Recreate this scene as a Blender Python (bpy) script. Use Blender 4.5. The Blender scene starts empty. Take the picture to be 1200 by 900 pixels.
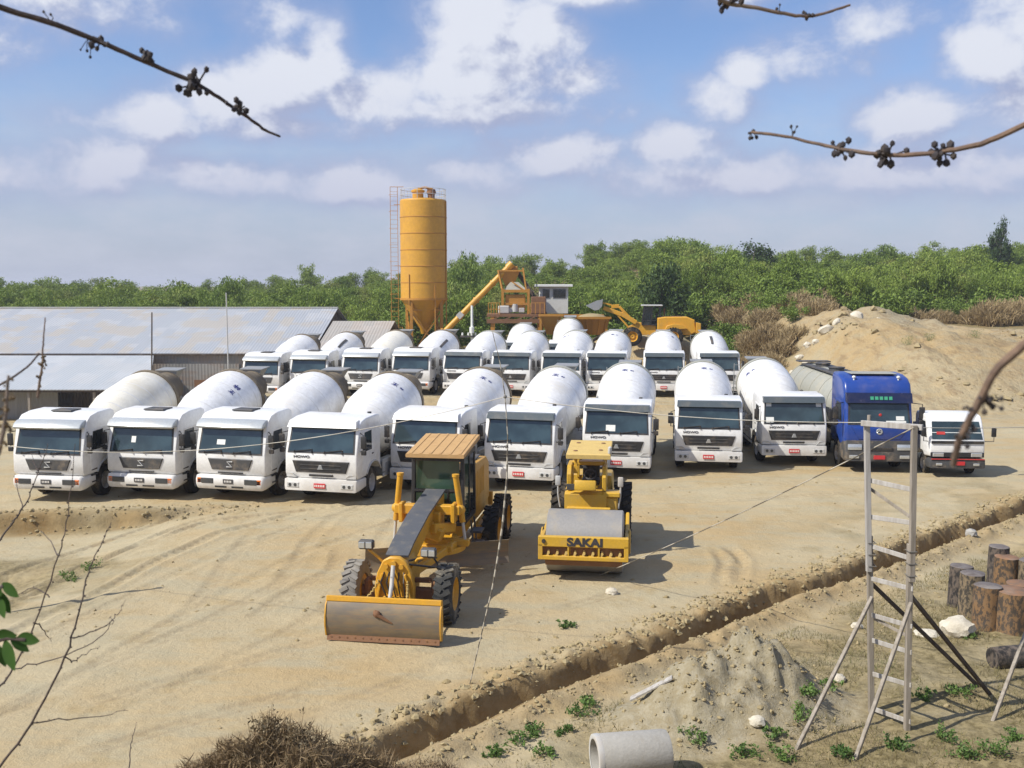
import bpy, bmesh, math, random
import numpy as np
from mathutils import Vector, Matrix, noise as mnoise

R = math.radians
PI = math.pi
rnd = random.Random(7)
SC = bpy.context.scene
COL = SC.collection

# ------------------------------------------------------------------ survey
# the photograph was measured once; these turn a sighting line into a place
CAM_Z = 7.0
FPX = 1167.0
PITCH = math.atan((450 - 335) / FPX)
CP, SP = math.cos(PITCH), math.sin(PITCH)


def sight(px, py):
    xc = (px - 600) / FPX
    yc = (450 - py) / FPX
    return Vector((xc, CP + yc * SP, -SP + yc * CP))


def at(px, py, Y):
    d = sight(px, py)
    t = Y / d.y
    return Vector((d.x * t, Y, CAM_Z + d.z * t))


def flat(px, py, z=0.0):
    d = sight(px, py)
    t = (z - CAM_Z) / d.z
    return Vector((d.x * t, d.y * t, z))


# ------------------------------------------------------------------ numpy noise
def _hash(ix, iy, seed):
    h = (ix.astype(np.int64) * 374761393 + iy.astype(np.int64) * 668265263 + seed * 974634777) & 0x7fffffff
    h = ((h ^ (h >> 13)) * 1274126177) & 0x7fffffff
    h = h ^ (h >> 16)
    return (h & 0xffff) / 65535.0


def vnoise(x, y, seed=0):
    ix = np.floor(x); iy = np.floor(y)
    fx = x - ix; fy = y - iy
    fx = fx * fx * (3 - 2 * fx); fy = fy * fy * (3 - 2 * fy)
    a = _hash(ix, iy, seed); b = _hash(ix + 1, iy, seed)
    c = _hash(ix, iy + 1, seed); d = _hash(ix + 1, iy + 1, seed)
    return a + (b - a) * fx + (c - a) * fy + (a - b - c + d) * fx * fy


def fbm(x, y, oct=4, seed=0):
    s = 0; a = 0.5; t = 0
    for k in range(oct):
        s = s + a * vnoise(x * 2 ** k + 17.3 * k, y * 2 ** k - 9.1 * k, seed + k)
        t += a; a *= 0.5
    return s / t


def sstep(a, b, x):
    t = np.clip((x - a) / (b - a), 0, 1)
    return t * t * (3 - 2 * t)


def polydist(X, Y, pts):
    """distance to a polyline, the arc length along it and the side (+ = left of its direction)"""
    best = np.full(X.shape, 1e9); arc = np.zeros(X.shape); side = np.zeros(X.shape)
    s0 = 0
    for (x0, y0), (x1, y1) in zip(pts[:-1], pts[1:]):
        dx, dy = x1 - x0, y1 - y0
        L = math.hypot(dx, dy)
        t = np.clip(((X - x0) * dx + (Y - y0) * dy) / (L * L), 0, 1)
        d = np.hypot(X - x0 - t * dx, Y - y0 - t * dy)
        sg = np.sign(dx * (Y - y0) - dy * (X - x0))
        m = d < best
        best = np.where(m, d, best); arc = np.where(m, s0 + t * L, arc); side = np.where(m, sg, side)
        s0 += L
    return best, arc, side


# ------------------------------------------------------------------ terrain
def gpts(lst, z=0.0):
    return [tuple(flat(px, py, z)[:2]) for px, py in lst]


LIP = gpts([(380, 935), (470, 893), (560, 850), (630, 817), (682, 799), (735, 779), (780, 762), (867, 727), (933, 698),
            (1000, 680), (1073, 651), (1140, 624), (1200, 603), (1290, 572)])
TRACKS = [gpts(l) for l in (
    [(-60, 790), (0, 750), (60, 716), (120, 692), (180, 660), (260, 625), (360, 600)],
    [(-40, 860), (60, 810), (200, 730), (350, 650), (480, 605), (560, 575)],
    [(20, 905), (150, 830), (330, 745), (420, 690), (440, 640), (470, 600)],
    [(60, 890), (200, 850), (340, 812), (440, 780), (560, 742), (700, 700), (830, 660)],
    [(130, 905), (260, 868), (400, 825), (520, 775), (620, 745)],
    [(205, 735), (235, 700), (270, 655), (300, 622)],
    [(280, 735), (330, 700), (390, 668), (400, 640)],
    [(560, 640), (640, 600), (760, 590), (900, 585), (1040, 575), (1200, 570)],
    [(620, 600), (760, 575), (900, 565), (1100, 562), (1200, 555)],
    [(840, 690), (850, 660), (838, 640)], [(862, 685), (868, 655), (850, 636)],
    [(-30, 700), (100, 650), (240, 612), (420, 592), (600, 588)],
)]
TRACK_GAUGE = [1.9, 2.0, 1.9, 1.8, 0, 0.0, 0, 2.0, 0, 0, 0, 1.8]


def H(X, Y, detail=True):
    X = np.asarray(X, float); Y = np.asarray(Y, float)
    z = -0.15 * sstep(40, 60, Y)
    z = z - 0.55 * sstep(-6, -24, X) * sstep(42, 62, Y)
    z = z - 1.7 * sstep(-18.8, -22.5, X) * sstep(43, 57, Y) * (1 - sstep(92, 104, Y))
    z = z + 0.13 * sstep(78, 92, Y)
    # rising country behind the yard
    u = np.clip((X + 70) / 140, 0, 1)
    slope = 0.036 + 0.034 * sstep(0.0, 0.6, u)
    z = z + slope * np.clip(Y - 88, 0, 108)
    z = z + 1.6 * (fbm(X / 40, Y / 40, 3, 5) - 0.5) * sstep(95, 130, Y)
    z = z + 3 * sstep(900, 2500, Y) * fbm(X / 300, Y / 500, 3, 6)
    # the dug sand bank on the right
    foot = 53.5 - 2.5 * sstep(20, 40, X) + 3.5 * (fbm(X / 6, Y / 30, 3, 11) - 0.5)
    rise = sstep(0, 1, (Y - foot) / (19 + 4 * (fbm(X / 9, Y / 9, 2, 12) - .5)))
    bx = sstep(18.5, 27, X + 2.5 * (fbm(X / 5, Y / 5, 3, 13) - .5) + (Y - 60) * 0.06)
    z = z + (4.5 - 1.4 * sstep(29, 38, X)) * rise * bx * (1 - 0.25 * sstep(84, 120, Y))
    z = z + 1.5 * bx * rise * (fbm(X / 3.0, Y / 4.5, 5, 14) - 0.5) * (1 - sstep(78, 90, Y))
    # ramp of aggregate the loader works from
    z = z + 3.2 * np.exp(-(((X - 11.2) / 5.5) ** 4)) * np.exp(-(((Y - 86.5) / 5.2) ** 4))
    z = z + bx * rise * (0.8 * (fbm(X / 1.6, Y / 2.6, 4, 18) - 0.5) - .35 * sstep(.55, .75, fbm(X / 1.1, Y / 3.0, 3, 19))) * (1 - sstep(78, 90, Y))
    for (px, py, yy, hh, rx, ry) in ((1026, 366, 80, .75, 3.4, 3.2), (1090, 372, 84, .7, 5, 4)):
        c = at(px, py, yy)
        z = z + hh * np.exp(-((X - c.x) / rx) ** 2 - ((Y - c.y) / ry) ** 2)
    # bank the photographer stands on
    nb = 5.35 * (1 - sstep(1.5, 12.6, Y + 0.8 * (fbm(X / 2, Y / 2, 3, 15) - .5)))
    z = z + nb * (1 - 0.5 * sstep(25, 60, np.abs(X)))
    # gentle unevenness of the yard
    z = z + 0.16 * (fbm(X / 7, Y / 7, 3, 21) - 0.5)
    near = (1 - sstep(45, 60, Y)) * sstep(10, 14, Y)
    if detail:
        z = z + near * 0.045 * (fbm(X / 0.7, Y / 0.7, 4, 22) - 0.5)
    # low earth steps on the left
    e = fbm(X / 1.6, Y / 1.6, 3, 31) - .5
    fade = sstep(-8.5, -13, X)
    l1 = np.interp(X, [-40, -16, -9], [flat(0, 607)[1], flat(0, 609)[1], flat(0, 598)[1]])
    z = z - 0.46 * fade * (1 - sstep(-0.12, 0.22, Y - l1 + 0.7 * e)) * sstep(18, 24, Y)
    z = z + 0.14 * fade * np.exp(-((Y - l1 - .5 + .7 * e) / .5) ** 2)
    l2 = flat(0, 655)[1]
    z = z - 0.2 * sstep(-11, -13.5, X) * (1 - sstep(-0.1, 0.2, Y - l2 + 0.8 * e)) * sstep(17, 20, Y)
    # tyre ruts
    if detail:
        for k, (pts, gauge) in enumerate(zip(TRACKS, TRACK_GAUGE)):
            d, arc, side = polydist(X, Y, pts)
            tot = sum(math.hypot(b[0] - a[0], b[1] - a[1]) for a, b in zip(pts[:-1], pts[1:]))
            ends = sstep(0, 1.0, arc) * (1 - sstep(tot - 1.0, tot, arc))
            sd = d * side
            amp = (0.5 + 0.9 * fbm(X / 3, Y / 3, 2, 40 + k)) * ends
            for off in ((0,) if gauge == 0 else (0, gauge)):
                q = sd - off + 0.10 * (fbm(X / 1.5, Y / 1.5, 2, 60 + k) - .5)
                dep = 0.075 if k in (0, 9, 10, 11) else 0.024
                tread = 0.6 + 0.4 * np.sin(arc * 2 * PI / 0.34 + np.sign(q) * 1.2)
                z = z - dep * amp * np.exp(-(q / .15) ** 4) * tread
                z = z + dep * .45 * amp * np.exp(-((np.abs(q) - .27) / .09) ** 2)
    # the trench and its spoil
    d, arc, side = polydist(X, Y, LIP)
    sd = d * side                     # 0 at the near lip, + towards the yard
    wob = 0.30 * (fbm(X / 0.8, Y / 0.8, 3, 51) - .5)
    wid = 0.66 + 0.22 * (fbm(arc / 2.0, arc * 0, 2, 52) - .5)
    cut = sstep(0.0, 0.16, sd + wob * .35) * (1 - sstep(wid - 0.06, wid + .10, sd + wob))
    dep = 0.62 + .22 * (fbm(arc / 1.5, arc * 0 + 3, 2, 53) - .5)
    tr = sstep(10, 13, Y)
    z = z - cut * dep * tr
    lump = fbm(X / 0.28, Y / 0.28, 3, 54)
    z = z + tr * 0.20 * np.exp(-((sd + .38) / .26) ** 2) * (0.3 + 1.2 * lump) * (1 - cut)
    z = z + tr * 0.14 * np.exp(-((sd - wid - .36) / .34) ** 2) * (lump * 2.0 - .45) * (1 - cut)
    # heap of gravelly spoil beside the trench
    for (px, py, hh, rx, ry) in ((850, 830, .95, 1.2, .95), (905, 815, .62, .95, .8), (800, 850, .42, .9, .7)):
        c = flat(px, py)
        q = np.sqrt(((X - c.x) / rx) ** 2 + ((Y - c.y) / ry) ** 2)
        z = z + hh * (1 - sstep(0, 1.55, q)) * (0.75 + .9 * (fbm(X / .30, Y / .42, 4, 56) - .3))
    # lumpy rough ground right of the trench
    if detail:
        rough = sstep(-0.3, -1.2, sd) * tr * (1 - sstep(30, 40, Y))
        z = z + rough * 0.16 * (fbm(X / .6, Y / .6, 4, 57) - .5)
    return z


def hz(x, y):
    return float(H(np.array([x]), np.array([y]))[0])


def ground(px, py):
    """where the sighting line meets the terrain"""
    d = sight(px, py)
    t = np.linspace(8, 140, 4000) / d.y
    zs = CAM_Z + d.z * t
    g = H(d.x * t, d.y * t)
    i = int(np.argmax(zs <= g))
    return Vector((d.x * t[i], d.y * t[i], float(g[i])))


# ------------------------------------------------------------------ scene objects
def tag(o, label=None, cat=None, group=None, kind=None):
    if label: o['label'] = label
    if cat: o['category'] = cat
    if group: o['group'] = group
    if kind: o['kind'] = kind
    return o


def thing(name, label, cat, loc=(0, 0, 0), rz=0.0, group=None):
    o = bpy.data.objects.new(name, None)
    COL.objects.link(o)
    o.empty_display_size = 0.3
    o.location = loc
    o.rotation_euler = (0, 0, rz)
    return tag(o, label, cat, group)


def link(name, me, mat, parent=None):
    o = bpy.data.objects.new(name, me)
    COL.objects.link(o)
    if mat is not None:
        me.materials.append(mat)
    if parent is not None:
        o.parent = parent
    return o


def copy_tree(o, parent=None):
    c = o.copy()
    COL.objects.link(c)
    if parent is not None:
        c.parent = parent
    for ch in list(o.children):
        copy_tree(ch, c)
    return c


class MB:
    """collects shapes into one mesh"""

    def __init__(self):
        self.bm = bmesh.new()

    def box(self, c, s, rot=None, bev=0.0, seg=1):
        bm2 = bmesh.new()
        bmesh.ops.create_cube(bm2, size=1.0)
        bmesh.ops.scale(bm2, vec=Vector(s), verts=bm2.verts)
        if bev > 0:
            bmesh.ops.bevel(bm2, geom=list(bm2.edges), offset=min(bev, min(s) * .45), segments=seg, profile=0.5, affect='EDGES')
        M = Matrix.Translation(Vector(c))
        if rot is not None:
            M = M @ (rot.to_4x4() if isinstance(rot, Matrix) else Matrix.Rotation(rot[0], 4, 'X') @ Matrix.Rotation(rot[1], 4, 'Y') @ Matrix.Rotation(rot[2], 4, 'Z'))
        bmesh.ops.transform(bm2, matrix=M, verts=bm2.verts)
        self._merge(bm2)
        return self

    def _merge(self, bm2):
        me = bpy.data.meshes.new('tmp')
        bm2.to_mesh(me); bm2.free()
        self.bm.from_mesh(me)
        bpy.data.meshes.remove(me)

    def beam(self, a, b, w, h, bev=0.0, up=(0, 0, 1)):
        a = Vector(a); b = Vector(b)
        d = (b - a); L = d.length; d.normalize()
        u = Vector(up)
        if abs(d.dot(u)) > .98: u = Vector((0, 1, 0))
        x = d.cross(u).normalized(); z = x.cross(d)
        rot = Matrix((x, d, z)).transposed()
        return self.box((a + b) / 2, (w, L, h), rot, bev)

    def prism(self, prof, x0, x1, bev=0.0, seg=2, axis='x'):
        """profile of (y,z) pairs pushed along x (or (x,z) along y, (x,y) along z)"""
        bm2 = bmesh.new()
        def P(t, a, b):
            return (t, a, b) if axis == 'x' else ((a, t, b) if axis == 'y' else (a, b, t))
        A = [bm2.verts.new(P(x0, a, b)) for a, b in prof]
        B = [bm2.verts.new(P(x1, a, b)) for a, b in prof]
        n = len(prof)
        f1 = bm2.faces.new(A); f2 = bm2.faces.new(B[::-1])
        for i in range(n):
            j = (i + 1) % n
            bm2.faces.new((A[j], A[i], B[i], B[j]))
        bmesh.ops.recalc_face_normals(bm2, faces=bm2.faces)
        if bev > 0:
            es = list(f1.edges) + list(f2.edges)
            bmesh.ops.bevel(bm2, geom=es, offset=bev, segments=seg, profile=0.5, affect='EDGES', clamp_overlap=True)
        self._merge(bm2)
        return self

    def hexa(self, v8):
        """8 corners: four of one face in order, then the four opposite"""
        vs = [self.bm.verts.new(v) for v in v8]
        fs = [self.bm.faces.new([vs[i] for i in f]) for f in ((0, 1, 2, 3), (7, 6, 5, 4), (0, 4, 5, 1), (1, 5, 6, 2), (2, 6, 7, 3), (3, 7, 4, 0))]
        bmesh.ops.recalc_face_normals(self.bm, faces=fs)
        return self

    def slab(self, quad, t, n=None):
        q = [Vector(p) for p in quad]
        if n is None:
            n = (q[1] - q[0]).cross(q[3] - q[0]).normalized()
        n = Vector(n)
        return self.hexa([p - n * t / 2 for p in q] + [p + n * t / 2 for p in q])

    def tube(self, pts, r, seg=8, cap=True):
        pts = [Vector(p) for p in pts]
        n = len(pts)
        rs = r if isinstance(r, (list, tuple)) else [r] * n
        rings = []
        ref = None
        for i, p in enumerate(pts):
            d = (pts[min(i + 1, n - 1)] - pts[max(i - 1, 0)]).normalized()
            if ref is None:
                ref = Vector((0, 0, 1)) if abs(d.z) < .9 else Vector((1, 0, 0))
            u = (ref - d * ref.dot(d))
            if u.length < 1e-4:
                u = d.orthogonal()
            u.normalize(); ref = u
            v = d.cross(u)
            rings.append([self.bm.verts.new(p + rs[i] * (math.cos(2 * PI * k / seg) * u + math.sin(2 * PI * k / seg) * v)) for k in range(seg)])
        for a, b in zip(rings[:-1], rings[1:]):
            for k in range(seg):
                self.bm.faces.new((a[k], a[(k + 1) % seg], b[(k + 1) % seg], b[k]))
        if cap:
            self.bm.faces.new(rings[0][::-1]); self.bm.faces.new(rings[-1])
        return self

    def cyl(self, a, b, r, seg=16):
        return self.tube([a, b], [r, r] if not isinstance(r, (list, tuple)) else list(r), seg)

    def lathe(self, prof, o=(0, 0, 0), d=(0, 1, 0), seg=32, a0=0.0, a1=2 * PI, closed=False):
        """profile of (t, r): t along d from o"""
        o = Vector(o); d = Vector(d).normalized()
        u = Vector((0, 0, 1)) if abs(d.z) < .9 else Vector((1, 0, 0))
        u = (u - d * u.dot(d)).normalized(); v = d.cross(u)
        full = abs(a1 - a0 - 2 * PI) < 1e-6
        m = seg if full else seg + 1
        rings = []
        for t, r in prof:
            if r < 1e-5 and full:
                rings.append([self.bm.verts.new(o + d * t)] * m)
            else:
                rings.append([self.bm.verts.new(o + d * t + r * (math.cos(a0 + (a1 - a0) * k / seg) * u + math.sin(a0 + (a1 - a0) * k / seg) * v)) for k in range(m)])
        pairs = list(zip(rings[:-1], rings[1:]))
        if closed: pairs.append((rings[-1], rings[0]))
        for a, b in pairs:
            for k in range(seg):
                k2 = (k + 1) % m
                f = []
                for w in (a[k], a[k2], b[k2], b[k]):
                    if w not in f: f.append(w)
                if len(f) >= 3:
                    try: self.bm.faces.new(f)
                    except ValueError: pass
        return self

    def ball(self, c, r, sub=1, sc=(1, 1, 1), jit=0.0, rn=rnd):
        bm2 = bmesh.new()
        bmesh.ops.create_icosphere(bm2, subdivisions=sub, radius=r)
        for v in bm2.verts:
            k = 1 + jit * (rn.random() - .5) * 2
            v.co = Vector((v.co.x * sc[0] * k, v.co.y * sc[1] * k, v.co.z * sc[2] * k)) + Vector(c)
        self._merge(bm2)
        return self

    def face(self, pts):
        self.bm.faces.new([self.bm.verts.new(p) for p in pts])
        return self

    def obj(self, name, mat, parent=None, smooth=35, bevel=0.0, fixn=True):
        if fixn:
            bmesh.ops.recalc_face_normals(self.bm, faces=self.bm.faces)
        me = bpy.data.meshes.new(name)
        self.bm.to_mesh(me); self.bm.free()
        if smooth:
            me.polygons.foreach_set('use_smooth', [True] * len(me.polygons))
            me.set_sharp_from_angle(angle=R(smooth))
        o = link(name, me, mat, parent)
        return o


def npmesh(name, V, F, mat, parent=None, smooth=False):
    """V (n,3) float, F (m,k) int, all faces of k corners"""
    me = bpy.data.meshes.new(name)
    V = np.asarray(V, np.float32); F = np.asarray(F, np.int32)
    me.vertices.add(len(V)); me.vertices.foreach_set('co', V.ravel())
    m, k = F.shape
    me.loops.add(m * k); me.loops.foreach_set('vertex_index', F.ravel())
    me.polygons.add(m)
    me.polygons.foreach_set('loop_start', np.arange(0, m * k, k, dtype=np.int32))
    me.polygons.foreach_set('use_smooth', np.full(m, smooth))
    me.update(calc_edges=True)
    me.validate()
    return link(name, me, mat, parent)


# ------------------------------------------------------------------ materials
class NT:
    def __init__(self, nt):
        self.nt = nt

    def n(self, typ, **kw):
        x = self.nt.nodes.new(typ)
        for k, v in kw.items():
            if k.startswith('i_'):
                key = k[2:]
                key = int(key) if key.isdigit() else key.replace('_', ' ')
                self.set(x.inputs[key], v)
            else:
                setattr(x, k, v)
        return x

    def set(self, sock, v):
        if isinstance(v, bpy.types.NodeSocket):
            self.nt.links.new(v, sock)
        elif isinstance(v, bpy.types.Node):
            self.nt.links.new(v.outputs[0], sock)
        else:
            sock.default_value = v

    def math(self, op, a, b=None, c=None, clamp=False):
        x = self.n('ShaderNodeMath', operation=op, use_clamp=clamp)
        self.set(x.inputs[0], a)
        if b is not None: self.set(x.inputs[1], b)
        if c is not None: self.set(x.inputs[2], c)
        return x.outputs[0]

    def vmath(self, op, a, b=None):
        x = self.n('ShaderNodeVectorMath', operation=op)
        self.set(x.inputs[0], a)
        if b is not None: self.set(x.inputs[1], b)
        return x.outputs[1] if op in ('LENGTH', 'DISTANCE', 'DOT_PRODUCT') else x.outputs[0]

    def noise(self, vec, scale, detail=4, rough=.55, dist=0.0):
        x = self.n('ShaderNodeTexNoise')
        self.set(x.inputs['Vector'], vec)
        x.inputs['Scale'].default_value = scale
        x.inputs['Detail'].default_value = detail
        x.inputs['Roughness'].default_value = rough
        x.inputs['Distortion'].default_value = dist
        return x.outputs[0]

    def ramp(self, fac, a, b, lo=0.0, hi=1.0):
        x = self.n('ShaderNodeMapRange', interpolation_type='SMOOTHSTEP')
        self.set(x.inputs[0], fac)
        for i, v in enumerate((a, b, lo, hi)): x.inputs[i + 1].default_value = v
        return x.outputs[0]

    def mix(self, fac, a, b, mode='MIX'):
        x = self.n('ShaderNodeMix', data_type='RGBA', blend_type=mode)
        self.set(x.inputs[0], fac)
        def c(v):
            return (*v, 1.0) if isinstance(v, (tuple, list)) and len(v) == 3 else v
        self.set(x.inputs[6], c(a)); self.set(x.inputs[7], c(b))
        return x.outputs[2]

    def mapping(self, vec, scale=(1, 1, 1), loc=(0, 0, 0), rot=(0, 0, 0)):
        x = self.n('ShaderNodeMapping')
        self.set(x.inputs[0], vec)
        x.inputs['Scale'].default_value = scale
        x.inputs['Location'].default_value = loc
        x.inputs['Rotation'].default_value = rot
        return x.outputs[0]


def new_mat(name):
    m = bpy.data.materials.new(name)
    m.use_nodes = True
    nt = m.node_tree
    b = nt.nodes['Principled BSDF']
    T = NT(nt)
    tc = T.n('ShaderNodeTexCoord')
    return m, T, b, tc


def setcol(T, b, col):
    T.set(b.inputs['Base Color'], (*col, 1.0) if isinstance(col, (tuple, list)) else col)


def paint(name, col, rough=.4, metal=0.0, dirt=(.36, .27, .17), dirt_amt=.35, scale=2.2, spec=.5, bump=0.0, low=0.0, streak=0.0, var=.12, coat=0.0):
    """painted or plain surface with dust, faint unevenness and optional run-down streaks"""
    m, T, b, tc = new_mat(name)
    o = tc.outputs['Object']
    info = T.n('ShaderNodeObjectInfo')
    off = T.vmath('ADD', o, T.math('MULTIPLY', info.outputs['Random'], 37.0))
    n1 = T.noise(off, scale, 6, .62)
    n2 = T.noise(off, scale * 7.3, 4, .6)
    f = T.ramp(n1, .46, .74)
    f = T.math('MULTIPLY', f, T.ramp(n2, .25, .7, .35, 1.0))
    if low > 0:
        sep = T.n('ShaderNodeSeparateXYZ'); T.set(sep.inputs[0], o)
        f = T.math('MAXIMUM', f, T.math('MULTIPLY', T.ramp(sep.outputs[2], low, low * .25), T.ramp(n1, .3, .6, .3, 1.0)))
    if streak > 0:
        st = T.noise(T.mapping(off, (9, 9, .6)), 1.0, 5, .6)
        f = T.math('MAXIMUM', f, T.ramp(st, .55, .8, 0, streak))
    f = T.math('MULTIPLY', f, dirt_amt)
    v = T.ramp(n2, .2, .8, 1 - var, 1 + var * .3)
    cc = T.mix(1.0, col, v, 'MULTIPLY')
    setcol(T, b, T.mix(f, cc, dirt))
    T.set(b.inputs['Roughness'], T.math('MULTIPLY_ADD', f, .5, rough, clamp=True))
    b.inputs['Metallic'].default_value = metal
    b.inputs['Specular IOR Level'].default_value = spec
    b.inputs['Coat Weight'].default_value = coat
    if bump > 0:
        bp = T.n('ShaderNodeBump'); bp.inputs['Strength'].default_value = bump; bp.inputs['Distance'].default_value = .02
        T.set(bp.inputs['Height'], n2)
        T.set(b.inputs['Normal'], bp.outputs[0])
    return m
M = {}
DUST = (.40, .30, .19)
M['white'] = paint('white_paint', (.80, .80, .78), .34, dirt=(.36, .29, .20), dirt_amt=.45, scale=1.1, low=1.35, coat=.15)
M['drum'] = paint('white_drum_paint', (.76, .76, .755), .38, dirt=(.46, .40, .30), dirt_amt=.50, scale=.9, streak=.6, var=.16)
M['seam'] = paint('weld_seam_paint', (.68, .68, .67), .5, dirt=(.40, .34, .25), dirt_amt=.6, scale=2)
M['cream_drum'] = paint('cream_drum_paint', (.74, .71, .62), .45, dirt=(.46, .40, .28), dirt_amt=.6, scale=.9, streak=.6)
M['visor_grey'] = paint('grey_visor', (.085, .105, .115), .3, dirt=DUST, dirt_amt=.2, scale=2)
M['visor_silver'] = paint('silver_visor', (.46, .49, .50), .3, dirt=DUST, dirt_amt=.3, scale=2, metal=.2)
M['black'] = paint('black_plastic', (.022, .022, .023), .5, dirt=DUST, dirt_amt=.22, scale=3)
M['dark_grey'] = paint('dark_grey_metal', (.06, .06, .06), .55, dirt=DUST, dirt_amt=.5, scale=2.4)
M['grey'] = paint('grey_metal', (.30, .31, .31), .5, dirt=DUST, dirt_amt=.4, scale=2.0, metal=.2)
M['lightgrey'] = paint('light_grey_metal', (.52, .52, .50), .5, dirt=DUST, dirt_amt=.5, scale=1.6)
M['rubber'] = paint('tyre_rubber', (.025, .024, .023), .85, dirt=(.30, .235, .15), dirt_amt=.62, scale=2.6, spec=.2)
M['dusty_rubber'] = paint('dusty_tyre_rubber', (.05, .05, .047), .9, dirt=(.36, .31, .23), dirt_amt=.95, scale=1.6, spec=.2)
M['rim'] = paint('wheel_rim', (.42, .41, .39), .5, dirt=DUST, dirt_amt=.6, scale=3)
M['cone'] = paint('cement_caked_drum_end', (.16, .125, .08), .85, dirt=(.33, .28, .20), dirt_amt=.8, scale=3, bump=.4)
M['mark_blue'] = paint('blue_lettering', (.035, .045, .20), .5, dirt_amt=.15)
M['mark_dark'] = paint('dark_lettering', (.03, .03, .04), .5, dirt_amt=.1)
M['plate_red'] = paint('red_plate', (.55, .03, .035), .5, dirt=DUST, dirt_amt=.15, scale=4)
M['plate_ink'] = paint('plate_lettering', (.8, .76, .7), .5, dirt_amt=.1)
M['orange_lens'] = paint('orange_lens', (.72, .17, .02), .2, dirt_amt=.1)
M['lens'] = paint('lamp_lens', (.55, .57, .57), .15, dirt=DUST, dirt_amt=.2, metal=.5)
M['dark_lens'] = paint('dark_lamp_lens', (.07, .075, .08), .12, dirt=DUST, dirt_amt=.1, metal=.2)
M['paper'] = paint('white_card', (.75, .76, .72), .7, dirt_amt=.05)
M['green_text'] = paint('green_lettering', (.05, .33, .18), .5, dirt_amt=.05)
M['red'] = paint('red_stripe', (.50, .035, .03), .45, dirt=DUST, dirt_amt=.25)
M['blue'] = paint('blue_cab_paint', (.013, .052, .27), .3, dirt=DUST, dirt_amt=.16, scale=1.2, low=1.2, coat=.3)
M['blue_dark'] = paint('dark_blue_visor', (.012, .018, .06), .25, dirt=DUST, dirt_amt=.1)
M['tank'] = paint('dusty_tank_metal', (.34, .34, .29), .55, dirt=(.42, .37, .27), dirt_amt=.75, scale=1.0, streak=.5)
M['yellow'] = paint('machine_yellow', (.62, .32, .022), .45, dirt=(.30, .19, .08), dirt_amt=.5, scale=2.4, streak=.3)
M['roller_yellow'] = paint('roller_yellow', (.60, .36, .035), .42, dirt=(.34, .24, .11), dirt_amt=.55, scale=2.2, streak=.2)
M['roof_wood'] = paint('tan_cab_roof', (.52, .32, .13), .7, dirt=(.36, .21, .09), dirt_amt=.7, scale=2.6, streak=.5)
M['hatch'] = paint('canopy_yellow', (.62, .44, .14), .6, dirt=(.38, .25, .11), dirt_amt=.5, scale=3)
M['black_strip'] = paint('dark_walkway', (.085, .09, .098), .6, dirt=(.30, .25, .17), dirt_amt=.35, scale=4)
M['steel_drum'] = paint('worn_steel_drum', (.29, .28, .265), .5, dirt=(.38, .32, .23), dirt_amt=.7, scale=2.4, metal=.15)
M['plant'] = paint('orange_plant_paint', (.46, .215, .03), .5, dirt=(.25, .13, .05), dirt_amt=.5, scale=1.4, streak=.5)
M['silo'] = paint('silo_orange_paint', (.60, .31, .032), .42, dirt=(.36, .18, .04), dirt_amt=.6, scale=.6, streak=.5)
M['rust'] = paint('rusty_metal', (.20, .10, .05), .85, dirt=(.30, .17, .08), dirt_amt=.8, scale=3, bump=.3)
M['concrete'] = paint('grey_concrete', (.36, .345, .31), .9, dirt=(.25, .22, .17), dirt_amt=.6, scale=3, bump=.35, streak=.3)
M['hut'] = paint('pale_hut_wall', (.62, .62, .58), .7, dirt=(.4, .36, .28), dirt_amt=.4, scale=1.2, streak=.5)
M['stone'] = paint('pale_stone', (.60, .55, .44), .9, dirt=(.32, .26, .18), dirt_amt=.7, scale=3, bump=.8)
M['wire'] = paint('dull_wire', (.16, .15, .13), .6, dirt_amt=.2)
M['rope'] = paint('pale_rope', (.55, .52, .44), .9, dirt_amt=.4, scale=30)


def glass_mat(name, col, rough=.06):
    m, T, b, tc = new_mat(name)
    n = T.noise(tc.outputs['Object'], 1.3, 3, .5)
    setcol(T, b, T.mix(T.ramp(n, .35, .7), col, tuple(c * 1.9 for c in col)))
    b.inputs['Roughness'].default_value = rough
    b.inputs['Specular IOR Level'].default_value = .8
    return m


M['glass'] = glass_mat('windscreen_glass', (.022, .037, .042), .07)
M['glass_green'] = glass_mat('green_cab_glass', (.022, .045, .030))
M['glass_dark'] = glass_mat('dark_window_glass', (.010, .014, .016))


def steel_blade():
    m, T, b, tc = new_mat('scraped_blade_steel')
    o = tc.outputs['Object']
    n1 = T.noise(T.mapping(o, (1.2, 1, 4)), 1.6, 6, .6)
    n2 = T.noise(T.mapping(o, (.5, 1, 14)), 2.0, 5, .7)
    c = T.mix(T.ramp(n1, .35, .65), (.235, .18, .11), (.16, .138, .11))
    c = T.mix(T.ramp(n2, .5, .75, 0, .7), c, (.34, .17, .07))
    setcol(T, b, c)
    b.inputs['Roughness'].default_value = .6
    b.inputs['Metallic'].default_value = .2
    return m


M['blade'] = steel_blade()


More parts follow.
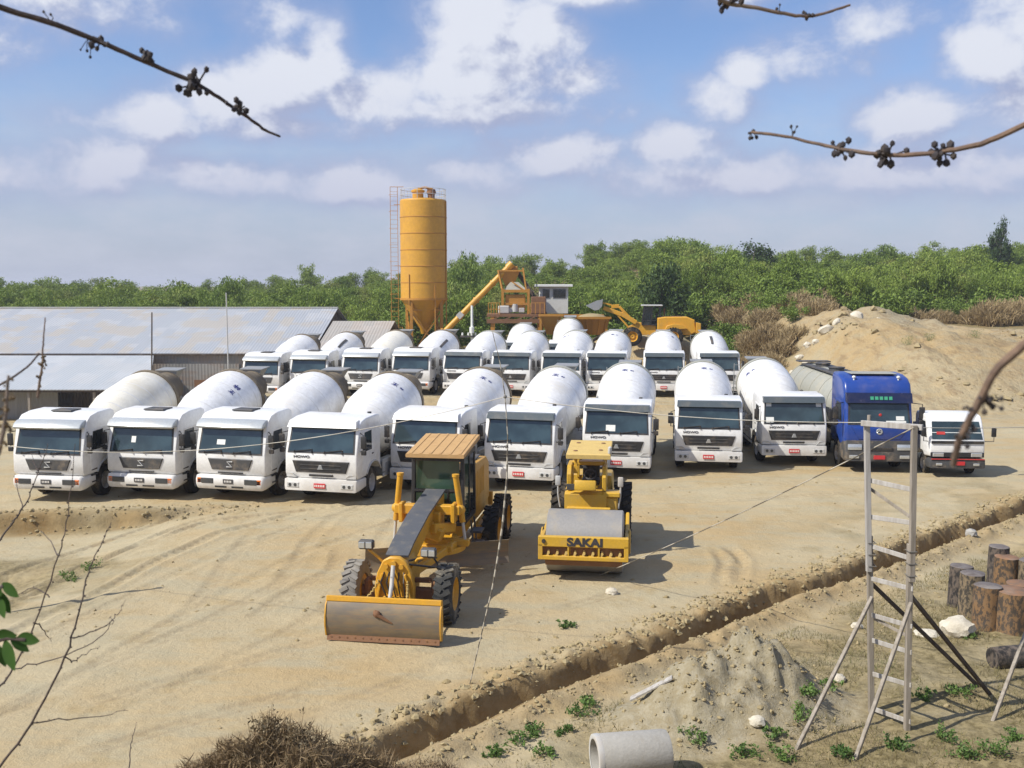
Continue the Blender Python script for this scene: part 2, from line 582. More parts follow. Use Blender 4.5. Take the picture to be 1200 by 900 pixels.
def wood_mat(name, a, c, sc=(14, 14, 1.2), sharp=.2, grey=.5):
    m, T, b, tc = new_mat(name)
    o = tc.outputs['Object']
    info = T.n('ShaderNodeObjectInfo')
    off = T.vmath('ADD', o, T.math('MULTIPLY', info.outputs['Random'], 19.0))
    n1 = T.noise(T.mapping(off, sc), 1.0, 6, .65)
    n2 = T.noise(off, 2.0, 3, .5)
    setcol(T, b, T.mix(T.ramp(n2, .5, .8, 0, grey), T.mix(T.ramp(n1, .5 - sharp, .5 + sharp), a, c), (.30, .27, .23)))
    b.inputs['Roughness'].default_value = .85
    bp = T.n('ShaderNodeBump'); bp.inputs['Strength'].default_value = .4; bp.inputs['Distance'].default_value = .01
    T.set(bp.inputs['Height'], n1); T.set(b.inputs['Normal'], bp.outputs[0])
    return m


M['timber'] = wood_mat('weathered_timber', (.34, .30, .25), (.20, .17, .13))
M['pale_timber'] = wood_mat('pale_timber', (.44, .42, .39), (.29, .265, .23))
M['dark_timber'] = wood_mat('dark_timber', (.10, .075, .055), (.05, .037, .028))
M['bark'] = wood_mat('rough_bark', (.045, .038, .028), (.20, .15, .09), (14, 14, 8), .07, .15)
M['bark_rust'] = wood_mat('reddish_bark', (.20, .115, .05), (.055, .042, .03), (14, 14, 8), .07, .15)
M['bark_dark'] = wood_mat('blackened_bark', (.02, .018, .017), (.11, .085, .065), (14, 14, 8), .07, .15)
M['log_end'] = wood_mat('cut_log_end', (.25, .13, .065), (.15, .10, .07), (6, 6, 6))
M['log_end_grey'] = wood_mat('grey_log_end', (.17, .15, .14), (.11, .09, .08), (6, 6, 6))
M['trunk'] = wood_mat('tree_bark', (.16, .14, .11), (.08, .066, .05), (4, 4, 1))
M['twig'] = wood_mat('dry_twig_bark', (.085, .058, .045), (.04, .03, .027), (40, 40, 40))
M['twig_brown'] = wood_mat('brown_twig_bark', (.20, .13, .085), (.10, .066, .05), (40, 40, 40))
M['seed'] = paint('dark_seed_head', (.040, .034, .036), .8, dirt=(.14, .10, .06), dirt_amt=.6, scale=40)
M['seed_brown'] = paint('brown_seed_head', (.16, .11, .055), .8, dirt=(.06, .05, .035), dirt_amt=.6, scale=40)


def corrugated(name, cols, axis, pitch=.25, rust=.5, patch=True):
    """sheet metal roofing: ribs, sheet laps and weathered sheets of several tones"""
    m, T, b, tc = new_mat(name)
    o = tc.outputs['Object']
    sep = T.n('ShaderNodeSeparateXYZ'); T.set(sep.inputs[0], o)
    x = sep.outputs[0]; y = sep.outputs[1]
    rib = T.math('SINE', T.math('MULTIPLY', x, 2 * PI / pitch))
    # sheets: random tone per cell
    cx = T.math('FLOOR', T.math('DIVIDE', x, .92))
    cy = T.math('FLOOR', T.math('DIVIDE', T.math('ADD', y, T.math('MULTIPLY', T.math('MODULO', cx, 3.0), .45)), 2.4))
    comb = T.n('ShaderNodeCombineXYZ'); T.set(comb.inputs[0], cx); T.set(comb.inputs[1], cy)
    wn = T.n('ShaderNodeTexWhiteNoise', noise_dimensions='3D'); T.set(wn.inputs['Vector'], comb.outputs[0])
    r = wn.outputs[0]
    nz = T.noise(T.mapping(o, (.22, .42, 1)), 1.0, 4, .6)
    pat = T.math('ADD', T.math('MULTIPLY', T.math('SUBTRACT', r, .5), .22), nz)
    c = T.mix(T.ramp(r, .3, .8), cols[0], cols[1])
    c = T.mix(T.ramp(pat, .47, .60, 0, rust), c, cols[2])
    c = T.mix(T.ramp(T.noise(T.mapping(o, (6, .5, 1)), 1.0, 4, .6), .45, .8, 0, .35), c, cols[3])
    setcol(T, b, c)
    b.inputs['Roughness'].default_value = .5
    b.inputs['Metallic'].default_value = .15
    bp = T.n('ShaderNodeBump'); bp.inputs['Strength'].default_value = .35; bp.inputs['Distance'].default_value = .03
    T.set(bp.inputs['Height'], rib); T.set(b.inputs['Normal'], bp.outputs[0])
    return m


M['roof_blue'] = corrugated('weathered_roof_sheets', ((.38, .40, .425), (.445, .458, .472), (.43, .385, .32), (.32, .31, .30)), 'x', rust=.75)
M['roof_leanto'] = corrugated('pale_roof_sheets', ((.45, .475, .49), (.51, .525, .53), (.40, .39, .37), (.31, .32, .32)), 'x', rust=.2)
M['roof_tan'] = corrugated('dusty_roof_sheets', ((.42, .39, .34), (.48, .43, .37), (.38, .32, .25), (.30, .28, .25)), 'x', rust=.4)
M['wall_sheet'] = corrugated('wall_sheets', ((.24, .235, .22), (.30, .29, .27), (.25, .17, .12), (.18, .16, .14)), 'x', rust=.5)


def leaf_mat(name, c1, c2, c3=None, scale=.25, trans=.25):
    m, T, b, tc = new_mat(name)
    g = T.n('ShaderNodeNewGeometry')
    info = T.n('ShaderNodeObjectInfo')
    n = T.noise(g.outputs['Position'], scale, 3, .6)
    r = T.math('ADD', T.math('MULTIPLY', g.outputs['Random Per Island'], .45), T.math('MULTIPLY', n, .75))
    r = T.math('ADD', r, T.math('MULTIPLY', T.math('SUBTRACT', info.outputs['Random'], .5), .3))
    c = T.mix(T.ramp(r, .25, .85), c1, c2)
    if c3:
        c = T.mix(T.ramp(T.noise(g.outputs['Position'], scale * .45, 3, .6), .55, .72, 0, .8), c, c3)
    setcol(T, b, c)
    b.inputs['Roughness'].default_value = .6
    b.inputs['Specular IOR Level'].default_value = .25
    if trans:
        tr = T.n('ShaderNodeBsdfTranslucent'); T.set(tr.inputs[0], c)
        mx = T.n('ShaderNodeMixShader'); mx.inputs[0].default_value = trans
        T.set(mx.inputs[1], b.outputs[0]); T.set(mx.inputs[2], tr.outputs[0])
        out = m.node_tree.nodes['Material Output']
        T.set(out.inputs[0], mx.outputs[0])
    return m


M['leaf'] = leaf_mat('forest_leaves', (.08, .135, .02), (.21, .29, .055), (.25, .255, .07), .2)
M['leaf_bamboo'] = leaf_mat('bamboo_leaves', (.11, .175, .025), (.25, .33, .062), (.28, .285, .08), .2)
M['leaf_dark'] = leaf_mat('dark_leaves', (.034, .066, .018), (.080, .128, .038), None, .3)
M['leaf_weed'] = leaf_mat('weed_leaves', (.06, .12, .03), (.15, .235, .06), None, 2.0)
M['grass_dry'] = leaf_mat('dry_grass_blades', (.29, .21, .105), (.42, .325, .175), (.20, .20, .075), .22, .2)
M['brush'] = leaf_mat('dry_brush_stems', (.13, .088, .05), (.29, .21, .115), None, 3.0, .1)
M['brush_leaf'] = leaf_mat('dry_brush_leaves', (.09, .072, .042), (.25, .195, .11), None, 3.0, .1)
M['hang_leaf'] = leaf_mat('near_leaves', (.02, .06, .012), (.06, .13, .025), None, 6.0, .35)


def ground_mat():
    m, T, b, tc = new_mat('sandy_earth')
    g = T.n('ShaderNodeNewGeometry')
    p = g.outputs['Position']
    at_ = T.n('ShaderNodeVertexColor', layer_name='soil')
    sp = T.n('ShaderNodeSeparateColor'); T.set(sp.inputs[0], at_.outputs[0])
    n_big = T.noise(p, .13, 4, .6)
    n_mid = T.noise(p, .9, 6, .65)
    n_fine = T.noise(p, 7.0, 6, .7)
    n_grit = T.noise(p, 38.0, 3, .7)
    n_str = T.noise(T.mapping(p, (.55, 1.6, 1), rot=(0, 0, R(-38))), .8, 5, .6)
    c = T.mix(T.ramp(n_big, .35, .65), (.425, .315, .165), (.45, .382, .245))
    tk = T.n('ShaderNodeVertexColor', layer_name='tracks')
    c = T.mix(T.ramp(n_str, .42, .66, 0, .75), c, (.395, .348, .232))
    c = T.mix(T.ramp(n_mid, .50, .74, 0, .6), c, (.345, .252, .118))
    c = T.mix(T.ramp(n_fine, .50, .72, 0, .30), c, (.29, .215, .125))
    c = T.mix(T.math('MULTIPLY', tk.outputs[0], T.ramp(n_mid, .3, .65, .15, .62)), c, (.26, .20, .125))
    # earth types surveyed into the terrain: R rough olive soil, G fresh-dug clay, B grey gravelly spoil, A far scrub; R and G also darken the left earth step
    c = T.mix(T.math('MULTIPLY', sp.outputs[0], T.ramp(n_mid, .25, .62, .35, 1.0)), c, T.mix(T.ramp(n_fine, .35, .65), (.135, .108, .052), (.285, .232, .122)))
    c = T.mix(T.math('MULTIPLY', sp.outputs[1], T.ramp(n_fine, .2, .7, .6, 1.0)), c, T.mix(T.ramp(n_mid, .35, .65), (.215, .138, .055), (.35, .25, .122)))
    c = T.mix(T.math('MULTIPLY', sp.outputs[2], T.ramp(n_fine, .2, .7, .6, 1.0)), c, T.mix(T.ramp(n_fine, .35, .65), (.225, .195, .125), (.35, .31, .22)))
    c = T.mix(T.math('MULTIPLY', at_.outputs[1], T.ramp(n_mid, .2, .6, .5, 1.0)), c, T.mix(T.ramp(n_mid, .35, .65), (.14, .125, .045), (.26, .185, .09)))
    far = T.ramp(T.vmath('LENGTH', p), 48, 62)
    n_bank = T.noise(T.mapping(p, (1, .5, 1)), 1.1, 7, .68)
    c = T.mix(T.math('MULTIPLY', T.math('MULTIPLY', far, T.math('MULTIPLY', sp.outputs[1], 2.6, clamp=True)), T.ramp(n_bank, .50, .66, 0, .75)), c, (.235, .165, .09))
    c = T.mix(T.ramp(n_grit, .60, .74, 0, .22), c, (.20, .15, .095))
    setcol(T, b, c)
    b.inputs['Roughness'].default_value = .95
    b.inputs['Specular IOR Level'].default_value = .15
    hgt = T.math('ADD', T.math('MULTIPLY', n_fine, .6), T.math('MULTIPLY', n_grit, .22))
    hgt = T.math('ADD', hgt, T.math('MULTIPLY', n_mid, .12))
    hgt = T.math('ADD', hgt, T.math('MULTIPLY', far, T.math('MULTIPLY', n_bank, 5.0)))
    bp = T.n('ShaderNodeBump'); bp.inputs['Strength'].default_value = .8; bp.inputs['Distance'].default_value = .08
    T.set(bp.inputs['Height'], hgt); T.set(b.inputs['Normal'], bp.outputs[0])
    return m


M['ground'] = ground_mat()
M['pale_rubber'] = paint('mud_caked_tyre', (.22, .205, .18), .9, dirt=(.40, .36, .29), dirt_amt=.9, scale=1.4, spec=.2)
M['clod'] = paint('earth_clod', (.34, .275, .155), .95, dirt=(.22, .17, .09), dirt_amt=.9, scale=1.2, spec=.1, bump=.5)
# ------------------------------------------------------------------ terrain sheet
def spaced(lo, f0, f1, hi, step, grow=1.12):
    mid = list(np.arange(f0, f1, step))
    up = [f1]; s = step
    while up[-1] < hi:
        s *= grow; up.append(up[-1] + s)
    dn = [f0 - step]; s = step
    while dn[-1] > lo:
        s *= grow; dn.append(dn[-1] - s)
    return np.array(dn[::-1] + mid + up)


gx = spaced(-1900, -16.5, 19.5, 1900, 0.08, 1.03)
gy = spaced(-60, 12.5, 33, 3600, 0.08, 1.02)
GX, GY = np.meshgrid(gx, gy)
GZ = H(GX, GY)
nx, ny = len(gx), len(gy)
idx = np.arange(nx * ny).reshape(ny, nx)
F = np.stack([idx[:-1, :-1], idx[:-1, 1:], idx[1:, 1:], idx[1:, :-1]], -1).reshape(-1, 4)
V = np.stack([GX, GY, GZ], -1).reshape(-1, 3)
terr = npmesh('ground', V, F, M['ground'], smooth=True)
tag(terr, kind='structure')
# earth types, and a darker band along the left earth step
d, arc, side = polydist(GX, GY, LIP); sd = d * side
nn = fbm(GX / 1.3, GY / 1.3, 4, 71)
nn2 = fbm(GX / 4, GY / 4, 3, 72)
rough = sstep(-0.9, -2.4, sd + 1.6 * (nn - .5)) * (1 - sstep(33, 45, GY))
rough = rough * sstep(-4, 3.5, GX + 3 * (nn2 - .5) - (16 - GY) * .3)
rough = np.maximum(rough, .8 * (1 - sstep(9, 12.5, GY + 1.2 * (nn - .5))))
strip = np.exp(-((sd - 2.6) / 1.3) ** 2) * sstep(4, 10, GX) * sstep(.48, .62, nn)
rough = np.maximum(rough, strip * .5)
lft = sstep(-8, -11.5, GX) * sstep(18.5, 22, GY) * (1 - sstep(26, 29, GY)) * sstep(.44, .62, nn) * .75
rough = np.maximum(rough, lft)
clay = np.exp(-((sd - .4) / .55) ** 4) + .4 * np.exp(-((sd - 1.1) / .5) ** 2) * nn * 1.4 + .6 * np.exp(-((sd + .45) / .4) ** 2)
bank = sstep(17, 24, GX) * sstep(51, 58, GY) * (1 - sstep(86, 94, GY))
clay = np.clip(np.maximum(clay, bank * .35), 0, 1)
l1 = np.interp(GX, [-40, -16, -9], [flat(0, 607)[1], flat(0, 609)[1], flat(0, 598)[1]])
stepm = sstep(-8.5, -12, GX) * np.exp(-((GY - l1 + .1) / .42) ** 2)  # band along the step face, coloured darker and browner
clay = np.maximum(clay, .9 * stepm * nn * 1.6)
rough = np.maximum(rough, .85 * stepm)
heap = np.zeros(GX.shape)
for (px, py, rr) in ((850, 820, 1.9), (905, 815, 1.6), (800, 845, 1.4)):
    c = flat(px, py)
    heap = np.maximum(heap, 1 - sstep(.6, 1.1, np.hypot(GX - c.x, GY - c.y) / rr + .5 * (nn - .5)))
top = sstep(24, 30, GX) * sstep(70, 75, GY) * (1 - sstep(80, 86, GY)) * .7
heap = np.maximum(heap, top * sstep(.4, .6, nn2))
rough = rough * (1 - heap)
scrub = sstep(84, 93, GY + 8 * (nn2 - .5))
scrub = np.maximum(scrub, sstep(22.5, 18.5, GX + 2 * (nn2 - .5)) * sstep(66, 72, GY) * sstep(13, 16, GX))
scrub = np.maximum(scrub, .6 * sstep(60, 80, np.abs(GX)))
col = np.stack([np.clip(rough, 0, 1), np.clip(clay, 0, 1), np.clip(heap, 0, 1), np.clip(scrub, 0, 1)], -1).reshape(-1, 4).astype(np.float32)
trk = np.zeros(GX.shape)
for k, (pts, gauge) in enumerate(zip(TRACKS, TRACK_GAUGE)):
    d_, arc_, side_ = polydist(GX, GY, pts)
    tot = sum(math.hypot(b[0] - a[0], b[1] - a[1]) for a, b in zip(pts[:-1], pts[1:]))
    ends = sstep(0, 1.0, arc_) * (1 - sstep(tot - 1.0, tot, arc_)) * sstep(.38, .6, fbm(GX / 2.5, GY / 2.5, 2, 40 + k))
    for off in ((0,) if gauge == 0 else (0, gauge)):
        q = d_ * side_ - off + 0.10 * (fbm(GX / 1.5, GY / 1.5, 2, 60 + k) - .5)
        edge = np.exp(-((np.abs(q) - .14) / .055) ** 2) + .55 * np.exp(-(q / .13) ** 4) * (np.sin(arc_ * 2 * PI / .34 + np.sign(q) * 1.2) > .2)
        trk = np.maximum(trk, ends * np.clip(edge, 0, 1) * (1.0 if k in (0, 9, 10, 11) else .75))
tcol = np.stack([trk, trk, trk, np.ones(trk.shape)], -1).reshape(-1, 4).astype(np.float32)
ta = terr.data.color_attributes.new('tracks', 'FLOAT_COLOR', 'POINT')
ta.data.foreach_set('color', tcol.ravel())
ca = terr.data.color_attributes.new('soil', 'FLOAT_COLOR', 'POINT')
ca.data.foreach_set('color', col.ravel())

# ------------------------------------------------------------------ clods along the trench, on the heap and over the yard
def lumps_mesh(name, pts, sizes, mat, seed=1):
    rs = np.random.RandomState(seed)
    base = np.array([(1, 0, 0), (-1, 0, 0), (0, 1, 0), (0, -1, 0), (0, 0, 1), (0, 0, -1)], float)
    tri = np.array([(0, 2, 4), (2, 1, 4), (1, 3, 4), (3, 0, 4), (2, 0, 5), (1, 2, 5), (3, 1, 5), (0, 3, 5)])
    # one subdivision for a rounder lump
    vs = [tuple(v) for v in base]; fs = []
    cache = {}
    def midp(a, b):
        k = (min(a, b), max(a, b))
        if k not in cache:
            m = (np.array(vs[a]) + np.array(vs[b])); m = m / np.linalg.norm(m)
            vs.append(tuple(m)); cache[k] = len(vs) - 1
        return cache[k]
    for a, b, c in tri:
        ab, bc, ca_ = midp(a, b), midp(b, c), midp(c, a)
        fs += [(a, ab, ca_), (ab, b, bc), (ca_, bc, c), (ab, bc, ca_)]
    base = np.array(vs); tri = np.array(fs)
    n = len(pts)
    Vv = base[None] * (1 + .85 * (rs.rand(n, len(base), 1) - .5)) * np.array(sizes)[:, None, None] * (0.7 + .6 * rs.rand(n, 1, 3)) * np.array([1, 1, .75])
    Vv = Vv + np.array(pts)[:, None, :]
    Ff = tri[None] + (np.arange(n) * len(base))[:, None, None]
    return npmesh(name, Vv.reshape(-1, 3), Ff.reshape(-1, 3), mat, smooth=False)


rs = np.random.RandomState(3)
px, sz = [], []
# spoil along the trench lips
for off, spread, cnt, s0, s1 in ((.95, .30, 2600, .012, .07), (-.36, .22, 1500, .010, .05), (.1, .3, 200, .02, .06)):
    s = rs.rand(cnt)
    seg = np.array(LIP); L = np.r_[0, np.cumsum(np.hypot(*np.diff(seg, axis=0).T))]
    a = s * L[-1]
    x = np.interp(a, L, seg[:, 0]); y = np.interp(a, L, seg[:, 1])
    x2 = np.interp(a + .1, L, seg[:, 0]); y2 = np.interp(a + .1, L, seg[:, 1])
    tx, ty = x2 - x, y2 - y; tl = np.hypot(tx, ty) + 1e-6
    o = off + spread * rs.randn(cnt)
    x = x - ty / tl * o; y = y + tx / tl * o
    px += list(np.stack([x, y], -1)); sz += list(s0 + (s1 - s0) * rs.rand(cnt) ** 3)
for (cx, cy, rr, cnt) in ((850, 820, 1.3, 900), (905, 815, 1.1, 350), (800, 850, 1.0, 350), (1000, 720, 2.2, 400), (1090, 680, 2.0, 400), (700, 850, 2.0, 400)):
    c = flat(cx, cy)
    px += list(np.stack([c.x + rr * rs.randn(cnt) * .55, c.y + rr * rs.randn(cnt) * .55], -1)); sz += list(.005 + .035 * rs.rand(cnt) ** 4)
cnt = 2600
x = rs.uniform(-15, 19, cnt); y = 13 + 22 * rs.rand(cnt) ** 1.5
keep = fbm(x / 2.2, y / 2.2, 3, 81) > .5
px += list(np.stack([x, y], -1)[keep]); sz += list((.008 + .04 * rs.rand(cnt) ** 4)[keep])
# lumps caught on the earth steps on the left and on the sand bank
x = rs.uniform(-18, -8, 400); y = np.interp(x, [-40, -16, -9], [flat(0, 607)[1], flat(0, 609)[1], flat(0, 598)[1]]) + .35 * rs.randn(400) + .2
px += list(np.stack([x, y], -1)); sz += list(.015 + .06 * rs.rand(400) ** 3)
x = rs.uniform(18, 44, 1500); y = rs.uniform(55, 79, 1500)
keep = fbm(x / 3, y / 3, 3, 83) > .55
px += list(np.stack([x, y], -1)[keep]); sz += list((.04 + .26 * rs.rand(1500) ** 5)[keep])
px = np.array(px); sz = np.array(sz)
zz = H(px[:, 0], px[:, 1]) + sz * .15
tag(lumps_mesh('loose_clods', np.c_[px, zz], sz, M['clod']), 'loose earth clods and pebbles scattered over the dirt', 'clods', kind='stuff')

# ------------------------------------------------------------------ vegetation
def leaf_cloud(rs, centers, per, spread, size, squash=(1, 1, 1), droop=0.0):
    """quads scattered round centres -> V, F"""
    C = np.repeat(np.array(centers), per, axis=0)
    n = len(C)
    P = C + rs.randn(n, 3) * np.array(spread) * .55
    a = rs.randn(n, 3); a /= np.linalg.norm(a, axis=1, keepdims=True)
    a[:, 2] += droop * np.sign(a[:, 2])
    a /= np.linalg.norm(a, axis=1, keepdims=True)
    b = np.cross(a, rs.randn(n, 3)); b /= np.linalg.norm(b, axis=1, keepdims=True)
    s = size * (.55 + .9 * rs.rand(n, 1))
    a = a * s; b = b * s * (.55 if droop == 0 else .34)
    V = np.stack([P - a, P + b * .9, P + a, P - b * .9], 1).reshape(-1, 3)
    F = np.arange(n * 4).reshape(n, 4)
    return V, F


def tree_crown(kind, seed, q=1.0):
    rs = np.random.RandomState(seed)
    Vs, Fs, off = [], [], 0
    if kind == 'bamboo':      # sheaf of arching feathery stems
        cen = []
        for k in range(int(15)):
            a = rs.rand() * 2 * PI; lean = .6 + 1.5 * rs.rand(); h = 4.4 + 3.2 * rs.rand()
            for t in np.linspace(.22, 1, 9):
                r = lean * (.25 * t + .75 * t ** 2.4)
                z = h * (t - .16 * t ** 4 * lean / 1.2)
                cen.append((r * math.cos(a) + .25 * rs.randn(), r * math.sin(a) + .25 * rs.randn(), z))
        V, F = leaf_cloud(rs, cen, max(2, int(46 * q)), (.50, .50, .50), .165 / math.sqrt(q), droop=1.0)
        return V, F
    if kind == 'broad':
        cen = []
        hh = 6.0 + rs.rand() * 1.5
        for k in range(30):
            u = rs.randn(3); u /= np.linalg.norm(u)
            r = rs.rand() ** .45
            cen.append((u[0] * 2.1 * r, u[1] * 2.1 * r, hh * .60 + u[2] * 2.3 * r))
        V, F = leaf_cloud(rs, cen, max(3, int(130 * q)), (.75, .75, .55), .15 / math.sqrt(q))
        return V, F
    if kind == 'shrub':
        cen = []
        for k in range(18):
            u = rs.randn(3); u /= np.linalg.norm(u)
            r = rs.rand() ** .5
            cen.append((u[0] * 1.7 * r, u[1] * 1.7 * r, 1.5 + u[2] * 1.3 * r))
        return leaf_cloud(rs, cen, max(3, int(90 * q)), (.5, .5, .45), .13 / math.sqrt(q))
    if kind == 'feather':     # rounded tufts of tall dry grass
        cen = []
        for k in range(70):
            a = rs.rand() * 2 * PI; r = 1.15 * rs.rand() ** .55
            cen.append((r * math.cos(a), r * math.sin(a), (1.25 * math.sqrt(max(0, 1 - (r / 1.3) ** 2))) * rs.uniform(.25, 1.0)))
        C = np.repeat(np.array(cen), 46, axis=0); n = len(C)
        P = C + rs.randn(n, 3) * np.array((.14, .14, .16))
        out = np.stack([P[:, 0] * .45, P[:, 1] * .45, np.full(n, 1.0)], -1) + rs.randn(n, 3) * .35
        out /= np.linalg.norm(out, axis=1, keepdims=True)
        w = np.cross(out, rs.randn(n, 3)); w /= np.linalg.norm(w, axis=1, keepdims=True)
        ln = .12 + .20 * rs.rand(n, 1); w = w * .022
        V = np.stack([P - out * ln - w, P - out * ln + w, P + out * ln + w * .5, P + out * ln - w * .5], 1).reshape(-1, 3)
        return V, np.arange(n * 4).reshape(n, 4)


def trunk_mb(rs, h, r, limbs=6, spread=1.6):
    mb = MB()
    pts = [(0, 0, -.4)]
    for t in np.linspace(.15, 1, 6):
        pts.append((.25 * rs.randn() * t, .25 * rs.randn() * t, h * t))
    mb.tube(pts, [r * (1.15 - .85 * i / 6) for i in range(7)], 7)
    for k in range(limbs):
        t = .35 + .6 * rs.rand(); a = rs.rand() * 2 * PI
        p = Vector(pts[1]) .lerp(Vector(pts[-1]), t)
        e = p + Vector((math.cos(a) * spread * (1.1 - t * .5), math.sin(a) * spread * (1.1 - t * .5), h * .22 + .4 * rs.rand()))
        m = p.lerp(e, .5) + Vector((0, 0, -.15))
        mb.tube([p, m, e], [r * .4, r * .28, r * .1], 5)
    return mb


TREES = {}
def tree_meshes(kind, i):
    k = (kind, i)
    if k not in TREES:
        rs = np.random.RandomState(100 + i * 7 + len(kind))
        V, F = tree_crown(kind, 200 + i * 13 + len(kind))
        mat = M['leaf_bamboo'] if kind == 'bamboo' else M['leaf']
        t = link('tree', trunk_mesh(kind, rs), None)
        c = npmesh('crown', V, F, mat)
        TREES[k] = (t.data, c.data)
        bpy.data.objects.remove(t); bpy.data.objects.remove(c)
    return TREES[k]


def trunk_mesh(kind, rs):
    if kind == 'bamboo':
        mb = MB()
        for k in range(9):
            a = rs.rand() * 2 * PI; lean = .4 + 1.2 * rs.rand(); h = 4 + 2.6 * rs.rand()
            mb.tube([(lean * .25 * t * math.cos(a) + lean * .75 * t ** 2.4 * math.cos(a), lean * (.25 * t + .75 * t ** 2.4) * math.sin(a), h * t - .3) for t in (0, .3, .6, .85, 1)], [.05, .045, .04, .025, .012], 5)
    else:
        mb = trunk_mb(rs, 5.0 if kind == 'broad' else 1.6, .17 if kind == 'broad' else .06)
    o = mb.obj('trunk', M['trunk'])
    me = o.data
    bpy.data.objects.remove(o)
    return me


def plant_tree(name, kind, i, x, y, s, label, cat, group, sz=None, dz=0.0):
    tm, cm = tree_meshes(kind, i)
    r = thing(name, label, cat, (x, y, hz(x, y) + dz), rnd.random() * 6.28, group)
    r.scale = (s, s, s * (sz or 1))
    for nm, me in (('trunk', tm), ('crown', cm)):
        o = bpy.data.objects.new(nm, me); COL.objects.link(o); o.parent = r
    return r


def edge_y(x):
    """front edge of the wood"""
    return 104 + 5 * math.sin(x * .13) + 4 * math.sin(x * .31 + 1) + 6 * float(sstep(-20, -60, np.array(x))) - (4 if 5 < x < 20 else 0)


rt = random.Random(11)
front = []
x = -76.0
while x < 82:
    front.append((x + rt.uniform(-.8, .8), edge_y(x) + rt.uniform(-1.5, 1.5)))
    x += rt.uniform(1.9, 2.9)
x = -84.0
while x < 90:
    front.append((x + rt.uniform(-1, 1), edge_y(x) + 5 + rt.uniform(-1.5, 1.5)))
    x += rt.uniform(2.2, 3.4)
FL = {'bamboo': 'feathery light green bamboo clump along the front edge of the wood', 'broad': 'rounded leafy green tree along the front edge of the wood'}
for (x, y) in front:
    kind = 'bamboo' if rt.random() < .8 else 'broad'
    s = rt.uniform(.66, 1.0)
    plant_tree('bamboo_clump' if kind == 'bamboo' else 'leafy_tree', kind, rt.randrange(4), x, y, s, FL[kind], 'bamboo' if kind == 'bamboo' else 'tree', 'trees along the front edge of the wood', rt.uniform(.62, 1.02))
# the wood behind, one mass: many crowns set on one object with geometry nodes
kinds = bpy.data.collections.new('woodland_crowns')
wl_mat = leaf_mat('woodland_leaves', (.095, .150, .020), (.245, .32, .052), (.27, .275, .065), .22)
for i, k in enumerate(('bamboo', 'bamboo', 'bamboo', 'bamboo', 'broad', 'bamboo', 'broad')):
    o = npmesh('woodland_crown', *tree_crown(k, 900 + i), wl_mat)
    if i in (2, 3): o.data.materials[0] = M['leaf_bamboo']
    COL.objects.unlink(o); kinds.objects.link(o)
rs = np.random.RandomState(19)
PT, RO, SCL = [], [], []
yy = 113.0
while yy < 200:
    wdt = yy * .66 + 10
    x = -wdt
    while x < wdt:
        s = rs.uniform(.72, 1.2) * (1 + .6 * (float(fbm(np.array(x / 22.), np.array(yy / 22.), 2, 91)) - .5))
        X = x + rs.uniform(-1.5, 1.5); Y = max(yy + rs.uniform(-2, 2), edge_y(x) + 8)
        PT.append((X, Y, hz(X, Y))); RO.append((0, 0, rs.rand() * 6.28)); SCL.append((s, s, s * rs.choice([rs.uniform(.50, .70), rs.uniform(.56, .82)])))
        x += rs.uniform(2.6, 4.2)
    yy += 3.4 + (yy - 113) * .05
me = bpy.data.meshes.new('woodland')
me.vertices.add(len(PT)); me.vertices.foreach_set('co', np.array(PT, np.float32).ravel())
for nm, dat in (('rot', RO), ('scl', SCL)):
    at_ = me.attributes.new(nm, 'FLOAT_VECTOR', 'POINT'); at_.data.foreach_set('vector', np.array(dat, np.float32).ravel())
wood = link('woodland', me, wl_mat)
ng = bpy.data.node_groups.new('plant_wood', 'GeometryNodeTree')
ng.interface.new_socket('Geometry', in_out='INPUT', socket_type='NodeSocketGeometry')
ng.interface.new_socket('Geometry', in_out='OUTPUT', socket_type='NodeSocketGeometry')
gi = ng.nodes.new('NodeGroupInput'); go = ng.nodes.new('NodeGroupOutput')
ip = ng.nodes.new('GeometryNodeInstanceOnPoints'); ci = ng.nodes.new('GeometryNodeCollectionInfo')
ci.inputs['Collection'].default_value = kinds; ci.inputs['Separate Children'].default_value = True; ci.inputs['Reset Children'].default_value = True
ip.inputs['Pick Instance'].default_value = True
ng.links.new(gi.outputs[0], ip.inputs['Points']); ng.links.new(ci.outputs[0], ip.inputs['Instance'])
for nm, sk in (('rot', 'Rotation'), ('scl', 'Scale')):
    na = ng.nodes.new('GeometryNodeInputNamedAttribute'); na.data_type = 'FLOAT_VECTOR'; na.inputs['Name'].default_value = nm
    ng.links.new([q for q in na.outputs if q.enabled][0], ip.inputs[sk])
rv = ng.nodes.new('FunctionNodeRandomValue'); rv.data_type = 'INT'
rv.inputs[4].default_value = 0; rv.inputs[5].default_value = 6
ng.links.new([q for q in rv.outputs if q.enabled][0], ip.inputs['Instance Index'])
ng.links.new(ip.outputs[0], go.inputs[0])
md = wood.modifiers.new('plant_wood', 'NODES'); md.node_group = ng
tag(wood, 'dense green wood rising behind the yard', 'woodland', kind='stuff')
print('wood trees', len(PT))
# ground scrub under the front edge
Vs, Fs, off = [], [], 0
protos = [tree_crown('shrub', 70 + i, .5) for i in range(3)]
for k in range(170):
    x = rs.uniform(-78, 84); y = edge_y(x) - rs.uniform(0.5, 4.5)
    V, F = protos[k % 3]; s = rs.uniform(.5, 1.1)
    W = V * s + np.array([x, y, hz(x, y)])
    Vs.append(W); Fs.append(F + off); off += len(W)
tag(npmesh('undergrowth', np.concatenate(Vs), np.concatenate(Fs), M['leaf']), 'low green undergrowth at the foot of the wood', 'undergrowth', kind='stuff')


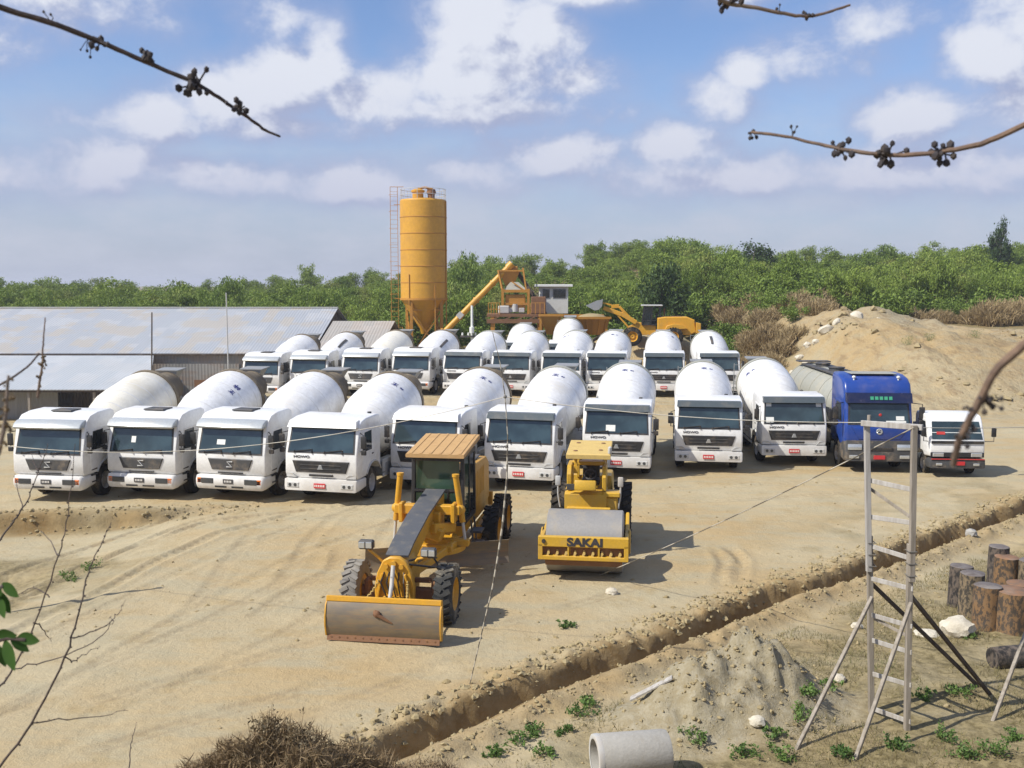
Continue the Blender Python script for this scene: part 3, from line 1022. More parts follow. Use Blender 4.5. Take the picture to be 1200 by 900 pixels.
def special_tree(name, label, px, py_top, py_base_Y, kind, seed, mat, s, sz=1.0, squash=1.0, cat='tree'):
    Y = py_base_Y
    p = at(px, 335, Y); g = hz(p.x, Y)
    top = at(px, py_top, Y).z
    V, F = tree_crown(kind, seed)
    V = V.copy(); V[:, 2] -= 0
    hgt = V[:, 2].max()
    k = (top - g) / hgt
    V = V * np.array([s * squash, s * squash, k])
    r = thing(name, label, cat, (p.x, Y, g))
    rs = np.random.RandomState(seed)
    trunk_mb(rs, (top - g) * .8, .16, 7, 1.6 * s).obj('trunk', M['trunk'], r)
    npmesh('crown', V, F, mat, r)
    return r


special_tree('dark_tree', 'dark glossy round tree at the wood edge behind the yellow wheel loader', 776, 304, 98, 'broad', 5, M['leaf_dark'], 1.0)
special_tree('dark_tree', 'dark green tree in the wood above the white boulders on the sand bank', 952, 318, 112, 'broad', 6, M['leaf_dark'], .9)
special_tree('tall_tree', 'lone tree standing clear above the skyline of the wood at far right', 1170, 250, 150, 'broad', 7, M['leaf_dark'], .75, squash=.9)
special_tree('tall_tree', 'slightly taller leafy tree on the skyline just right of the silo', 545, 291, 122, 'bamboo', 8, M['leaf'], 1.1)
special_tree('tall_tree', 'dark bushy treetop on the skyline above the tanker truck', 883, 279, 140, 'broad', 9, M['leaf_dark'], 1.2)
# bare greyish tree behind the plant
p = at(640, 335, 99); g = hz(p.x, 99)
r = thing('bare_tree', 'leafless grey-brown tree between the mixing plant and the white control hut', 'tree', (p.x, 99, g))
rs2 = np.random.RandomState(4)
trunk_mb(rs2, 4.6, .13, 16, 1.7).obj('trunk', M['trunk'], r)
mb = MB()
for k in range(150):
    a = rs2.rand() * 6.28; e = rs2.rand(); q = .5 + 1.5 * rs2.rand()
    b = Vector((math.cos(a) * q * .9, math.sin(a) * q * .9, 2.6 + 3.6 * e))
    mb.tube([b, b + Vector((rs2.randn() * .5, rs2.randn() * .5, .4 + .5 * rs2.rand()))], [.03, .012], 4)
mb.obj('crown', M['twig_brown'], r)

# dry tufts and bushes on the slope right of centre
FE = npmesh('crown', *tree_crown('feather', 31), M['grass_dry']); fe_me = FE.data; bpy.data.objects.remove(FE)
FE = npmesh('crown', *tree_crown('feather', 32), M['grass_dry']); fe_me2 = FE.data; bpy.data.objects.remove(FE)
dry = [(858, 352, 99, 1.3), (876, 385, 92, 1.2), (895, 395, 88, 1.2), (910, 365, 97, 1.2), (925, 392, 90, 1.1), (950, 375, 95, 1.4), (968, 360, 98, 1.5), (985, 352, 99, 1.5),
       (1000, 365, 95, 1.0), (880, 408, 86, .9), (905, 412, 84, .8), (1160, 368, 94, 1.6), (1180, 362, 96, 1.5), (1200, 368, 95, 1.6), (1140, 372, 95, 1.0), (1085, 372, 93, 1.0), (1215, 372, 94, 1.5),
       (940, 352, 101, 1.0), (845, 398, 90, 1.0), (1020, 352, 100, 1.0), (865, 372, 95, 1.2), (885, 365, 97, 1.1),
       (870, 418, 79, 1.0), (890, 422, 76, 1.0), (905, 425, 74, .9), (862, 428, 75, .9), (885, 407, 83, 1.1), (915, 417, 76, 1.0), (930, 404, 79, 1.0), (918, 398, 84, 1.2), (900, 402, 82, 1.1), (945, 398, 82, 1.0), (960, 385, 86, 1.2), (980, 372, 90, 1.2), (935, 378, 93, 1.2), (872, 395, 86, 1.1), (1065, 360, 95, 1.1), (1105, 366, 96, .9)]
keep_ = random.Random(8)
dry = [d for d in dry if d[0] > 1050 or keep_.random() < .52]
for i, (px_, py_, Y_, s_) in enumerate(dry):
    x = at(px_, py_, Y_).x
    lab = 'bushy tuft of tall dry tan grass on the scrubby slope below the wood' if px_ < 1050 else 'tuft of tall dry tan grass at the far right behind the sand bank'
    o = bpy.data.objects.new('dry_grass_tuft', fe_me if i % 2 else fe_me2); COL.objects.link(o)
    o.location = (x, Y_, hz(x, Y_) - .1); o.rotation_euler = (0, 0, i * 1.3); o.scale = (s_ * 1.15, s_ * 1.15, s_)
    tag(o, lab, 'dry grass', 'dry grass tufts on the slope' if px_ < 1050 else 'dry grass tufts at far right')
grn = [(850, 385, 93, .9), (868, 398, 89, .7), (930, 408, 84, .6), (1010, 352, 101, .9), (1040, 350, 103, .9), (1060, 350, 103, .8), (835, 408, 88, .9), (1110, 365, 99, .7), (905, 375, 95, .8), (925, 360, 99, .9), (940, 370, 96, .7), (890, 380, 92, .8), (965, 358, 100, .9), (985, 356, 100, .8), (868, 365, 98, 1.0), (900, 352, 101, 1.0), (852, 410, 84, .7), (880, 392, 88, .6), (915, 384, 90, .7), (955, 380, 92, .5), (1130, 362, 100, .8), (1080, 356, 101, .8)]
for i, (px_, py_, Y_, s_) in enumerate(grn):
    x = at(px_, py_, Y_).x
    plant_tree('green_bush', 'shrub', i % 3, x, Y_, s_, 'low leafy green bush among the dry grass below the wood', 'bush', 'green bushes below the wood')
# pale boulders tipped over the edge of the bank
for i, (px_, py_, Y_, s_) in enumerate([(938, 393, 73, .62), (947, 388, 74, .75), (956, 392, 73, .55), (968, 392, 73.5, .95), (980, 391, 74, .7), (929, 398, 72, .4), (1004, 385, 75, .9), (1030, 389, 74, .55), (917, 408, 70, .35), (944, 399, 72, .5)]):
    x = at(px_, py_, Y_).x
    s_ *= .58; mb = MB(); mb.ball((0, 0, 0), s_, 2, (1, .8, .62), .16, random.Random(i))
    o = mb.obj('boulder', M['stone'], None, smooth=25)
    o.location = (x, Y_, hz(x, Y_) + s_ * .2); o.rotation_euler = (.2 * i, .1 * i, i)
    tag(o, 'pale boulder in the heap of rocks on top of the sand bank', 'boulder', 'pale boulders on the sand bank')
# ------------------------------------------------------------------ road trucks
def front_arch(cy, cz, r, n=9, a0=36, a1=144):
    return [(cy + r * math.cos(R(a0 + (a1 - a0) * k / n)), cz + r * math.sin(R(a0 + (a1 - a0) * k / n))) for k in range(n + 1)]


_wheel = {}
def wheel(parent, x, y, r=.52, w=.30, side=1, mat='rubber', lug=False, rim='rim'):
    key = (r, w, mat, lug, rim)
    if key not in _wheel:
        mb = MB()
        mb.lathe([(-w / 2, r * .58), (-w / 2, r * .86), (-w * .42, r * .97), (-w * .3, r), (w * .3, r), (w * .42, r * .97), (w / 2, r * .86), (w / 2, r * .58), (0, r * .5)], (0, 0, 0), (1, 0, 0), 36, closed=True)
        if lug:
            for k in range(22):
                a = 2 * PI * k / 22
                for sgn in (-1, 1):
                    rot = Matrix.Rotation(a + sgn * .08, 4, 'X') @ Matrix.Rotation(0, 4, 'Y')
                    c = Vector((sgn * w * .26, 0, 0)) + Matrix.Rotation(a + (0.14 if sgn > 0 else 0), 3, 'X') @ Vector((0, 0, r * 1.0))
                    mb.box(c, (w * .52, r * .13, r * .10), Matrix.Rotation(a + (0.14 if sgn > 0 else 0), 3, 'X') @ Matrix.Rotation(sgn * .5, 3, 'Z'))
        else:
            for q in (-.22, 0, .22):
                mb.lathe([(q * w - .008, r * 1.001), (q * w - .008, r * 1.012), (q * w + .008, r * 1.012), (q * w + .008, r * 1.001)], (0, 0, 0), (1, 0, 0), 30)
        t = mb.obj('wheel', M[mat])
        mb = MB()
        mb.lathe([(.10 * w, 0.0), (.30 * w, r * .12), (.30 * w, r * .24), (.12 * w, r * .30), (.16 * w, r * .46), (.48 * w, r * .56), (.46 * w, r * .60), (-.4 * w, r * .60), (-.4 * w, 0.0)], (0, 0, 0), (1, 0, 0), 28)
        for k in range(8):
            a = 2 * PI * k / 8
            mb.cyl((.15 * w, r * .38 * math.cos(a), r * .38 * math.sin(a)), (.27 * w, r * .38 * math.cos(a), r * .38 * math.sin(a)), .022, 6)
        q = mb.obj('rim', M[rim])
        _wheel[key] = (t.data, q.data)
        bpy.data.objects.remove(t); bpy.data.objects.remove(q)
    tm, qm = _wheel[key]
    t = bpy.data.objects.new('wheel', tm); COL.objects.link(t); t.parent = parent
    t.location = (x, y, r)
    if side < 0: t.rotation_euler = (0, 0, PI)
    q = bpy.data.objects.new('rim', qm); COL.objects.link(q); q.parent = t
    return t


def text_mesh(name, s, size, mat, parent, loc, rot, bold=.0, sx=1.0):
    cu = bpy.data.curves.new(name, 'FONT')
    cu.body = s; cu.size = size; cu.align_x = 'CENTER'; cu.align_y = 'CENTER'; cu.extrude = .004; cu.offset = bold
    tmp = bpy.data.objects.new('tmp', cu); COL.objects.link(tmp)
    dg = bpy.context.evaluated_depsgraph_get()
    me = bpy.data.meshes.new_from_object(tmp.evaluated_get(dg))
    bpy.data.objects.remove(tmp); bpy.data.curves.remove(cu)
    me.materials.clear()
    o = link(name, me, M[mat], parent)
    o.location = loc; o.rotation_euler = rot; o.scale = (sx, 1, 1)
    return o


def drum_profile():
    return [(0, 0), (.0, .36), (.06, .50), (.16, .62), (.45, .76), (.9, .96), (1.3, 1.09), (1.75, 1.18), (2.1, 1.205), (3.4, 1.205), (3.7, 1.19), (3.95, 1.14), (4.12, 1.07)]


DRUM_O = Vector((0, 2.72, 1.70)); DRUM_TILT = R(13.5)


def drum_r(t):
    pr = drum_profile()
    return float(np.interp(t, [p[0] for p in pr[1:]], [p[1] for p in pr[1:]]))


def drum_patch(mb, t0, t1, a0, a1, off=.006, n=3):
    """small raised patch on the drum: t along the axis, a angle from the top towards +x"""
    g = []
    for i in range(n + 1):
        row = []
        for j in range(n + 1):
            t = t0 + (t1 - t0) * i / n; a = a0 + (a1 - a0) * j / n
            r = drum_r(t) + off
            row.append(mb.bm.verts.new((r * math.sin(a), t, r * math.cos(a))))
        g.append(row)
    for i in range(n):
        for j in range(n):
            mb.bm.faces.new((g[i][j], g[i][j + 1], g[i + 1][j + 1], g[i + 1][j]))


def drum_glyph(mb, t, a, s, seed):
    """a pair of brush-stroke characters"""
    k = s / 1.2
    strokes = [((-.5, -.35), (.5, .45)), ((-.5, .30), (.45, -.45)), ((-.15, -.6), (-.15, .6)), ((-.6, 0), (.6, .1)), ((.3, -.55), (.55, .1))] if seed % 2 == 0 else \
              [((-.55, .5), (.55, .5)), ((-.4, .0), (.5, .0)), ((0, .65), (-.05, -.65)), ((-.05, -.05), (.6, -.6)), ((-.1, -.1), (-.6, -.5))]
    for (x0, y0), (x1, y1) in strokes:
        N = 7
        prev = None
        for i in range(N + 1):
            u = i / N
            x, y = x0 + (x1 - x0) * u, y0 + (y1 - y0) * u
            dx, dy = x1 - x0, y1 - y0; L = math.hypot(dx, dy); nx_, ny_ = -dy / L * .085, dx / L * .085
            pts = []
            for sg in (-1, 1):
                tt = t + (y + sg * ny_) * s; aa = a + (x + sg * nx_) * k
                r = drum_r(tt) + .008
                pts.append(mb.bm.verts.new((r * math.sin(aa), tt, r * math.cos(aa))))
            if prev: mb.bm.faces.new((prev[0], prev[1], pts[1], pts[0]))
            prev = pts


def build_cab(root, style):
    """style: 'broad' = wide low grille; 'round' = older rounded cab with a small grille"""
    W = 1.24
    wide = style != 'round'
    arch = front_arch(1.42, .55, .68)
    if wide:
        prof = [(.10, .84), (.02, 1.0), (.03, 1.60), (.30, 2.48), (.34, 2.58), (.46, 2.66), (.85, 2.73), (1.75, 2.76), (2.0, 2.72), (2.05, 2.6), (2.05, .95)] + arch[0:] + [(.80, .84)]
    else:
        prof = [(.10, .90), (.03, 1.0), (.04, 1.58), (.26, 2.42), (.34, 2.62), (.56, 2.80), (1.0, 2.88), (1.75, 2.90), (1.95, 2.82), (2.0, 2.6), (2.0, .95)] + arch[0:] + [(.80, .90)]
    mb = MB(); mb.prism(prof, -W, W, .09, 3)
    cab = mb.obj('cab', M['white'], root, smooth=40)
    y0, z0 = prof[2]; y1, z1 = prof[3]
    dv = Vector((0, y1 - y0, z1 - z0)); dv.normalize(); nv = Vector((0, -dv.z, dv.y))
    def onfront(x, z, off):
        t = (z - z0) / (z1 - z0)
        return Vector((x, y0 + (y1 - y0) * t, z)) + nv * off
    zb, zt = (1.69, 2.43) if wide else (1.62, 2.34)
    hb, ht = (1.10, 1.05)
    # rubber surround, then the glass proud of it
    MB().slab([onfront(-hb - .05, zb - .05, .006), onfront(hb + .05, zb - .05, .006), onfront(ht + .05, zt + .05, .006), onfront(-ht - .05, zt + .05, .006)], .016).obj('window_seal', M['black'], cab)
    MB().slab([onfront(-hb, zb, .014), onfront(hb, zb, .014), onfront(ht, zt, .014), onfront(-ht, zt, .014)], .014).obj('windscreen', M['glass'], cab)
    # things seen behind the glass: dash edge and seat tops, as shapes on the glass inside are hidden; card in the screen
    for s in (-1, 1):
        c = onfront(.52 * s - .1, zb + .02, .05)
        mb = MB(); mb.beam(onfront(.52 * s - .40, zb - .015, .035), onfront(.52 * s + .22, zb + .06, .035), .03, .03)
        mb.beam(onfront(.52 * s + .22, zb - .06, .03), onfront(.52 * s + .20, zb + .06, .035), .04, .04)
        mb.beam(onfront(.52 * s - .40, zb - .06, .03), onfront(.52 * s - .38, zb + .02, .035), .04, .04)
        mb.obj('wiper', M['black'], cab)
    # visor
    if style == 'grey':
        MB().hexa([(-1.18, .13, 2.46), (1.18, .13, 2.46), (1.16, .22, 2.68), (-1.16, .22, 2.68), (-1.18, .38, 2.49), (1.18, .38, 2.49), (1.16, .48, 2.68), (-1.16, .48, 2.68)]).obj('visor', M['visor_grey'], cab, smooth=20)
    elif style == 'white':
        MB().hexa([(-1.18, .10, 2.46), (1.18, .10, 2.46), (1.14, .22, 2.66), (-1.14, .22, 2.66), (-1.18, .42, 2.49), (1.18, .42, 2.49), (1.14, .50, 2.71), (-1.14, .50, 2.71)]).obj('visor', M['white'], cab, smooth=20)
    else:
        mb = MB()
        mb.prism([(.02, 2.40), (-.02, 2.46), (.06, 2.58), (.22, 2.67), (.40, 2.69), (.34, 2.44)], -1.2, 1.2, .05, 2)
        mb.obj('visor', M['visor_silver'], cab, smooth=45)
        mb = MB(); mb.box((0, 1.15, 2.905), (.75, .6, .05), None, .02); mb.obj('roof_hatch', M['dark_grey'], cab)
    # grille
    if wide:
        mb = MB(); mb.prism([(-.98, 1.40), (.98, 1.40), (.86, 1.03), (-.86, 1.03)], -.012, .05, .02, 1, axis='y')
        g = mb.obj('grille', M['black'], cab)
        mb = MB()
        for z in (1.15, 1.27):
            mb.box((0, -.02, z), (1.4, .02, .026))
        mb.obj('grille_bar', M['dark_grey'], cab); mb = MB()
        mb.prism([(-.10, 1.13), (.10, 1.13), (.04, 1.28), (-.04, 1.28)], -.04, -.01, .01, 1, axis='y')
        mb.obj('emblem', M['grey'], cab)
        MB().box((0, .03, .935), (.82, .05, .07), None, .01).obj('intake_slot', M['black'], cab)
        text_mesh('lettering', 'HOWO', .11, 'mark_dark', cab, (-.66, .017, 1.52), (R(90), 0, 0), .002, 1.5)
        text_mesh('badge', '\u25b2', .12, 'grey', cab, (0, .016, 1.52), (R(90), 0, 0)) if False else None
        for s in (-1, 1):
            mb = MB(); mb.hexa([(.84 * s, -.015, .86), (1.19 * s, .02, .86), (1.20 * s, .03, .985), (.98 * s, -.015, .985), (.84 * s, .1, .86), (1.19 * s, .1, .86), (1.20 * s, .1, .985), (.98 * s, .1, .985)])
            mb.obj('corner_lamp', M['lightgrey'], cab)
    else:
        mb = MB(); mb.prism([(-.80, 1.42), (.80, 1.42), (.66, 1.06), (-.66, 1.06)], -.008, .06, .02, 1, axis='y')
        g = mb.obj('grille', M['dark_grey'], cab)
        mb = MB()
        mb.tube([(-.11, -.02, 1.16), (.08, -.02, 1.16), (-.08, -.02, 1.33), (.11, -.02, 1.33)], .022, 6)
        mb.obj('emblem', M['lightgrey'], cab)
        MB().box((0, .03, .965), (.9, .05, .05), None, .01).obj('intake_slot', M['black'], cab)
    # doors with windows, handles and steps
    for s in (-1, 1):
        x = W * s
        mb = MB(); mb.prism([(.46, 1.02), (.46, 1.62), (.60, 2.34), (1.42, 2.38), (1.46, 1.42), (1.1, 1.32), (.82, 1.05)], x - .012, x + .012, .008, 1)
        mb.obj('door', M['white'], cab)
        mb = MB(); mb.prism([(.50, 1.66), (.64, 2.28), (1.22, 2.30), (1.24, 1.66)], x - .018, x + .018, .004, 1)
        mb.obj('side_window', M['glass_dark'], cab)
        MB().box((x + .015 * s, 1.30, 1.52), (.04, .14, .04), None, .01).obj('door_handle', M['black'], cab)
        # mirrors on their arms
        mb = MB()
        mb.tube([(x - .02 * s, .36, 2.30), (x + .16 * s, .16, 2.26), (x + .16 * s, .16, 1.72), (x - .02 * s, .36, 1.70)], .018, 6)
        mb.box((x + .17 * s, .17, 2.02), (.19, .07, .40), None, .025, 2)
        if style != 'grey' or s > 0: mb.box((x + .17 * s, .17, 1.70), (.17, .07, .16), None, .02)
        mb.obj('mirror', M['black'], cab)
        if not wide:
            mb = MB()
            for z in (.62, .84, 1.02): mb.box((x - .02 * s, .66, z), (.06, .34, .05), None, .01)
            mb.obj('step', M['black'], cab)
        # wheel arch lip
        mb = MB()
        pts = [(x + .005 * s, 1.42 + .70 * math.cos(R(a)), .55 + .70 * math.sin(R(a))) for a in range(30, 151, 12)]
        mb.tube(pts, .03, 6); mb.obj('arch_lip', M['lightgrey'], cab)
    return cab


def build_bumper(root, style):
    wide = style != 'round'
    mb = MB()
    if wide:
        mb.prism([(-.06, .44), (-.08, .60), (-.05, .82), (.30, .83), (.80, .80), (.80, .50), (.2, .44)], -1.25, 1.25, .07, 2)
    else:
        mb.prism([(-.02, .42), (-.10, .56), (-.10, .74), (-.03, .88), (.30, .89), (.80, .86), (.80, .50), (.2, .42)], -1.24, 1.24, .12, 3)
    b = mb.obj('bumper', M['white'], root, smooth=40)
    for s in (-1, 1):
        if wide:
            mb = MB(); mb.box((.93 * s, -.075, .62), (.42, .03, .16), None, .012); mb.obj('lamp_housing', M['lightgrey'], b)
            for q in (-.1, .08):
                mb = MB(); mb.lathe([(0, .058), (.01, .05), (.012, 0)], (.93 * s + q, -.088, .62), (0, -1, 0), 12)
                mb.obj('headlight', M['dark_lens'], b)
        else:
            mb = MB(); mb.box((.78 * s, -.10, .70), (.44, .04, .17), None, .012); mb.obj('headlight', M['dark_lens'], b)
            mb = MB(); mb.box((1.07 * s, -.075, .70), (.15, .05, .17), None, .012); mb.obj('indicator', M['orange_lens'], b)
            mb = MB(); mb.box((.30 * s, -.085, .52), (.42, .03, .07), None, .01); mb.obj('air_slot', M['black'], b)
    if wide:
        mb = MB(); mb.box((0, -.095, .62), (.40, .02, .16), None, .006); mb.obj('licence_plate', M['plate_red'], b)
        mb = MB()
        for k in range(6): mb.box((-.15 + .06 * k, -.107, .62), (.034, .006, .07))
        mb.obj('plate_lettering', M['plate_ink'], b)
    else:
        mb = MB(); mb.box((-.02, -.112, .70), (.36, .02, .15), None, .006); mb.obj('licence_plate', M['dark_grey'], b)
        mb = MB()
        for k in range(5): mb.box((-.13 + .055 * k, -.124, .70), (.03, .006, .06))
        mb.obj('plate_lettering', M['plate_ink'], b)
    return b


def build_mixer(style, drum_mat='drum', mark='glyph'):
    root = thing('concrete_mixer_truck', 'x', 'mixer truck')
    build_cab(root, style); build_bumper(root, style)
    # frame
    mb = MB()
    for s in (-1, 1):
        mb.box((.42 * s, 4.5, .88), (.09, 8.0, .26))
    for y in (.6, 2.2, 3.8, 5.0, 6.3, 7.6, 8.4): mb.box((0, y, .86), (.80, .10, .18))
    mb.cyl((-1.0, 1.42, .52), (1.0, 1.42, .52), .07, 8)
    for y in (5.55, 6.92): mb.cyl((-1.0, y, .52), (1.0, y, .52), .11, 10); mb.ball((0, y, .52), .26, 2)
    mb.obj('chassis', M['dark_grey'], root)
    for s in (-1, 1):
        wheel(root, 1.02 * s, 1.42, .525, .31, s)
        for y in (5.55, 6.92):
            wheel(root, .93 * s, y, .525, .58, s)
    # rear mudguards, tank, side guard
    for s in (-1, 1):
        mb = MB()
        pr = []
        for k in range(15):
            a = R(12 + 156 * k / 14)
            pr.append((6.235 + 1.36 * math.cos(a), .62 + .66 * min(1, 1.25 * math.sin(a))))
        pr += [(y * .985 + .09, z - .03) for y, z in pr[::-1]]
        mb.prism(pr, .62 * s, 1.22 * s); mb.obj('mudguard', M['lightgrey'], root, smooth=50)
    mb = MB(); mb.box((1.0, 3.1, .80), (.44, 1.3, .55), None, .10, 3); mb.obj('fuel_tank', M['grey'], root)
    mb = MB(); mb.box((-1.0, 2.75, .82), (.42, .7, .5), None, .05); mb.box((-1.0, 3.6, .78), (.36, .6, .4), None, .04); mb.obj('battery_box', M['dark_grey'], root)
    for s in (-1, 1):
        mb = MB(); mb.box((1.20 * s, 3.3, .92), (.03, 2.0, .42), None, .01); mb.box((1.20 * s, 3.3, .60), (.03, 2.0, .12), None, .01)
        mb.obj('side_guard', M['lightgrey'], root)
    mb = MB(); mb.box((0, 2.28, 1.72), (2.1, .32, 1.1), None, .03); mb.cyl((.75, 2.3, .9), (.75, 2.3, 2.75), .07, 10)
    mb.obj('engine_screen', M['dark_grey'], root)
    mb = MB(); mb.tube([(-.9, 2.62, 1.75), (.9, 2.62, 1.75)], .24, 18); mb.obj('water_tank', M['white'], root)
    # drum
    mb = MB(); mb.lathe(drum_profile(), (0, 0, 0), (0, 1, 0), 48)
    dr = mb.obj('drum', M[drum_mat], root, smooth=28)
    dr.matrix_basis = Matrix.Translation(DRUM_O) @ Matrix.Rotation(DRUM_TILT, 4, 'X')
    mb = MB(); mb.lathe([(3.93, 1.10), (3.93, 1.185), (4.08, 1.185), (4.08, 1.08), (4.2, 1.03), (4.5, .92), (5.3, .64), (5.55, .60), (5.55, .50), (4.6, .55)], (0, 0, 0), (0, 1, 0), 44)
    mb.obj('rear_cone', M['cone' if style != 'grey' else 'tank'], dr, smooth=28)
    mb = MB()
    for t in (1.0, 1.75, 2.5, 3.4): mb.lathe([(t - .02, drum_r(t - .02) + .002), (t - .012, drum_r(t) + .007), (t + .012, drum_r(t) + .007), (t + .02, drum_r(t + .02) + .002)], (0, 0, 0), (0, 1, 0), 48)
    mb.obj('weld_seam', M['seam'], dr, smooth=30)
    mb = MB()
    if mark == 'glyph':
        drum_glyph(mb, 2.75, 0.0, .24, 0); mb.obj('marking', M['mark_blue'], dr); mb = MB(); drum_glyph(mb, 2.28, .02, .20, 1)
        mt = 'mark_blue'
    elif mark == 'small':
        drum_glyph(mb, 2.85, 0.0, .20, 1); mb.obj('marking', M['mark_blue'], dr); mb = MB(); drum_glyph(mb, 2.85, .24, .13, 0)
        mt = 'mark_blue'
    else:
        drum_patch(mb, 1.2, 2.5, -.07, .07, .03, 6)
        mt = 'dark_grey'
    mb.obj('marking', M[mt], dr)
    # rear stand, hopper, chute, ladder
    mb = MB()
    for s in (-1, 1):
        mb.beam((.62 * s, 7.3, 1.0), (.55 * s, 7.15, 2.1), .14, .16); mb.beam((.62 * s, 8.2, 1.0), (.55 * s, 7.3, 2.1), .12, .12)
        mb.beam((.55 * s, 7.3, 2.0), (.45 * s, 8.3, 3.2), .07, .07)
        mb.cyl((.55 * s, 7.0, 2.1), (.55 * s, 7.25, 2.16), .16, 14)
    mb.beam((-.7, 7.2, 2.02), (.7, 7.2, 2.02), .2, .16)
    mb.beam((-.45, 8.3, 3.2), (.45, 8.3, 3.2), .07, .07)
    mb.obj('drum_stand', M['grey'], root)
    mb = MB(); mb.box((0, 2.86, 1.35), (.9, .16, .7), None, .02); mb.obj('front_saddle', M['grey'], root)
    mb = MB()
    mb.hexa([(-.42, 8.0, 3.62), (.42, 8.0, 3.62), (.42, 8.62, 3.66), (-.42, 8.62, 3.66), (-.20, 8.05, 3.15), (.20, 8.05, 3.15), (.20, 8.35, 3.17), (-.20, 8.35, 3.17)])
    mb.box((0, 8.3, 3.665), (.98, .72, .04), (R(4), 0, 0))
    mb.obj('hopper', M['grey'], root)
    mb = MB()
    pr = [(.30 * math.cos(R(a)), .30 * math.sin(R(a)) * -1) for a in range(0, 181, 20)]
    a = Vector((0, 8.3, 2.75)); b = Vector((.35, 9.25, 1.55))
    for (x0, z0), (x1, z1) in zip(pr[:-1], pr[1:]):
        mb.slab([a + Vector((x0, 0, z0)), a + Vector((x1, 0, z1)), b + Vector((x1, 0, z1)), b + Vector((x0, 0, z0))], .02)
    mb.obj('chute', M['lightgrey'], root)
    mb = MB()
    for s in (-1, 1): mb.tube([(-.85 + .17 * s, 8.45, 1.0), (-.85 + .17 * s, 8.2, 3.4)], .02, 6)
    for k in range(9): mb.tube([(-1.02, 8.42 - .0275 * k, 1.25 + .26 * k), (-.68, 8.42 - .0275 * k, 1.25 + .26 * k)], .015, 5)
    mb.obj('ladder', M['grey'], root)
    mb = MB(); mb.box((0, 8.62, .78), (2.3, .08, .14), None, .02); mb.obj('rear_bar', M['dark_grey'], root)
    return root


protos = {}
MIX = [
    # label, style, bumper pixel (centre, bottom), yaw left, drum mat/mark, spin
    ('leftmost white mixer truck of the front row, with a dirty cream drum and rounded cab', 'round', (57, 572), 9, 'cream_drum', 'small', -150),
    ('white mixer truck second from left in front row, large blue characters on drum', 'round', (166, 570), 12, 'drum', 'glyph', 42),
    ('white mixer truck third from left in front row, rounded cab, unmarked drum', 'round', (270, 573), 14.5, 'drum', 'small', 180),
    ('white front-row mixer truck with white visor and red plate, just left of the grader', 'white', (376, 577), 14, 'drum', 'small', 28),
    ('white mixer truck whose front is half hidden behind the yellow grader cab', 'white', (497, 563), 16, 'drum', 'small', 22),
    ('white front-row mixer truck with grey visor, seen between the grader and the roller', 'grey', (608, 561), 14.5, 'drum', 'small', 8),
    ('white front-row mixer truck directly behind the roller, square white card low in windscreen', 'grey', (722, 548), 10, 'drum', 'small', -2),
    ('white front-row mixer truck right of the roller, second from the blue tanker', 'grey', (830, 542), 8.5, 'drum', 'small', 0),
    ('white front-row mixer truck parked next to the blue tanker, drum showing at its left', 'grey', (930, 535), 3.5, 'drum', 'small', -48),
]
GRP = 'white mixer trucks of the front row'
def mixer(style, dm, mk):
    k = (style, dm, mk)
    if k not in protos:
        protos[k] = build_mixer(style, dm, mk)
        return protos[k]
    return copy_tree(protos[k])


def place_by_bumper(px, py, zb=.44, zg=0.0):
    d = sight(px, py); t = (zb + zg - CAM_Z) / d.z
    return d.x * t, d.y * t


def spin_drum(root, deg):
    for c in root.children:
        if c.name.startswith('drum') and 'stand' not in c.name:
            c.matrix_basis = Matrix.Translation(DRUM_O) @ Matrix.Rotation(DRUM_TILT, 4, 'X') @ Matrix.Rotation(R(deg), 4, 'Y')


def settle(root, x, y, yaw, L=7.0):
    """put a vehicle on the terrain under its own wheels"""
    th = -R(yaw)
    f = Vector((math.sin(th), -math.cos(th)))
    za = hz(x - f.x * 1.4, y - f.y * 1.4); zb = hz(x - f.x * L, y - f.y * L)
    root.location = (x, y, za - (zb - za) * 1.4 / (L - 1.4))
    root.rotation_euler = (math.atan2(zb - za, L - 1.4), 0, th)


front_trucks = []
for (lab, style, (px_, py_), yaw, dm, mk, spin) in MIX:
    r = mixer(style, dm, mk)
    tag(r, lab, 'mixer truck', GRP)
    x, y = place_by_bumper(px_, py_)
    settle(r, x, y, yaw)
    spin_drum(r, spin)
    front_trucks.append(r)


rw = random.Random(5)
def steer(root):
    a = rw.uniform(-9, 9)
    for c in root.children:
        if c.name.startswith('wheel') and c.location.y < 2:
            c.rotation_euler = (rw.random() * 6.28, 0, c.rotation_euler[2] + R(a))


def cab_of(root):
    return [c for c in root.children if c.name.startswith('cab')][0]


def screen_card(root, x, z, w, h, mat='paper', name='windscreen_card'):
    cab = cab_of(root)
    y0, z0, y1, z1 = (.03, 1.60, .30, 2.48)
    dv = Vector((0, y1 - y0, z1 - z0)).normalized(); nv = Vector((0, -dv.z, dv.y))
    def pt(xx, zz):
        t = (zz - z0) / (z1 - z0)
        return Vector((xx, y0 + (y1 - y0) * t, zz)) + nv * .026
    MB().slab([pt(x - w / 2, z), pt(x + w / 2, z), pt(x + w / 2, z + h), pt(x - w / 2, z + h)], .004).obj(name, M[mat], cab)


for r_ in front_trucks: steer(r_)
screen_card(front_trucks[6], -.22, 1.74, .34, .22)
screen_card(front_trucks[8], -.92, 1.70, .30, .20); screen_card(front_trucks[8], -.95, 2.30, .2, .13); screen_card(front_trucks[8], .95, 2.30, .2, .13)
screen_card(front_trucks[2], -.35, 1.86, .30, .16); screen_card(front_trucks[1], -.30, 1.90, .16, .22)

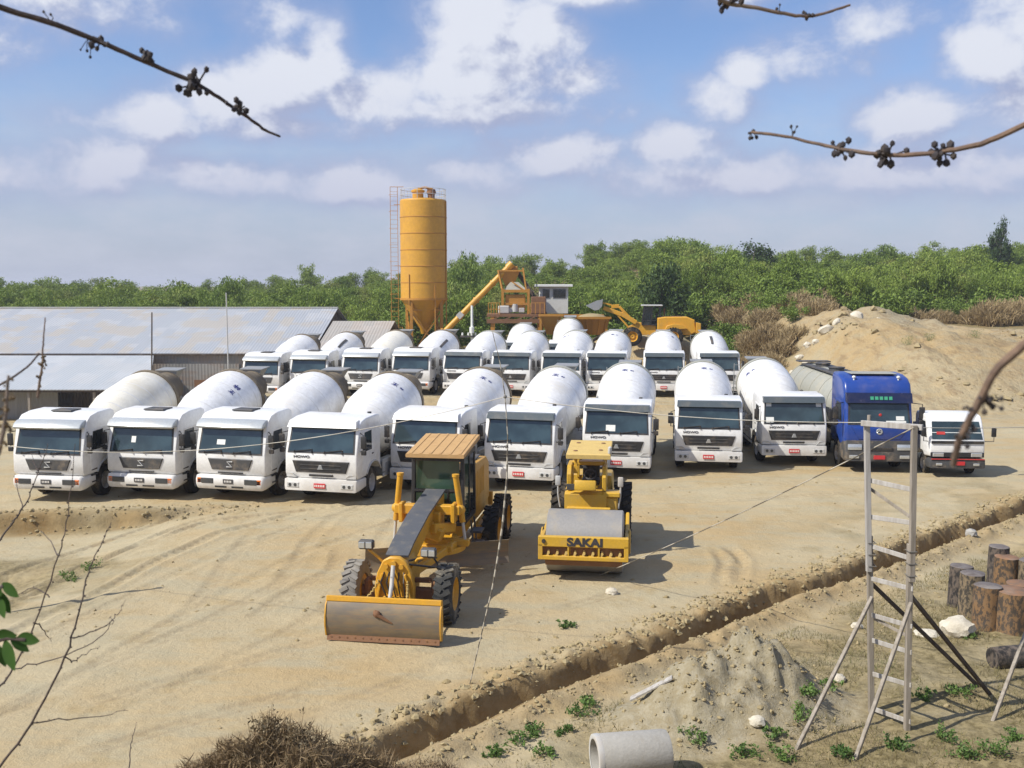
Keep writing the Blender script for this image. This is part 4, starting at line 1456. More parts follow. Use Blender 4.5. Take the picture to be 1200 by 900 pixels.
ROW2 = [(305, 12, 419), (361, 13, 417), (422, 14, 415), (481, 14, 414), (541, 14, 412), (598, 13, 411), (657, 12, 411), (710, 10, 410), (778, 8, 409), (843, 5, 410)]
R2L = ['leftmost mixer truck of the second row, before the grey shed wall',
       'second mixer truck from left in the second row, dark stripe along its drum',
       'third mixer truck from left in the second row, seen above the third front-row drum',
       'fourth mixer truck from left in the second row, drum below the silo legs',
       'fifth mixer truck from left in the second row, drum just right of the silo base',
       'second-row mixer truck behind the front-row truck that stands between grader and roller',
       'second-row mixer truck in front of the orange aggregate bins, cab front in shade',
       'second-row mixer truck behind the front-row truck with the white windscreen card',
       'second-row mixer truck in front of the wheel loader, next to last on the right',
       'rightmost mixer truck of the second row, upright dark stripe on its drum']
row2 = []
for i, (px_, yaw, pyr) in enumerate(ROW2):
    st = 'round' if i in (0, 1, 2, 3) else 'grey'
    mk = 'stripe' if i in (1, 3, 9) else 'small'
    r = mixer(st, 'cream_drum' if i == 2 else 'drum', mk)
    tag(r, R2L[i], 'mixer truck', 'white mixer trucks of the second row')
    p = at(px_, 440, 65 - .15 * i)
    settle(r, p.x, p.y, yaw); r.scale = (1.06, 1.06, 1.06)
    spin_drum(r, {1: 28, 3: 42, 9: -2}.get(i, 150 + 30 * i))
    row2.append(r)
for px_, lab in ((604, 'back-row mixer truck, white drum peeping out below the mixing plant deck'), (662, 'back-row mixer truck, white drum peeping out below the orange hopper')):
    r = mixer('grey', 'drum', 'small')
    tag(r, lab, 'mixer truck', 'white mixer trucks of the back row')
    p = at(px_, 440, 76.5)
    settle(r, p.x, p.y, 6); spin_drum(r, 170); r.scale = (1.06, 1.06, 1.06)

# ------------------------------------------------------------------ blue tanker truck
root = thing('tanker_truck', 'dusty bulk tanker truck with tall blue cab at the right end of the front row', 'tanker truck')
W = 1.24
arch = front_arch(1.45, .55, .70)
prof = [(.06, .95), (-.02, 1.15), (.02, 1.78), (.26, 2.72), (.30, 3.00), (.42, 3.32), (.75, 3.52), (1.3, 3.62), (2.1, 3.64), (2.25, 3.5), (2.25, .95)] + arch + [(.8, .95)]
mb = MB(); mb.prism(prof, -W, W, .12, 3); cab = mb.obj('cab', M['blue'], root, smooth=40)
y0, z0 = prof[2]; y1, z1 = prof[3]
dv = Vector((0, y1 - y0, z1 - z0)).normalized(); nv = Vector((0, -dv.z, dv.y))
def onb(x, z, off):
    t = (z - z0) / (z1 - z0)
    return Vector((x, y0 + (y1 - y0) * t, z)) + nv * off
MB().slab([onb(-1.14, 1.80, .006), onb(1.14, 1.80, .006), onb(1.1, 2.62, .006), onb(-1.1, 2.62, .006)], .016).obj('window_seal', M['black'], cab)
ws = MB().slab([onb(-1.08, 1.85, .014), onb(1.08, 1.85, .014), onb(1.04, 2.58, .014), onb(-1.04, 2.58, .014)], .014).obj('windscreen', M['glass'], cab)
MB().slab([onb(.25, 1.88, .026), onb(.98, 1.88, .026), onb(.98, 1.95, .026), onb(.25, 1.95, .026)], .004).obj('windscreen_card', M['paper'], cab)
MB().slab([onb(.62, 1.97, .026), onb(.92, 1.97, .026), onb(.92, 2.12, .026), onb(.62, 2.12, .026)], .004).obj('windscreen_card', M['paper'], cab)
MB().ball(onb(.05, 2.16, .03), .06, 2, (1, .3, 1)).obj('hanging_charm', M['red'], cab)
mb = MB(); mb.hexa([(-1.2, .02, 2.62), (1.2, .02, 2.62), (1.2, .16, 2.98), (-1.2, .16, 2.98), (-1.2, .34, 2.66), (1.2, .34, 2.66), (1.2, .42, 2.99), (-1.2, .42, 2.99)])
mb.obj('visor', M['blue_dark'], cab, smooth=20)
mb = MB()
for k in range(5): mb.slab([(-.34 + .17 * k, .046, 2.74), (-.22 + .17 * k, .046, 2.74), (-.22 + .17 * k, .088, 2.86), (-.34 + .17 * k, .088, 2.86)], .012)
mb.obj('lettering', M['green_text'], cab)
mb = MB(); mb.prism([(-1.0, 1.70), (1.0, 1.70), (.75, 1.26), (-.75, 1.26)], -.04, .04, .03, 2, axis='y'); mb.obj('nose_panel', M['blue'], cab)
mb = MB(); mb.lathe([(0, .12), (.02, .11), (.025, .07), (.01, .06)], (0, -.045, 1.56), (0, -1, 0), 20); mb.tube([(-.09, -.06, 1.51), (0, -.06, 1.6), (.09, -.06, 1.51)], .02, 6); mb.obj('emblem', M['lens'], cab)
mb = MB(); mb.prism([(-.12, .45), (-.14, .75), (-.06, 1.22), (.30, 1.23), (.80, 1.0), (.80, .5), (.2, .42)], -1.25, 1.25, .10, 3); bp = mb.obj('bumper', M['dark_grey'], root, smooth=40)
for s in (-1, 1):
    mb = MB(); mb.box((.90 * s, -.12, .98), (.52, .05, .22), (R(-8), 0, 0), .04, 2); mb.obj('headlight', M['lens'], bp)
    mb = MB(); mb.box((.92 * s, -.15, .62), (.36, .03, .12), None, .03); mb.obj('fog_lamp', M['lens'], bp)
mb = MB(); mb.box((0, -.135, .90), (1.0, .03, .12), None, .01); mb.obj('air_slot', M['black'], bp)
mb = MB(); mb.box((0, -.15, .60), (.42, .02, .15), None, .006); mb.obj('licence_plate', M['plate_red'], bp)
for s in (-1, 1):
    x = W * s
    mb = MB(); mb.prism([(.46, 1.1), (.46, 1.8), (.62, 2.62), (1.5, 2.66), (1.52, 1.5), (1.1, 1.4), (.82, 1.1)], x - .012, x + .012, .008, 1); mb.obj('door', M['blue'], cab)
    mb = MB(); mb.prism([(.50, 1.86), (.66, 2.55), (1.34, 2.57), (1.36, 1.86)], x - .018, x + .018, .004, 1); mb.obj('side_window', M['glass_dark'], cab)
    mb = MB(); mb.tube([(x - .02 * s, .4, 2.6), (x + .34 * s, .12, 2.58), (x + .34 * s, .12, 1.9)], .018, 6); mb.box((x + .34 * s, .14, 2.24), (.2, .10, .46), None, .03, 2); mb.box((x + .34 * s, .14, 1.88), (.2, .10, .2), None, .03); mb.obj('mirror', M['black'], cab)
    mb = MB(); mb.ball((.82 * s, .62, 3.54), .06, 2, (1.2, 1, 1)); mb.cyl((.82 * s, .62, 3.4), (.82 * s, .62, 3.52), .03, 8); mb.obj('roof_lamp', M['paper'], cab)
mb = MB(); mb.box((0, 1.4, 3.645), (1.7, 1.0, .03), None, .01); mb.obj('roof_cover', M['tank'], cab)
mb = MB()
for s in (-1, 1): mb.box((.42 * s, 6.0, .86), (.1, 11.0, .24))
for y in (1.45, 5.2, 6.5, 10.0, 11.2): mb.cyl((-1, y, .52), (1, y, .52), .1, 8)
mb.obj('chassis', M['dark_grey'], root)
for s in (-1, 1):
    wheel(root, 1.02 * s, 1.45, .525, .31, s)
    for y in (4.9, 6.2, 10.2, 11.4): wheel(root, .93 * s, y, .525, .58, s)
mb = MB()
mb.lathe([(2.75, .0), (2.78, .75), (2.95, 1.08), (3.2, 1.17), (11.2, 1.17), (11.5, 1.05), (11.65, .7), (11.68, 0)], (0, 0, 2.15), (0, 1, 0), 40)
tk = mb.obj('tank', M['tank'], root, smooth=30)
for y in (3.3, 4.9, 6.6, 8.3, 10.0, 11.2):
    mb = MB(); mb.lathe([(y - .03, 1.168), (y - .03, 1.19), (y + .03, 1.19), (y + .03, 1.168)], (0, 0, 2.15), (0, 1, 0), 40); mb.obj('tank_band', M['tank'], tk)
mb = MB()
for y in (4.0, 6.5, 9.0): mb.lathe([(0, .32), (.14, .32), (.16, .36), (.2, .36), (.22, 0)], (0, y, 3.28), (0, 0, 1), 20)
mb.obj('hatch', M['dark_grey'], tk)
mb = MB(); mb.box((-.42, 7.0, 3.31), (.36, 7.4, .05)); mb.box((.42, 7.0, 3.31), (.36, 7.4, .05)); mb.box((0, 10.9, 3.42), (1.5, .7, .05)); mb.obj('catwalk', M['dark_grey'], tk)
mb = MB()
for y in (3.6, 7.0, 10.6): mb.box((0, y, 1.15), (1.6, .3, .5))
mb.obj('tank_saddle', M['dark_grey'], root)
mb = MB(); mb.box((0, 2.5, 1.5), (2.0, .25, 1.5), None, .03); mb.obj('cab_back_frame', M['dark_grey'], root)
x, y = place_by_bumper(1029, 541, .45)
settle(root, x, y, 4.0, 9.0)

# ------------------------------------------------------------------ small truck
root = thing('light_truck', 'small white light truck with red stripe and wide mirrors, right of the blue tanker', 'light truck')
W = .98
prof = [(.04, .78), (0, .95), (.02, 1.36), (.36, 2.06), (.50, 2.22), (.8, 2.28), (1.6, 2.28), (1.72, 2.15), (1.72, .72), (1.38, .72)] + front_arch(.98, .42, .46, 8, 40, 140)[0:] + [(.5, .72)]
mb = MB(); mb.prism(prof, -W, W, .07, 3); cab = mb.obj('cab', M['white'], root, smooth=40)
y0, z0 = prof[2]; y1, z1 = prof[3]
dv = Vector((0, y1 - y0, z1 - z0)).normalized(); nv = Vector((0, -dv.z, dv.y))
MB().slab([onb(-.9, 1.40, .006), onb(.9, 1.40, .006), onb(.84, 2.02, .006), onb(-.84, 2.02, .006)], .016).obj('windscreen', M['glass'], cab)
MB().slab([onb(-.9, 1.62, .02), onb(.9, 1.62, .02), onb(.9, 1.64, .02), onb(-.9, 1.64, .02)], .006).obj('screen_strip', M['paper'], cab)
MB().slab([onb(-.72, 1.56, .026), onb(-.42, 1.56, .026), onb(-.42, 1.66, .026), onb(-.72, 1.66, .026)], .006).obj('screen_sticker', M['red'], cab)
mb = MB(); mb.box((0, 0, 1.30), (1.86, .06, .10), None, .01); mb.obj('scuttle_band', M['black'], cab)
mb = MB(); mb.box((0, -.005, .84), (1.9, .05, .18), None, .015); mb.obj('grille', M['black'], cab)
for s in (-1, 1):
    mb = MB(); mb.box((.68 * s, -.025, .84), (.40, .05, .15), None, .02); mb.obj('headlight', M['lens'], cab)
    x = W * s
    mb = MB(); mb.prism([(.34, 1.42), (.56, 2.0), (1.3, 2.02), (1.32, 1.42)], x - .014, x + .014, .004, 1); mb.obj('side_window', M['glass_dark'], cab)
    mb = MB(); mb.prism([(.24, .9), (.24, 1.38), (.50, 2.08), (1.42, 2.1), (1.44, .9)], x - .008, x + .008, .006, 1); mb.obj('door', M['white'], cab)
    mb = MB(); mb.tube([(x - .02 * s, .24, 1.30), (x + .26 * s, -.08, 1.36), (x + .26 * s, -.08, 1.86)], .015, 6); mb.box((x + .26 * s, -.06, 1.68), (.17, .07, .32), None, .025, 2); mb.obj('mirror', M['black'], cab)
mb = MB(); mb.prism([(-.08, .36), (-.10, .50), (-.06, .70), (.3, .70), (.5, .6), (.5, .4), (.2, .34)], -.99, .99, .06, 2); bp = mb.obj('bumper', M['dark_grey'], root, smooth=40)
MB().box((0, -.095, .69), (1.9, .03, .035), None, .008).obj('bumper_stripe', M['red'], bp)
MB().box((.08, -.112, .54), (.34, .02, .14), None, .006).obj('licence_plate', M['plate_red'], bp)
for s in (-1, 1): MB().box((.66 * s, -.105, .50), (.22, .03, .09), None, .02).obj('fog_lamp', M['lens'], bp)
for s in (-1, 1):
    wheel(root, .80 * s, .98, .38, .22, s); wheel(root, .74 * s, 3.9, .38, .42, s)
mb = MB()
for s in (-1, 1): mb.box((.36 * s, 2.7, .60), (.08, 4.4, .16))
mb.cyl((-.8, .98, .38), (.8, .98, .38), .05, 8); mb.cyl((-.8, 3.9, .38), (.8, 3.9, .38), .08, 8)
mb.obj('chassis', M['dark_grey'], root)
mb = MB(); mb.box((0, 3.5, .84), (2.0, 3.2, .10), None, .01)
for s in (-1, 1): mb.box((.98 * s, 3.5, 1.10), (.05, 3.2, .42), None, .01)
mb.box((0, 1.93, 1.35), (1.96, .05, .92), None, .01); mb.box((0, 5.08, 1.10), (1.9, .05, .42), None, .01)
mb.obj('load_bed', M['grey'], root)
x, y = place_by_bumper(1121, 549, .36)
settle(root, x, y, 4.0, 4.0)
# ------------------------------------------------------------------ motor grader (front towards -y, blade at the origin)
root = thing('motor_grader', 'yellow motor grader with tan cab roof and scraped steel front blade on the open dirt', 'grader')
Y_ = M['yellow']
# front dozer blade, curved in section
mb = MB()
sec = [(.16, .84), (.05, .70), (0, .50), (.0, .32), (.04, .16), (.10, .04)]
N = len(sec)
for sgn in (1,):
    back = [(y + .035, z) for y, z in sec[::-1]]
    mb.prism(sec + back, -1.15, 1.15)
blade = mb.obj('front_blade', M['blade'], root, smooth=50)
mb = MB(); mb.box((0, .17, .82), (2.34, .13, .11), (R(-12), 0, 0), .012)
for s in (-1, 1): mb.prism([(.20, .86), (.04, .72), (-.02, .50), (-.02, .30), (.04, .10), (.16, .05), (.22, .4)], 1.15 * s, 1.175 * s)
mb.obj('blade_frame', Y_, blade)
mb = MB(); mb.box((0, .055, .07), (2.28, .03, .13), (R(-22), 0, 0))
for k in range(14): mb.cyl((-1.05 + .1615 * k, .03, .075), (-1.05 + .1615 * k, .055, .075), .018, 8)
mb.obj('cutting_edge', M['rust'], blade)
mb = MB()
mb.ball((-.10, -.01, .60), .075, 2, (1, .6, 1), .2); mb.tube([(-.08, -.02, .58), (.06, -.01, .50), (.2, 0, .42)], [.04, .03, .015], 6)
mb.obj('mud_lump', M['rust'], blade)
# push frame and front bolster
mb = MB()
for s in (-1, 1): mb.beam((.32 * s, .08, .45), (.26 * s, 1.15, .62), .10, .14, .01); mb.beam((.30 * s, .1, .2), (.26 * s, 1.1, .55), .08, .1, .01)
mb.obj('push_frame', Y_, root)
mb = MB()
pr = [(-.40, .42), (.40, .42), (.42, .85), (.36, 1.15), (.24, 1.40), (.10, 1.48), (-.10, 1.48), (-.24, 1.40), (-.36, 1.15), (-.42, .85)]
mb.prism(pr, .92, 1.06, .02, 1, axis='y')
mb.prism([(x * .72, .5 + (z - .42) * .9) for x, z in pr], 1.06, 1.9, .02, 1, axis='y')
for s in (-1, 1): mb.box((.31 * s, .90, .80), (.05, .10, .72), (0, R(-12 * s), 0), .01); mb.cyl((.16 * s, .86, 1.30), (.16 * s, .95, 1.30), .05, 10)
mb.cyl((0, .84, 1.36), (0, .96, 1.36), .06, 12); mb.box((0, .89, .62), (.44, .08, .12), None, .01)
mb.obj('front_bolster', Y_, root)
mb = MB(); mb.tube([(0, .86, 1.33), (0, .72, .95), (0, .45, .58)], [.045, .045, .03], 10); mb.obj('lift_ram', M['lightgrey'], root)
mb = MB()
for s in (-1, 1):
    a = Vector((.30 * s, .86, 1.02)); b = Vector((.44 * s, .24, .80))
    for k in range(12):
        p = a.lerp(b, (k + .5) / 12) - Vector((0, 0, .06 * math.sin(PI * (k + .5) / 12)))
        mb.box(p, (.022, .075, .055), (R(-20), R(90 * (k % 2)), 0), .008)
mb.obj('chain', M['hatch'], root)
mb = MB()
for q in range(5): mb.tube([(.1 * q - .2, .95, 1.2), (.12 * q - .25, .80, .98), (.1 * q - .2 + .05, .82, .72), (.09 * q - .18, 1.0, .55)], .016, 6)
mb.tube([(.28, 1.1, 1.3), (.62, 1.5, 1.15), (.66, 2.2, .95), (.3, 2.7, 1.2)], .022, 6); mb.tube([(.25, 1.2, 1.35), (.5, 1.7, 1.3), (.55, 2.4, 1.1)], .022, 6)
mb.obj('hoses', M['black'], root)
# front axle, leaning wheels
mb = MB(); mb.box((0, 1.5, .58), (1.5, .20, .24), None, .03); mb.box((0, 1.5, .86), (1.3, .10, .10), None, .02)
for s in (-1, 1): mb.box((.72 * s, 1.5, .62), (.12, .26, .5), None, .03); mb.cyl((.7 * s, 1.5, .6), (1.0 * s, 1.5, .6), .12, 12)
mb.obj('front_axle', M['rust'], root)
for s in (-1, 1):
    w = wheel(root, .985 * s, 1.5, .60, .36, s, 'dusty_rubber' if s > 0 else 'pale_rubber', True, 'yellow')
    if s < 0: w['label'] = 'front wheel with a pale mud-caked tyre'
# main beam: high goose neck with its dark walkway
mb = MB()
mb.prism([(1.2, 1.42), (1.7, 1.58), (3.0, 1.86), (4.6, 2.06), (4.9, 2.0), (4.9, 1.62), (3.2, 1.46), (1.9, 1.1), (1.2, 1.0)], -.18, .18, .02, 1)
mb.obj('main_beam', Y_, root)
mb = MB()
pt = [(1.15, 1.43), (1.7, 1.60), (3.0, 1.88), (4.75, 2.09)]
for (a, b), (c, d) in zip(pt[:-1], pt[1:]): mb.slab([(-.24, a, b + .02), (.24, a, b + .02), (.24, c, d + .02), (-.24, c, d + .02)], .05)
mb.obj('walkway', M['black_strip'], root)
# saddle with lift rams
mb = MB(); mb.beam((-.78, 3.95, 1.82), (.78, 3.95, 1.82), .24, .22, .02)
for s in (-1, 1): mb.box((.62 * s, 3.95, 1.75), (.10, .34, .46), None, .02)
mb.box((0, 3.9, 1.55), (.7, .5, .5), None, .03); mb.box((.25, 3.6, 1.38), (.4, .5, .3), (0, R(20), 0), .03)
mb.beam((.25, 3.3, 1.52), (.55, 4.2, 1.35), .16, .22, .02); mb.cyl((.05, 3.45, 1.3), (.05, 3.45, 1.62), .2, 14)
mb.obj('saddle', Y_, root)
for s in (-1, 1):
    mb = MB(); mb.cyl((.66 * s, 3.95, 2.62), (.80 * s, 4.05, 1.52), .072, 12); mb.cyl((.66 * s, 3.95, 2.60), (.66 * s, 3.95, 2.66), .085, 12); mb.ball((.755 * s, 3.98, 1.82), .13, 2)
    lr = mb.obj('lift_cylinder', Y_, root)
    mb = MB(); mb.cyl((.80 * s, 4.05, 1.55), (.86 * s, 4.10, 1.0), .036, 10); mb.obj('ram_rod', M['lightgrey'], lr)
# drawbar, circle, moldboard
mb = MB()
for s in (-1, 1): mb.beam((.05 * s, 1.9, .82), (.62 * s, 4.0, 1.0), .14, .18, .02)
mb.beam((-.66, 3.6, .99), (.66, 3.6, .99), .18, .16, .02); mb.beam((-.8, 4.1, 1.02), (.95, 4.1, 1.02), .2, .16, .02)
mb.obj('drawbar', Y_, root)
mb = MB(); mb.lathe([(0, .62), (0, .82), (.12, .82), (.12, .62)], (0, 4.25, .82), (0, 0, 1), 40, closed=True)
for k in range(40): mb.box((.60 * math.cos(2 * PI * k / 40), 4.25 + .60 * math.sin(2 * PI * k / 40), .88), (.06, .04, .10), (0, 0, 2 * PI * k / 40))
mb.obj('circle_gear', Y_, root)
mb = MB()
sec = [(-.02 + .16 * (1 - math.cos(t * 1.9 - .95)) * 1.2, .16 + .58 * (t)) for t in np.linspace(0, 1, 8)]
mb.prism([(-y, z) for y, z in sec] + [(-y + .03, z) for y, z in sec[::-1]], -1.75, 1.75)
mold = mb.obj('moldboard', M['blade'], root, smooth=50)
mold.location = (.1, 4.55, .10); mold.rotation_euler = (0, 0, R(24))
mb = MB()
for s in (-1, 1):
    mb = MB(); mb.box((.45 * s, .22, .62), (.16, .40, .5), None, .03); mb.obj('blade_bracket', Y_, mold)
# lamps on stalks
for s, h in ((-1, 1.62), (1, 1.50)):
    mb = MB(); mb.tube([(.22 * s, 1.3, 1.15), (.42 * s, 1.25, 1.38), (.62 * s, 1.2, h - .06)], .03, 8); st = mb.obj('lamp_stalk', Y_, root)
    mb = MB(); mb.box((.66 * s, 1.2, h + .04), (.32, .16, .19), None, .03); mb.obj('lamp_housing', M['dark_grey'], st)
    mb = MB(); mb.box((.59 * s, 1.115, h + .04), (.13, .02, .13), None, .02); mb.box((.74 * s, 1.115, h + .04), (.13, .02, .13), None, .02); mb.obj('lamp_lens', M['lens'], st)
# cab
mb = MB()
cx0, cx1, cy0, cy1, cz0, cz1 = -.62, .62, 4.98, 6.45, 1.25, 2.93
for x in (cx0, cx1):
    for y in (cy0, cy1): mb.beam((x, y, cz0), (x * .97, y + (.06 if y == cy0 else 0), cz1), .09, .09, .01)
    mb.beam((x, 5.75, cz0), (x, 5.75, cz1), .06, .06); mb.beam((x, cy0, cz0), (x, cy1, cz0), .08, .10); mb.beam((x, cy0, 2.88), (x, cy1, 2.88), .08, .10)
for y in (cy0, cy1): mb.beam((cx0, y, cz0), (cx1, y, cz0), .08, .10); mb.beam((cx0, y + .03, 2.86), (cx1, y + .03, 2.86), .1, .16)
mb.beam((cx0, cy0, 2.05), (cx1, cy0, 2.05), .04, .06); mb.beam((-.25, cy0, 1.3), (-.25, cy0, 2.05), .04, .05); mb.beam((.25, cy0, 1.3), (.25, cy0, 2.05), .04, .05)
mb.box((0, 5.7, 1.24), (1.26, 1.5, .10)); mb.box((0, 6.3, 1.75), (1.14, .1, 1.0), None, .02)
cab = mb.obj('cab', M['black'], root)
MB().box((0, 4.985, 2.45), (1.08, .015, .72)).obj('windscreen', M['glass_green'], cab)
MB().box((0, 4.985, 1.66), (1.08, .015, .66)).obj('lower_window', M['glass_green'], cab)
for s in (-1, 1):
    MB().box((.62 * s, 5.38, 2.1), (.015, .66, 1.5)).obj('side_window', M['glass_green'], cab)
    MB().box((.62 * s, 6.1, 2.1), (.015, .60, 1.5)).obj('side_window', M['glass_dark'], cab)
mb = MB(); mb.box((-.12, 4.955, 2.50), (.36, .012, .30), None, .05); mb.obj('sun_patch', M['hatch'], cab) if False else None
mb = MB()
q0, q1 = 4.68, 6.78
pr = [(q0, 2.90), (q0, 2.99), (q1, 3.18), (q1, 3.06)]
mb.prism(pr, -.72, .72, .012, 1)
for k in range(6): mb.slab([(-.60 + .24 * k - .03, q0 + .02, 3.0), (-.60 + .24 * k + .03, q0 + .02, 3.0), (-.60 + .24 * k + .03, q1 - .02, 3.186), (-.60 + .24 * k - .03, q1 - .02, 3.186)], .01)
mb.obj('cab_roof', M['roof_wood'], root)
# engine hood, tandem cases, rear wheels
mb = MB()
mb.prism([(6.5, 1.0), (6.5, 2.28), (7.2, 2.34), (8.9, 2.26), (9.3, 2.05), (9.35, 1.0)], -.52, .52, .05, 2)
for k in range(6): mb.box((.525, 7.3 + .22 * k, 1.75), (.02, .14, .7), None, .01)
hood = mb.obj('engine_hood', Y_, root)
mb = MB(); mb.box((0, 8.0, 2.33), (.8, 1.2, .03), (R(2), 0, 0), .01); mb.obj('hood_top', M['dark_grey'], hood)
mb = MB(); mb.cyl((.25, 7.2, 2.3), (.25, 7.2, 2.9), .06, 12); mb.cyl((-.2, 7.3, 2.3), (-.2, 7.3, 2.62), .10, 14); mb.obj('exhaust_stack', M['rust'], hood)
mb = MB(); mb.box((0, 7.4, .95), (1.0, 3.8, .35), None, .03); mb.box((.0, 9.45, .95), (1.2, .15, .4), None, .02)
for s in (-1, 1): mb.box((.68 * s, 7.72, .66), (.26, 2.3, .42), None, .08, 2)
mb.obj('rear_frame', Y_, root)
for s in (-1, 1):
    for y in (6.95, 8.52):
        wheel(root, 1.02 * s, y, .62, .38, s, 'rubber', True, 'yellow')
mb = MB()
for s in (-1, 1):
    mb = MB(); mb.box((.86 * s, 5.6, .62), (.3, .5, .06)); mb.box((.86 * s, 5.6, .95), (.28, .45, .05)); mb.beam((.74 * s, 5.4, 1.25), (.80 * s, 5.4, .6), .04, .04); mb.beam((.74 * s, 5.82, 1.25), (.80 * s, 5.82, .6), .04, .04); mb.obj('cab_step', M['dark_grey'], root)
d0 = flat(448, 752, .05)
settle(root, d0.x, d0.y, 8.5, 8.0)

# ------------------------------------------------------------------ vibrating roller (drum contact at the origin)
root = thing('road_roller', 'yellow single-drum road roller with flat canopy and dark lettering on its front beam', 'road roller')
Y_ = M['roller_yellow']
RD = .76
mb = MB(); mb.lathe([(-1.06, .30), (-1.06, RD - .10), (-1.05, RD - .03), (-1.02, RD), (1.02, RD), (1.05, RD - .03), (1.06, RD - .10), (1.06, .30), (.3, .25)], (0, 0, RD), (1, 0, 0), 72)
mb.obj('drum', M['steel_drum'], root, smooth=30)
mb = MB()
for s in (-1, 1):
    mb.prism([(-1.02, .56), (-1.02, 1.10), (-.6, 1.02), (.9, 1.02), (1.25, 1.2), (1.25, .62), (.9, .56)], 1.09 * s, 1.20 * s, .02, 1)
    mb.lathe([(0, .30), (.04, .30), (.05, .26), (.05, 0)], (1.20 * s, 0, RD), (s, 0, 0), 24)
    mb.obj('drum_frame', Y_, root); mb = MB()
mb.bm.free()
fy = -1.02
mb = MB(); mb.box((0, fy, .99), (2.42, .16, .24), None, .012); mb.box((0, fy, .60), (2.42, .16, .10), None, .012)
for s in (-1, 1): mb.box((1.15 * s, fy, .78), (.12, .16, .30), None, .01)
for q in (-.40, .42): mb.box((q, fy, .78), (.04, .14, .28))
mb.box((0, fy + .07, .78), (2.2, .02, .30))
fb = mb.obj('front_beam', Y_, root)
mb = MB()
for q in (-.77, .01, .79): mb.box((q, fy + .052, .775), (.70 if q else .76, .02, .24))
mb.obj('beam_recess', M['rust'], fb)
for k in range(9):
    mb = MB(); x = -.96 + .24 * k
    mb.hexa([(x - .035, fy - .05, .64), (x + .045, fy - .05, .64), (x + .045, fy - .05, .70), (x - .005, fy - .05, .70), (x - .035, fy + .05, .64), (x + .045, fy + .05, .64), (x + .045, fy + .05, .78), (x - .0, fy + .05, .78)])
    mb.cyl((x + .03, fy - .07, .72), (x + .03, fy + .04, .72), .035, 8); mb.obj('scraper_tooth', M['hatch'], fb)
mb = MB(); mb.lathe([(0, .055), (.03, .05), (.03, 0)], (-1.06, fy - .08, 1.0), (0, -1, 0), 14); mb.obj('towing_eye', M['black'], fb)
text_mesh('lettering', 'SAKAI', .27, 'mark_dark', fb, (.05, fy - .083, .985), (R(90), 0, 0), .014, 1.32)
mb = MB(); mb.box((0, -.86, .42), (2.08, .02, .14), (R(30), 0, 0)); mb.box((0, -.9, .50), (2.08, .1, .03)); mb.obj('scraper', M['rust'], root)
# tractor body: console, seat, hood
mb = MB()
mb.prism([(1.35, .72), (1.30, 1.62), (1.55, 1.70), (2.05, 1.70), (2.1, .72)], -.72, .52, .03, 2)
mb.prism([(1.45, 1.70), (1.42, 2.12), (1.62, 2.34), (2.3, 2.34), (2.3, 1.70)], -.66, -.52, .02, 1)
mb.prism([(1.45, 1.70), (1.42, 2.05), (1.62, 2.30), (2.3, 2.30), (2.3, 1.70)], .38, .50, .02, 1)
mb.box((.66, 1.75, 1.30), (.34, .72, .50), None, .03); mb.box((.66, 1.55, 1.62), (.50, .45, .12), None, .02)
mb.box((-.10, 1.22, 1.88), (.62, .30, .26), (R(-12), 0, 0), .03, 2)
mb.box((-.06, 2.2, 2.30), (1.02, .30, .10), None, .02)
body = mb.obj('console', Y_, root)
mb = MB(); mb.box((-.52, 1.285, 1.82), (.26, .02, .16), None, .01); mb.obj('instrument_panel', M['dark_grey'], body)
mb = MB(); mb.lathe([(0, .12), (.02, .11), (.025, 0)], (-.56, 1.30, 1.12), (0, -1, 0), 20); mb.obj('lamp_rim', M['paper'], body)
mb = MB(); mb.lathe([(0, .06), (.02, .05), (.025, 0)], (-.56, 1.275, 1.12), (0, -1, 0), 14); mb.obj('lamp_lens', M['dark_lens'], body)
mb = MB(); mb.lathe([(-.02, .17), (0, .195), (.02, .17), (0, .15)], (.02, 1.62, 2.10), (0, -.55, .8), 24, closed=True); mb.cyl((.02, 1.62, 2.10), (.02, 1.8, 1.8), .03, 8)
for k in range(3): mb.cyl((.02, 1.62, 2.10), (.02 + .16 * math.cos(2 * PI * k / 3 + .5), 1.62 + .13 * math.sin(2 * PI * k / 3 + .5), 2.1 + .09 * math.sin(2 * PI * k / 3 + .5)), .015, 6)
mb.obj('steering_wheel', M['black'], body)
mb = MB(); mb.box((0, 2.25, 1.80), (.55, .5, .14), None, .04, 2); mb.box((0, 2.52, 2.06), (.52, .12, .46), (R(-8), 0, 0), .04, 2); mb.obj('seat', M['black'], root)
mb = MB(); mb.box((0, 2.2, 1.0), (1.3, 1.9, .6), None, .03); mb.box((0, 1.25, .85), (.8, .5, .4), None, .02)
mb.prism([(2.75, 1.0), (2.75, 1.85), (4.2, 1.75), (4.5, 1.5), (4.5, .8)], -.62, .62, .06, 2); mb.obj('engine_hood', Y_, root)
mb = MB(); mb.cyl((.35, 3.2, 1.8), (.35, 3.2, 2.2), .05, 10); mb.obj('exhaust_stack', M['rust'], root)
for s in (-1, 1):
    wheel(root, .96 * s, 2.95, .80, .52, s, 'rubber', True, 'roller_yellow')
mb = MB()
for s in (-1, 1):
    mb.tube([(.86 * s, 1.45, 1.25), (.92 * s, 1.42, 1.6), (.92 * s, 1.42, 1.85)], .025, 8); mb.box((.92 * s, 1.42, 1.95), (.16, .07, .26), None, .03, 2)
mb.obj('side_mirror', M['lightgrey'], root)
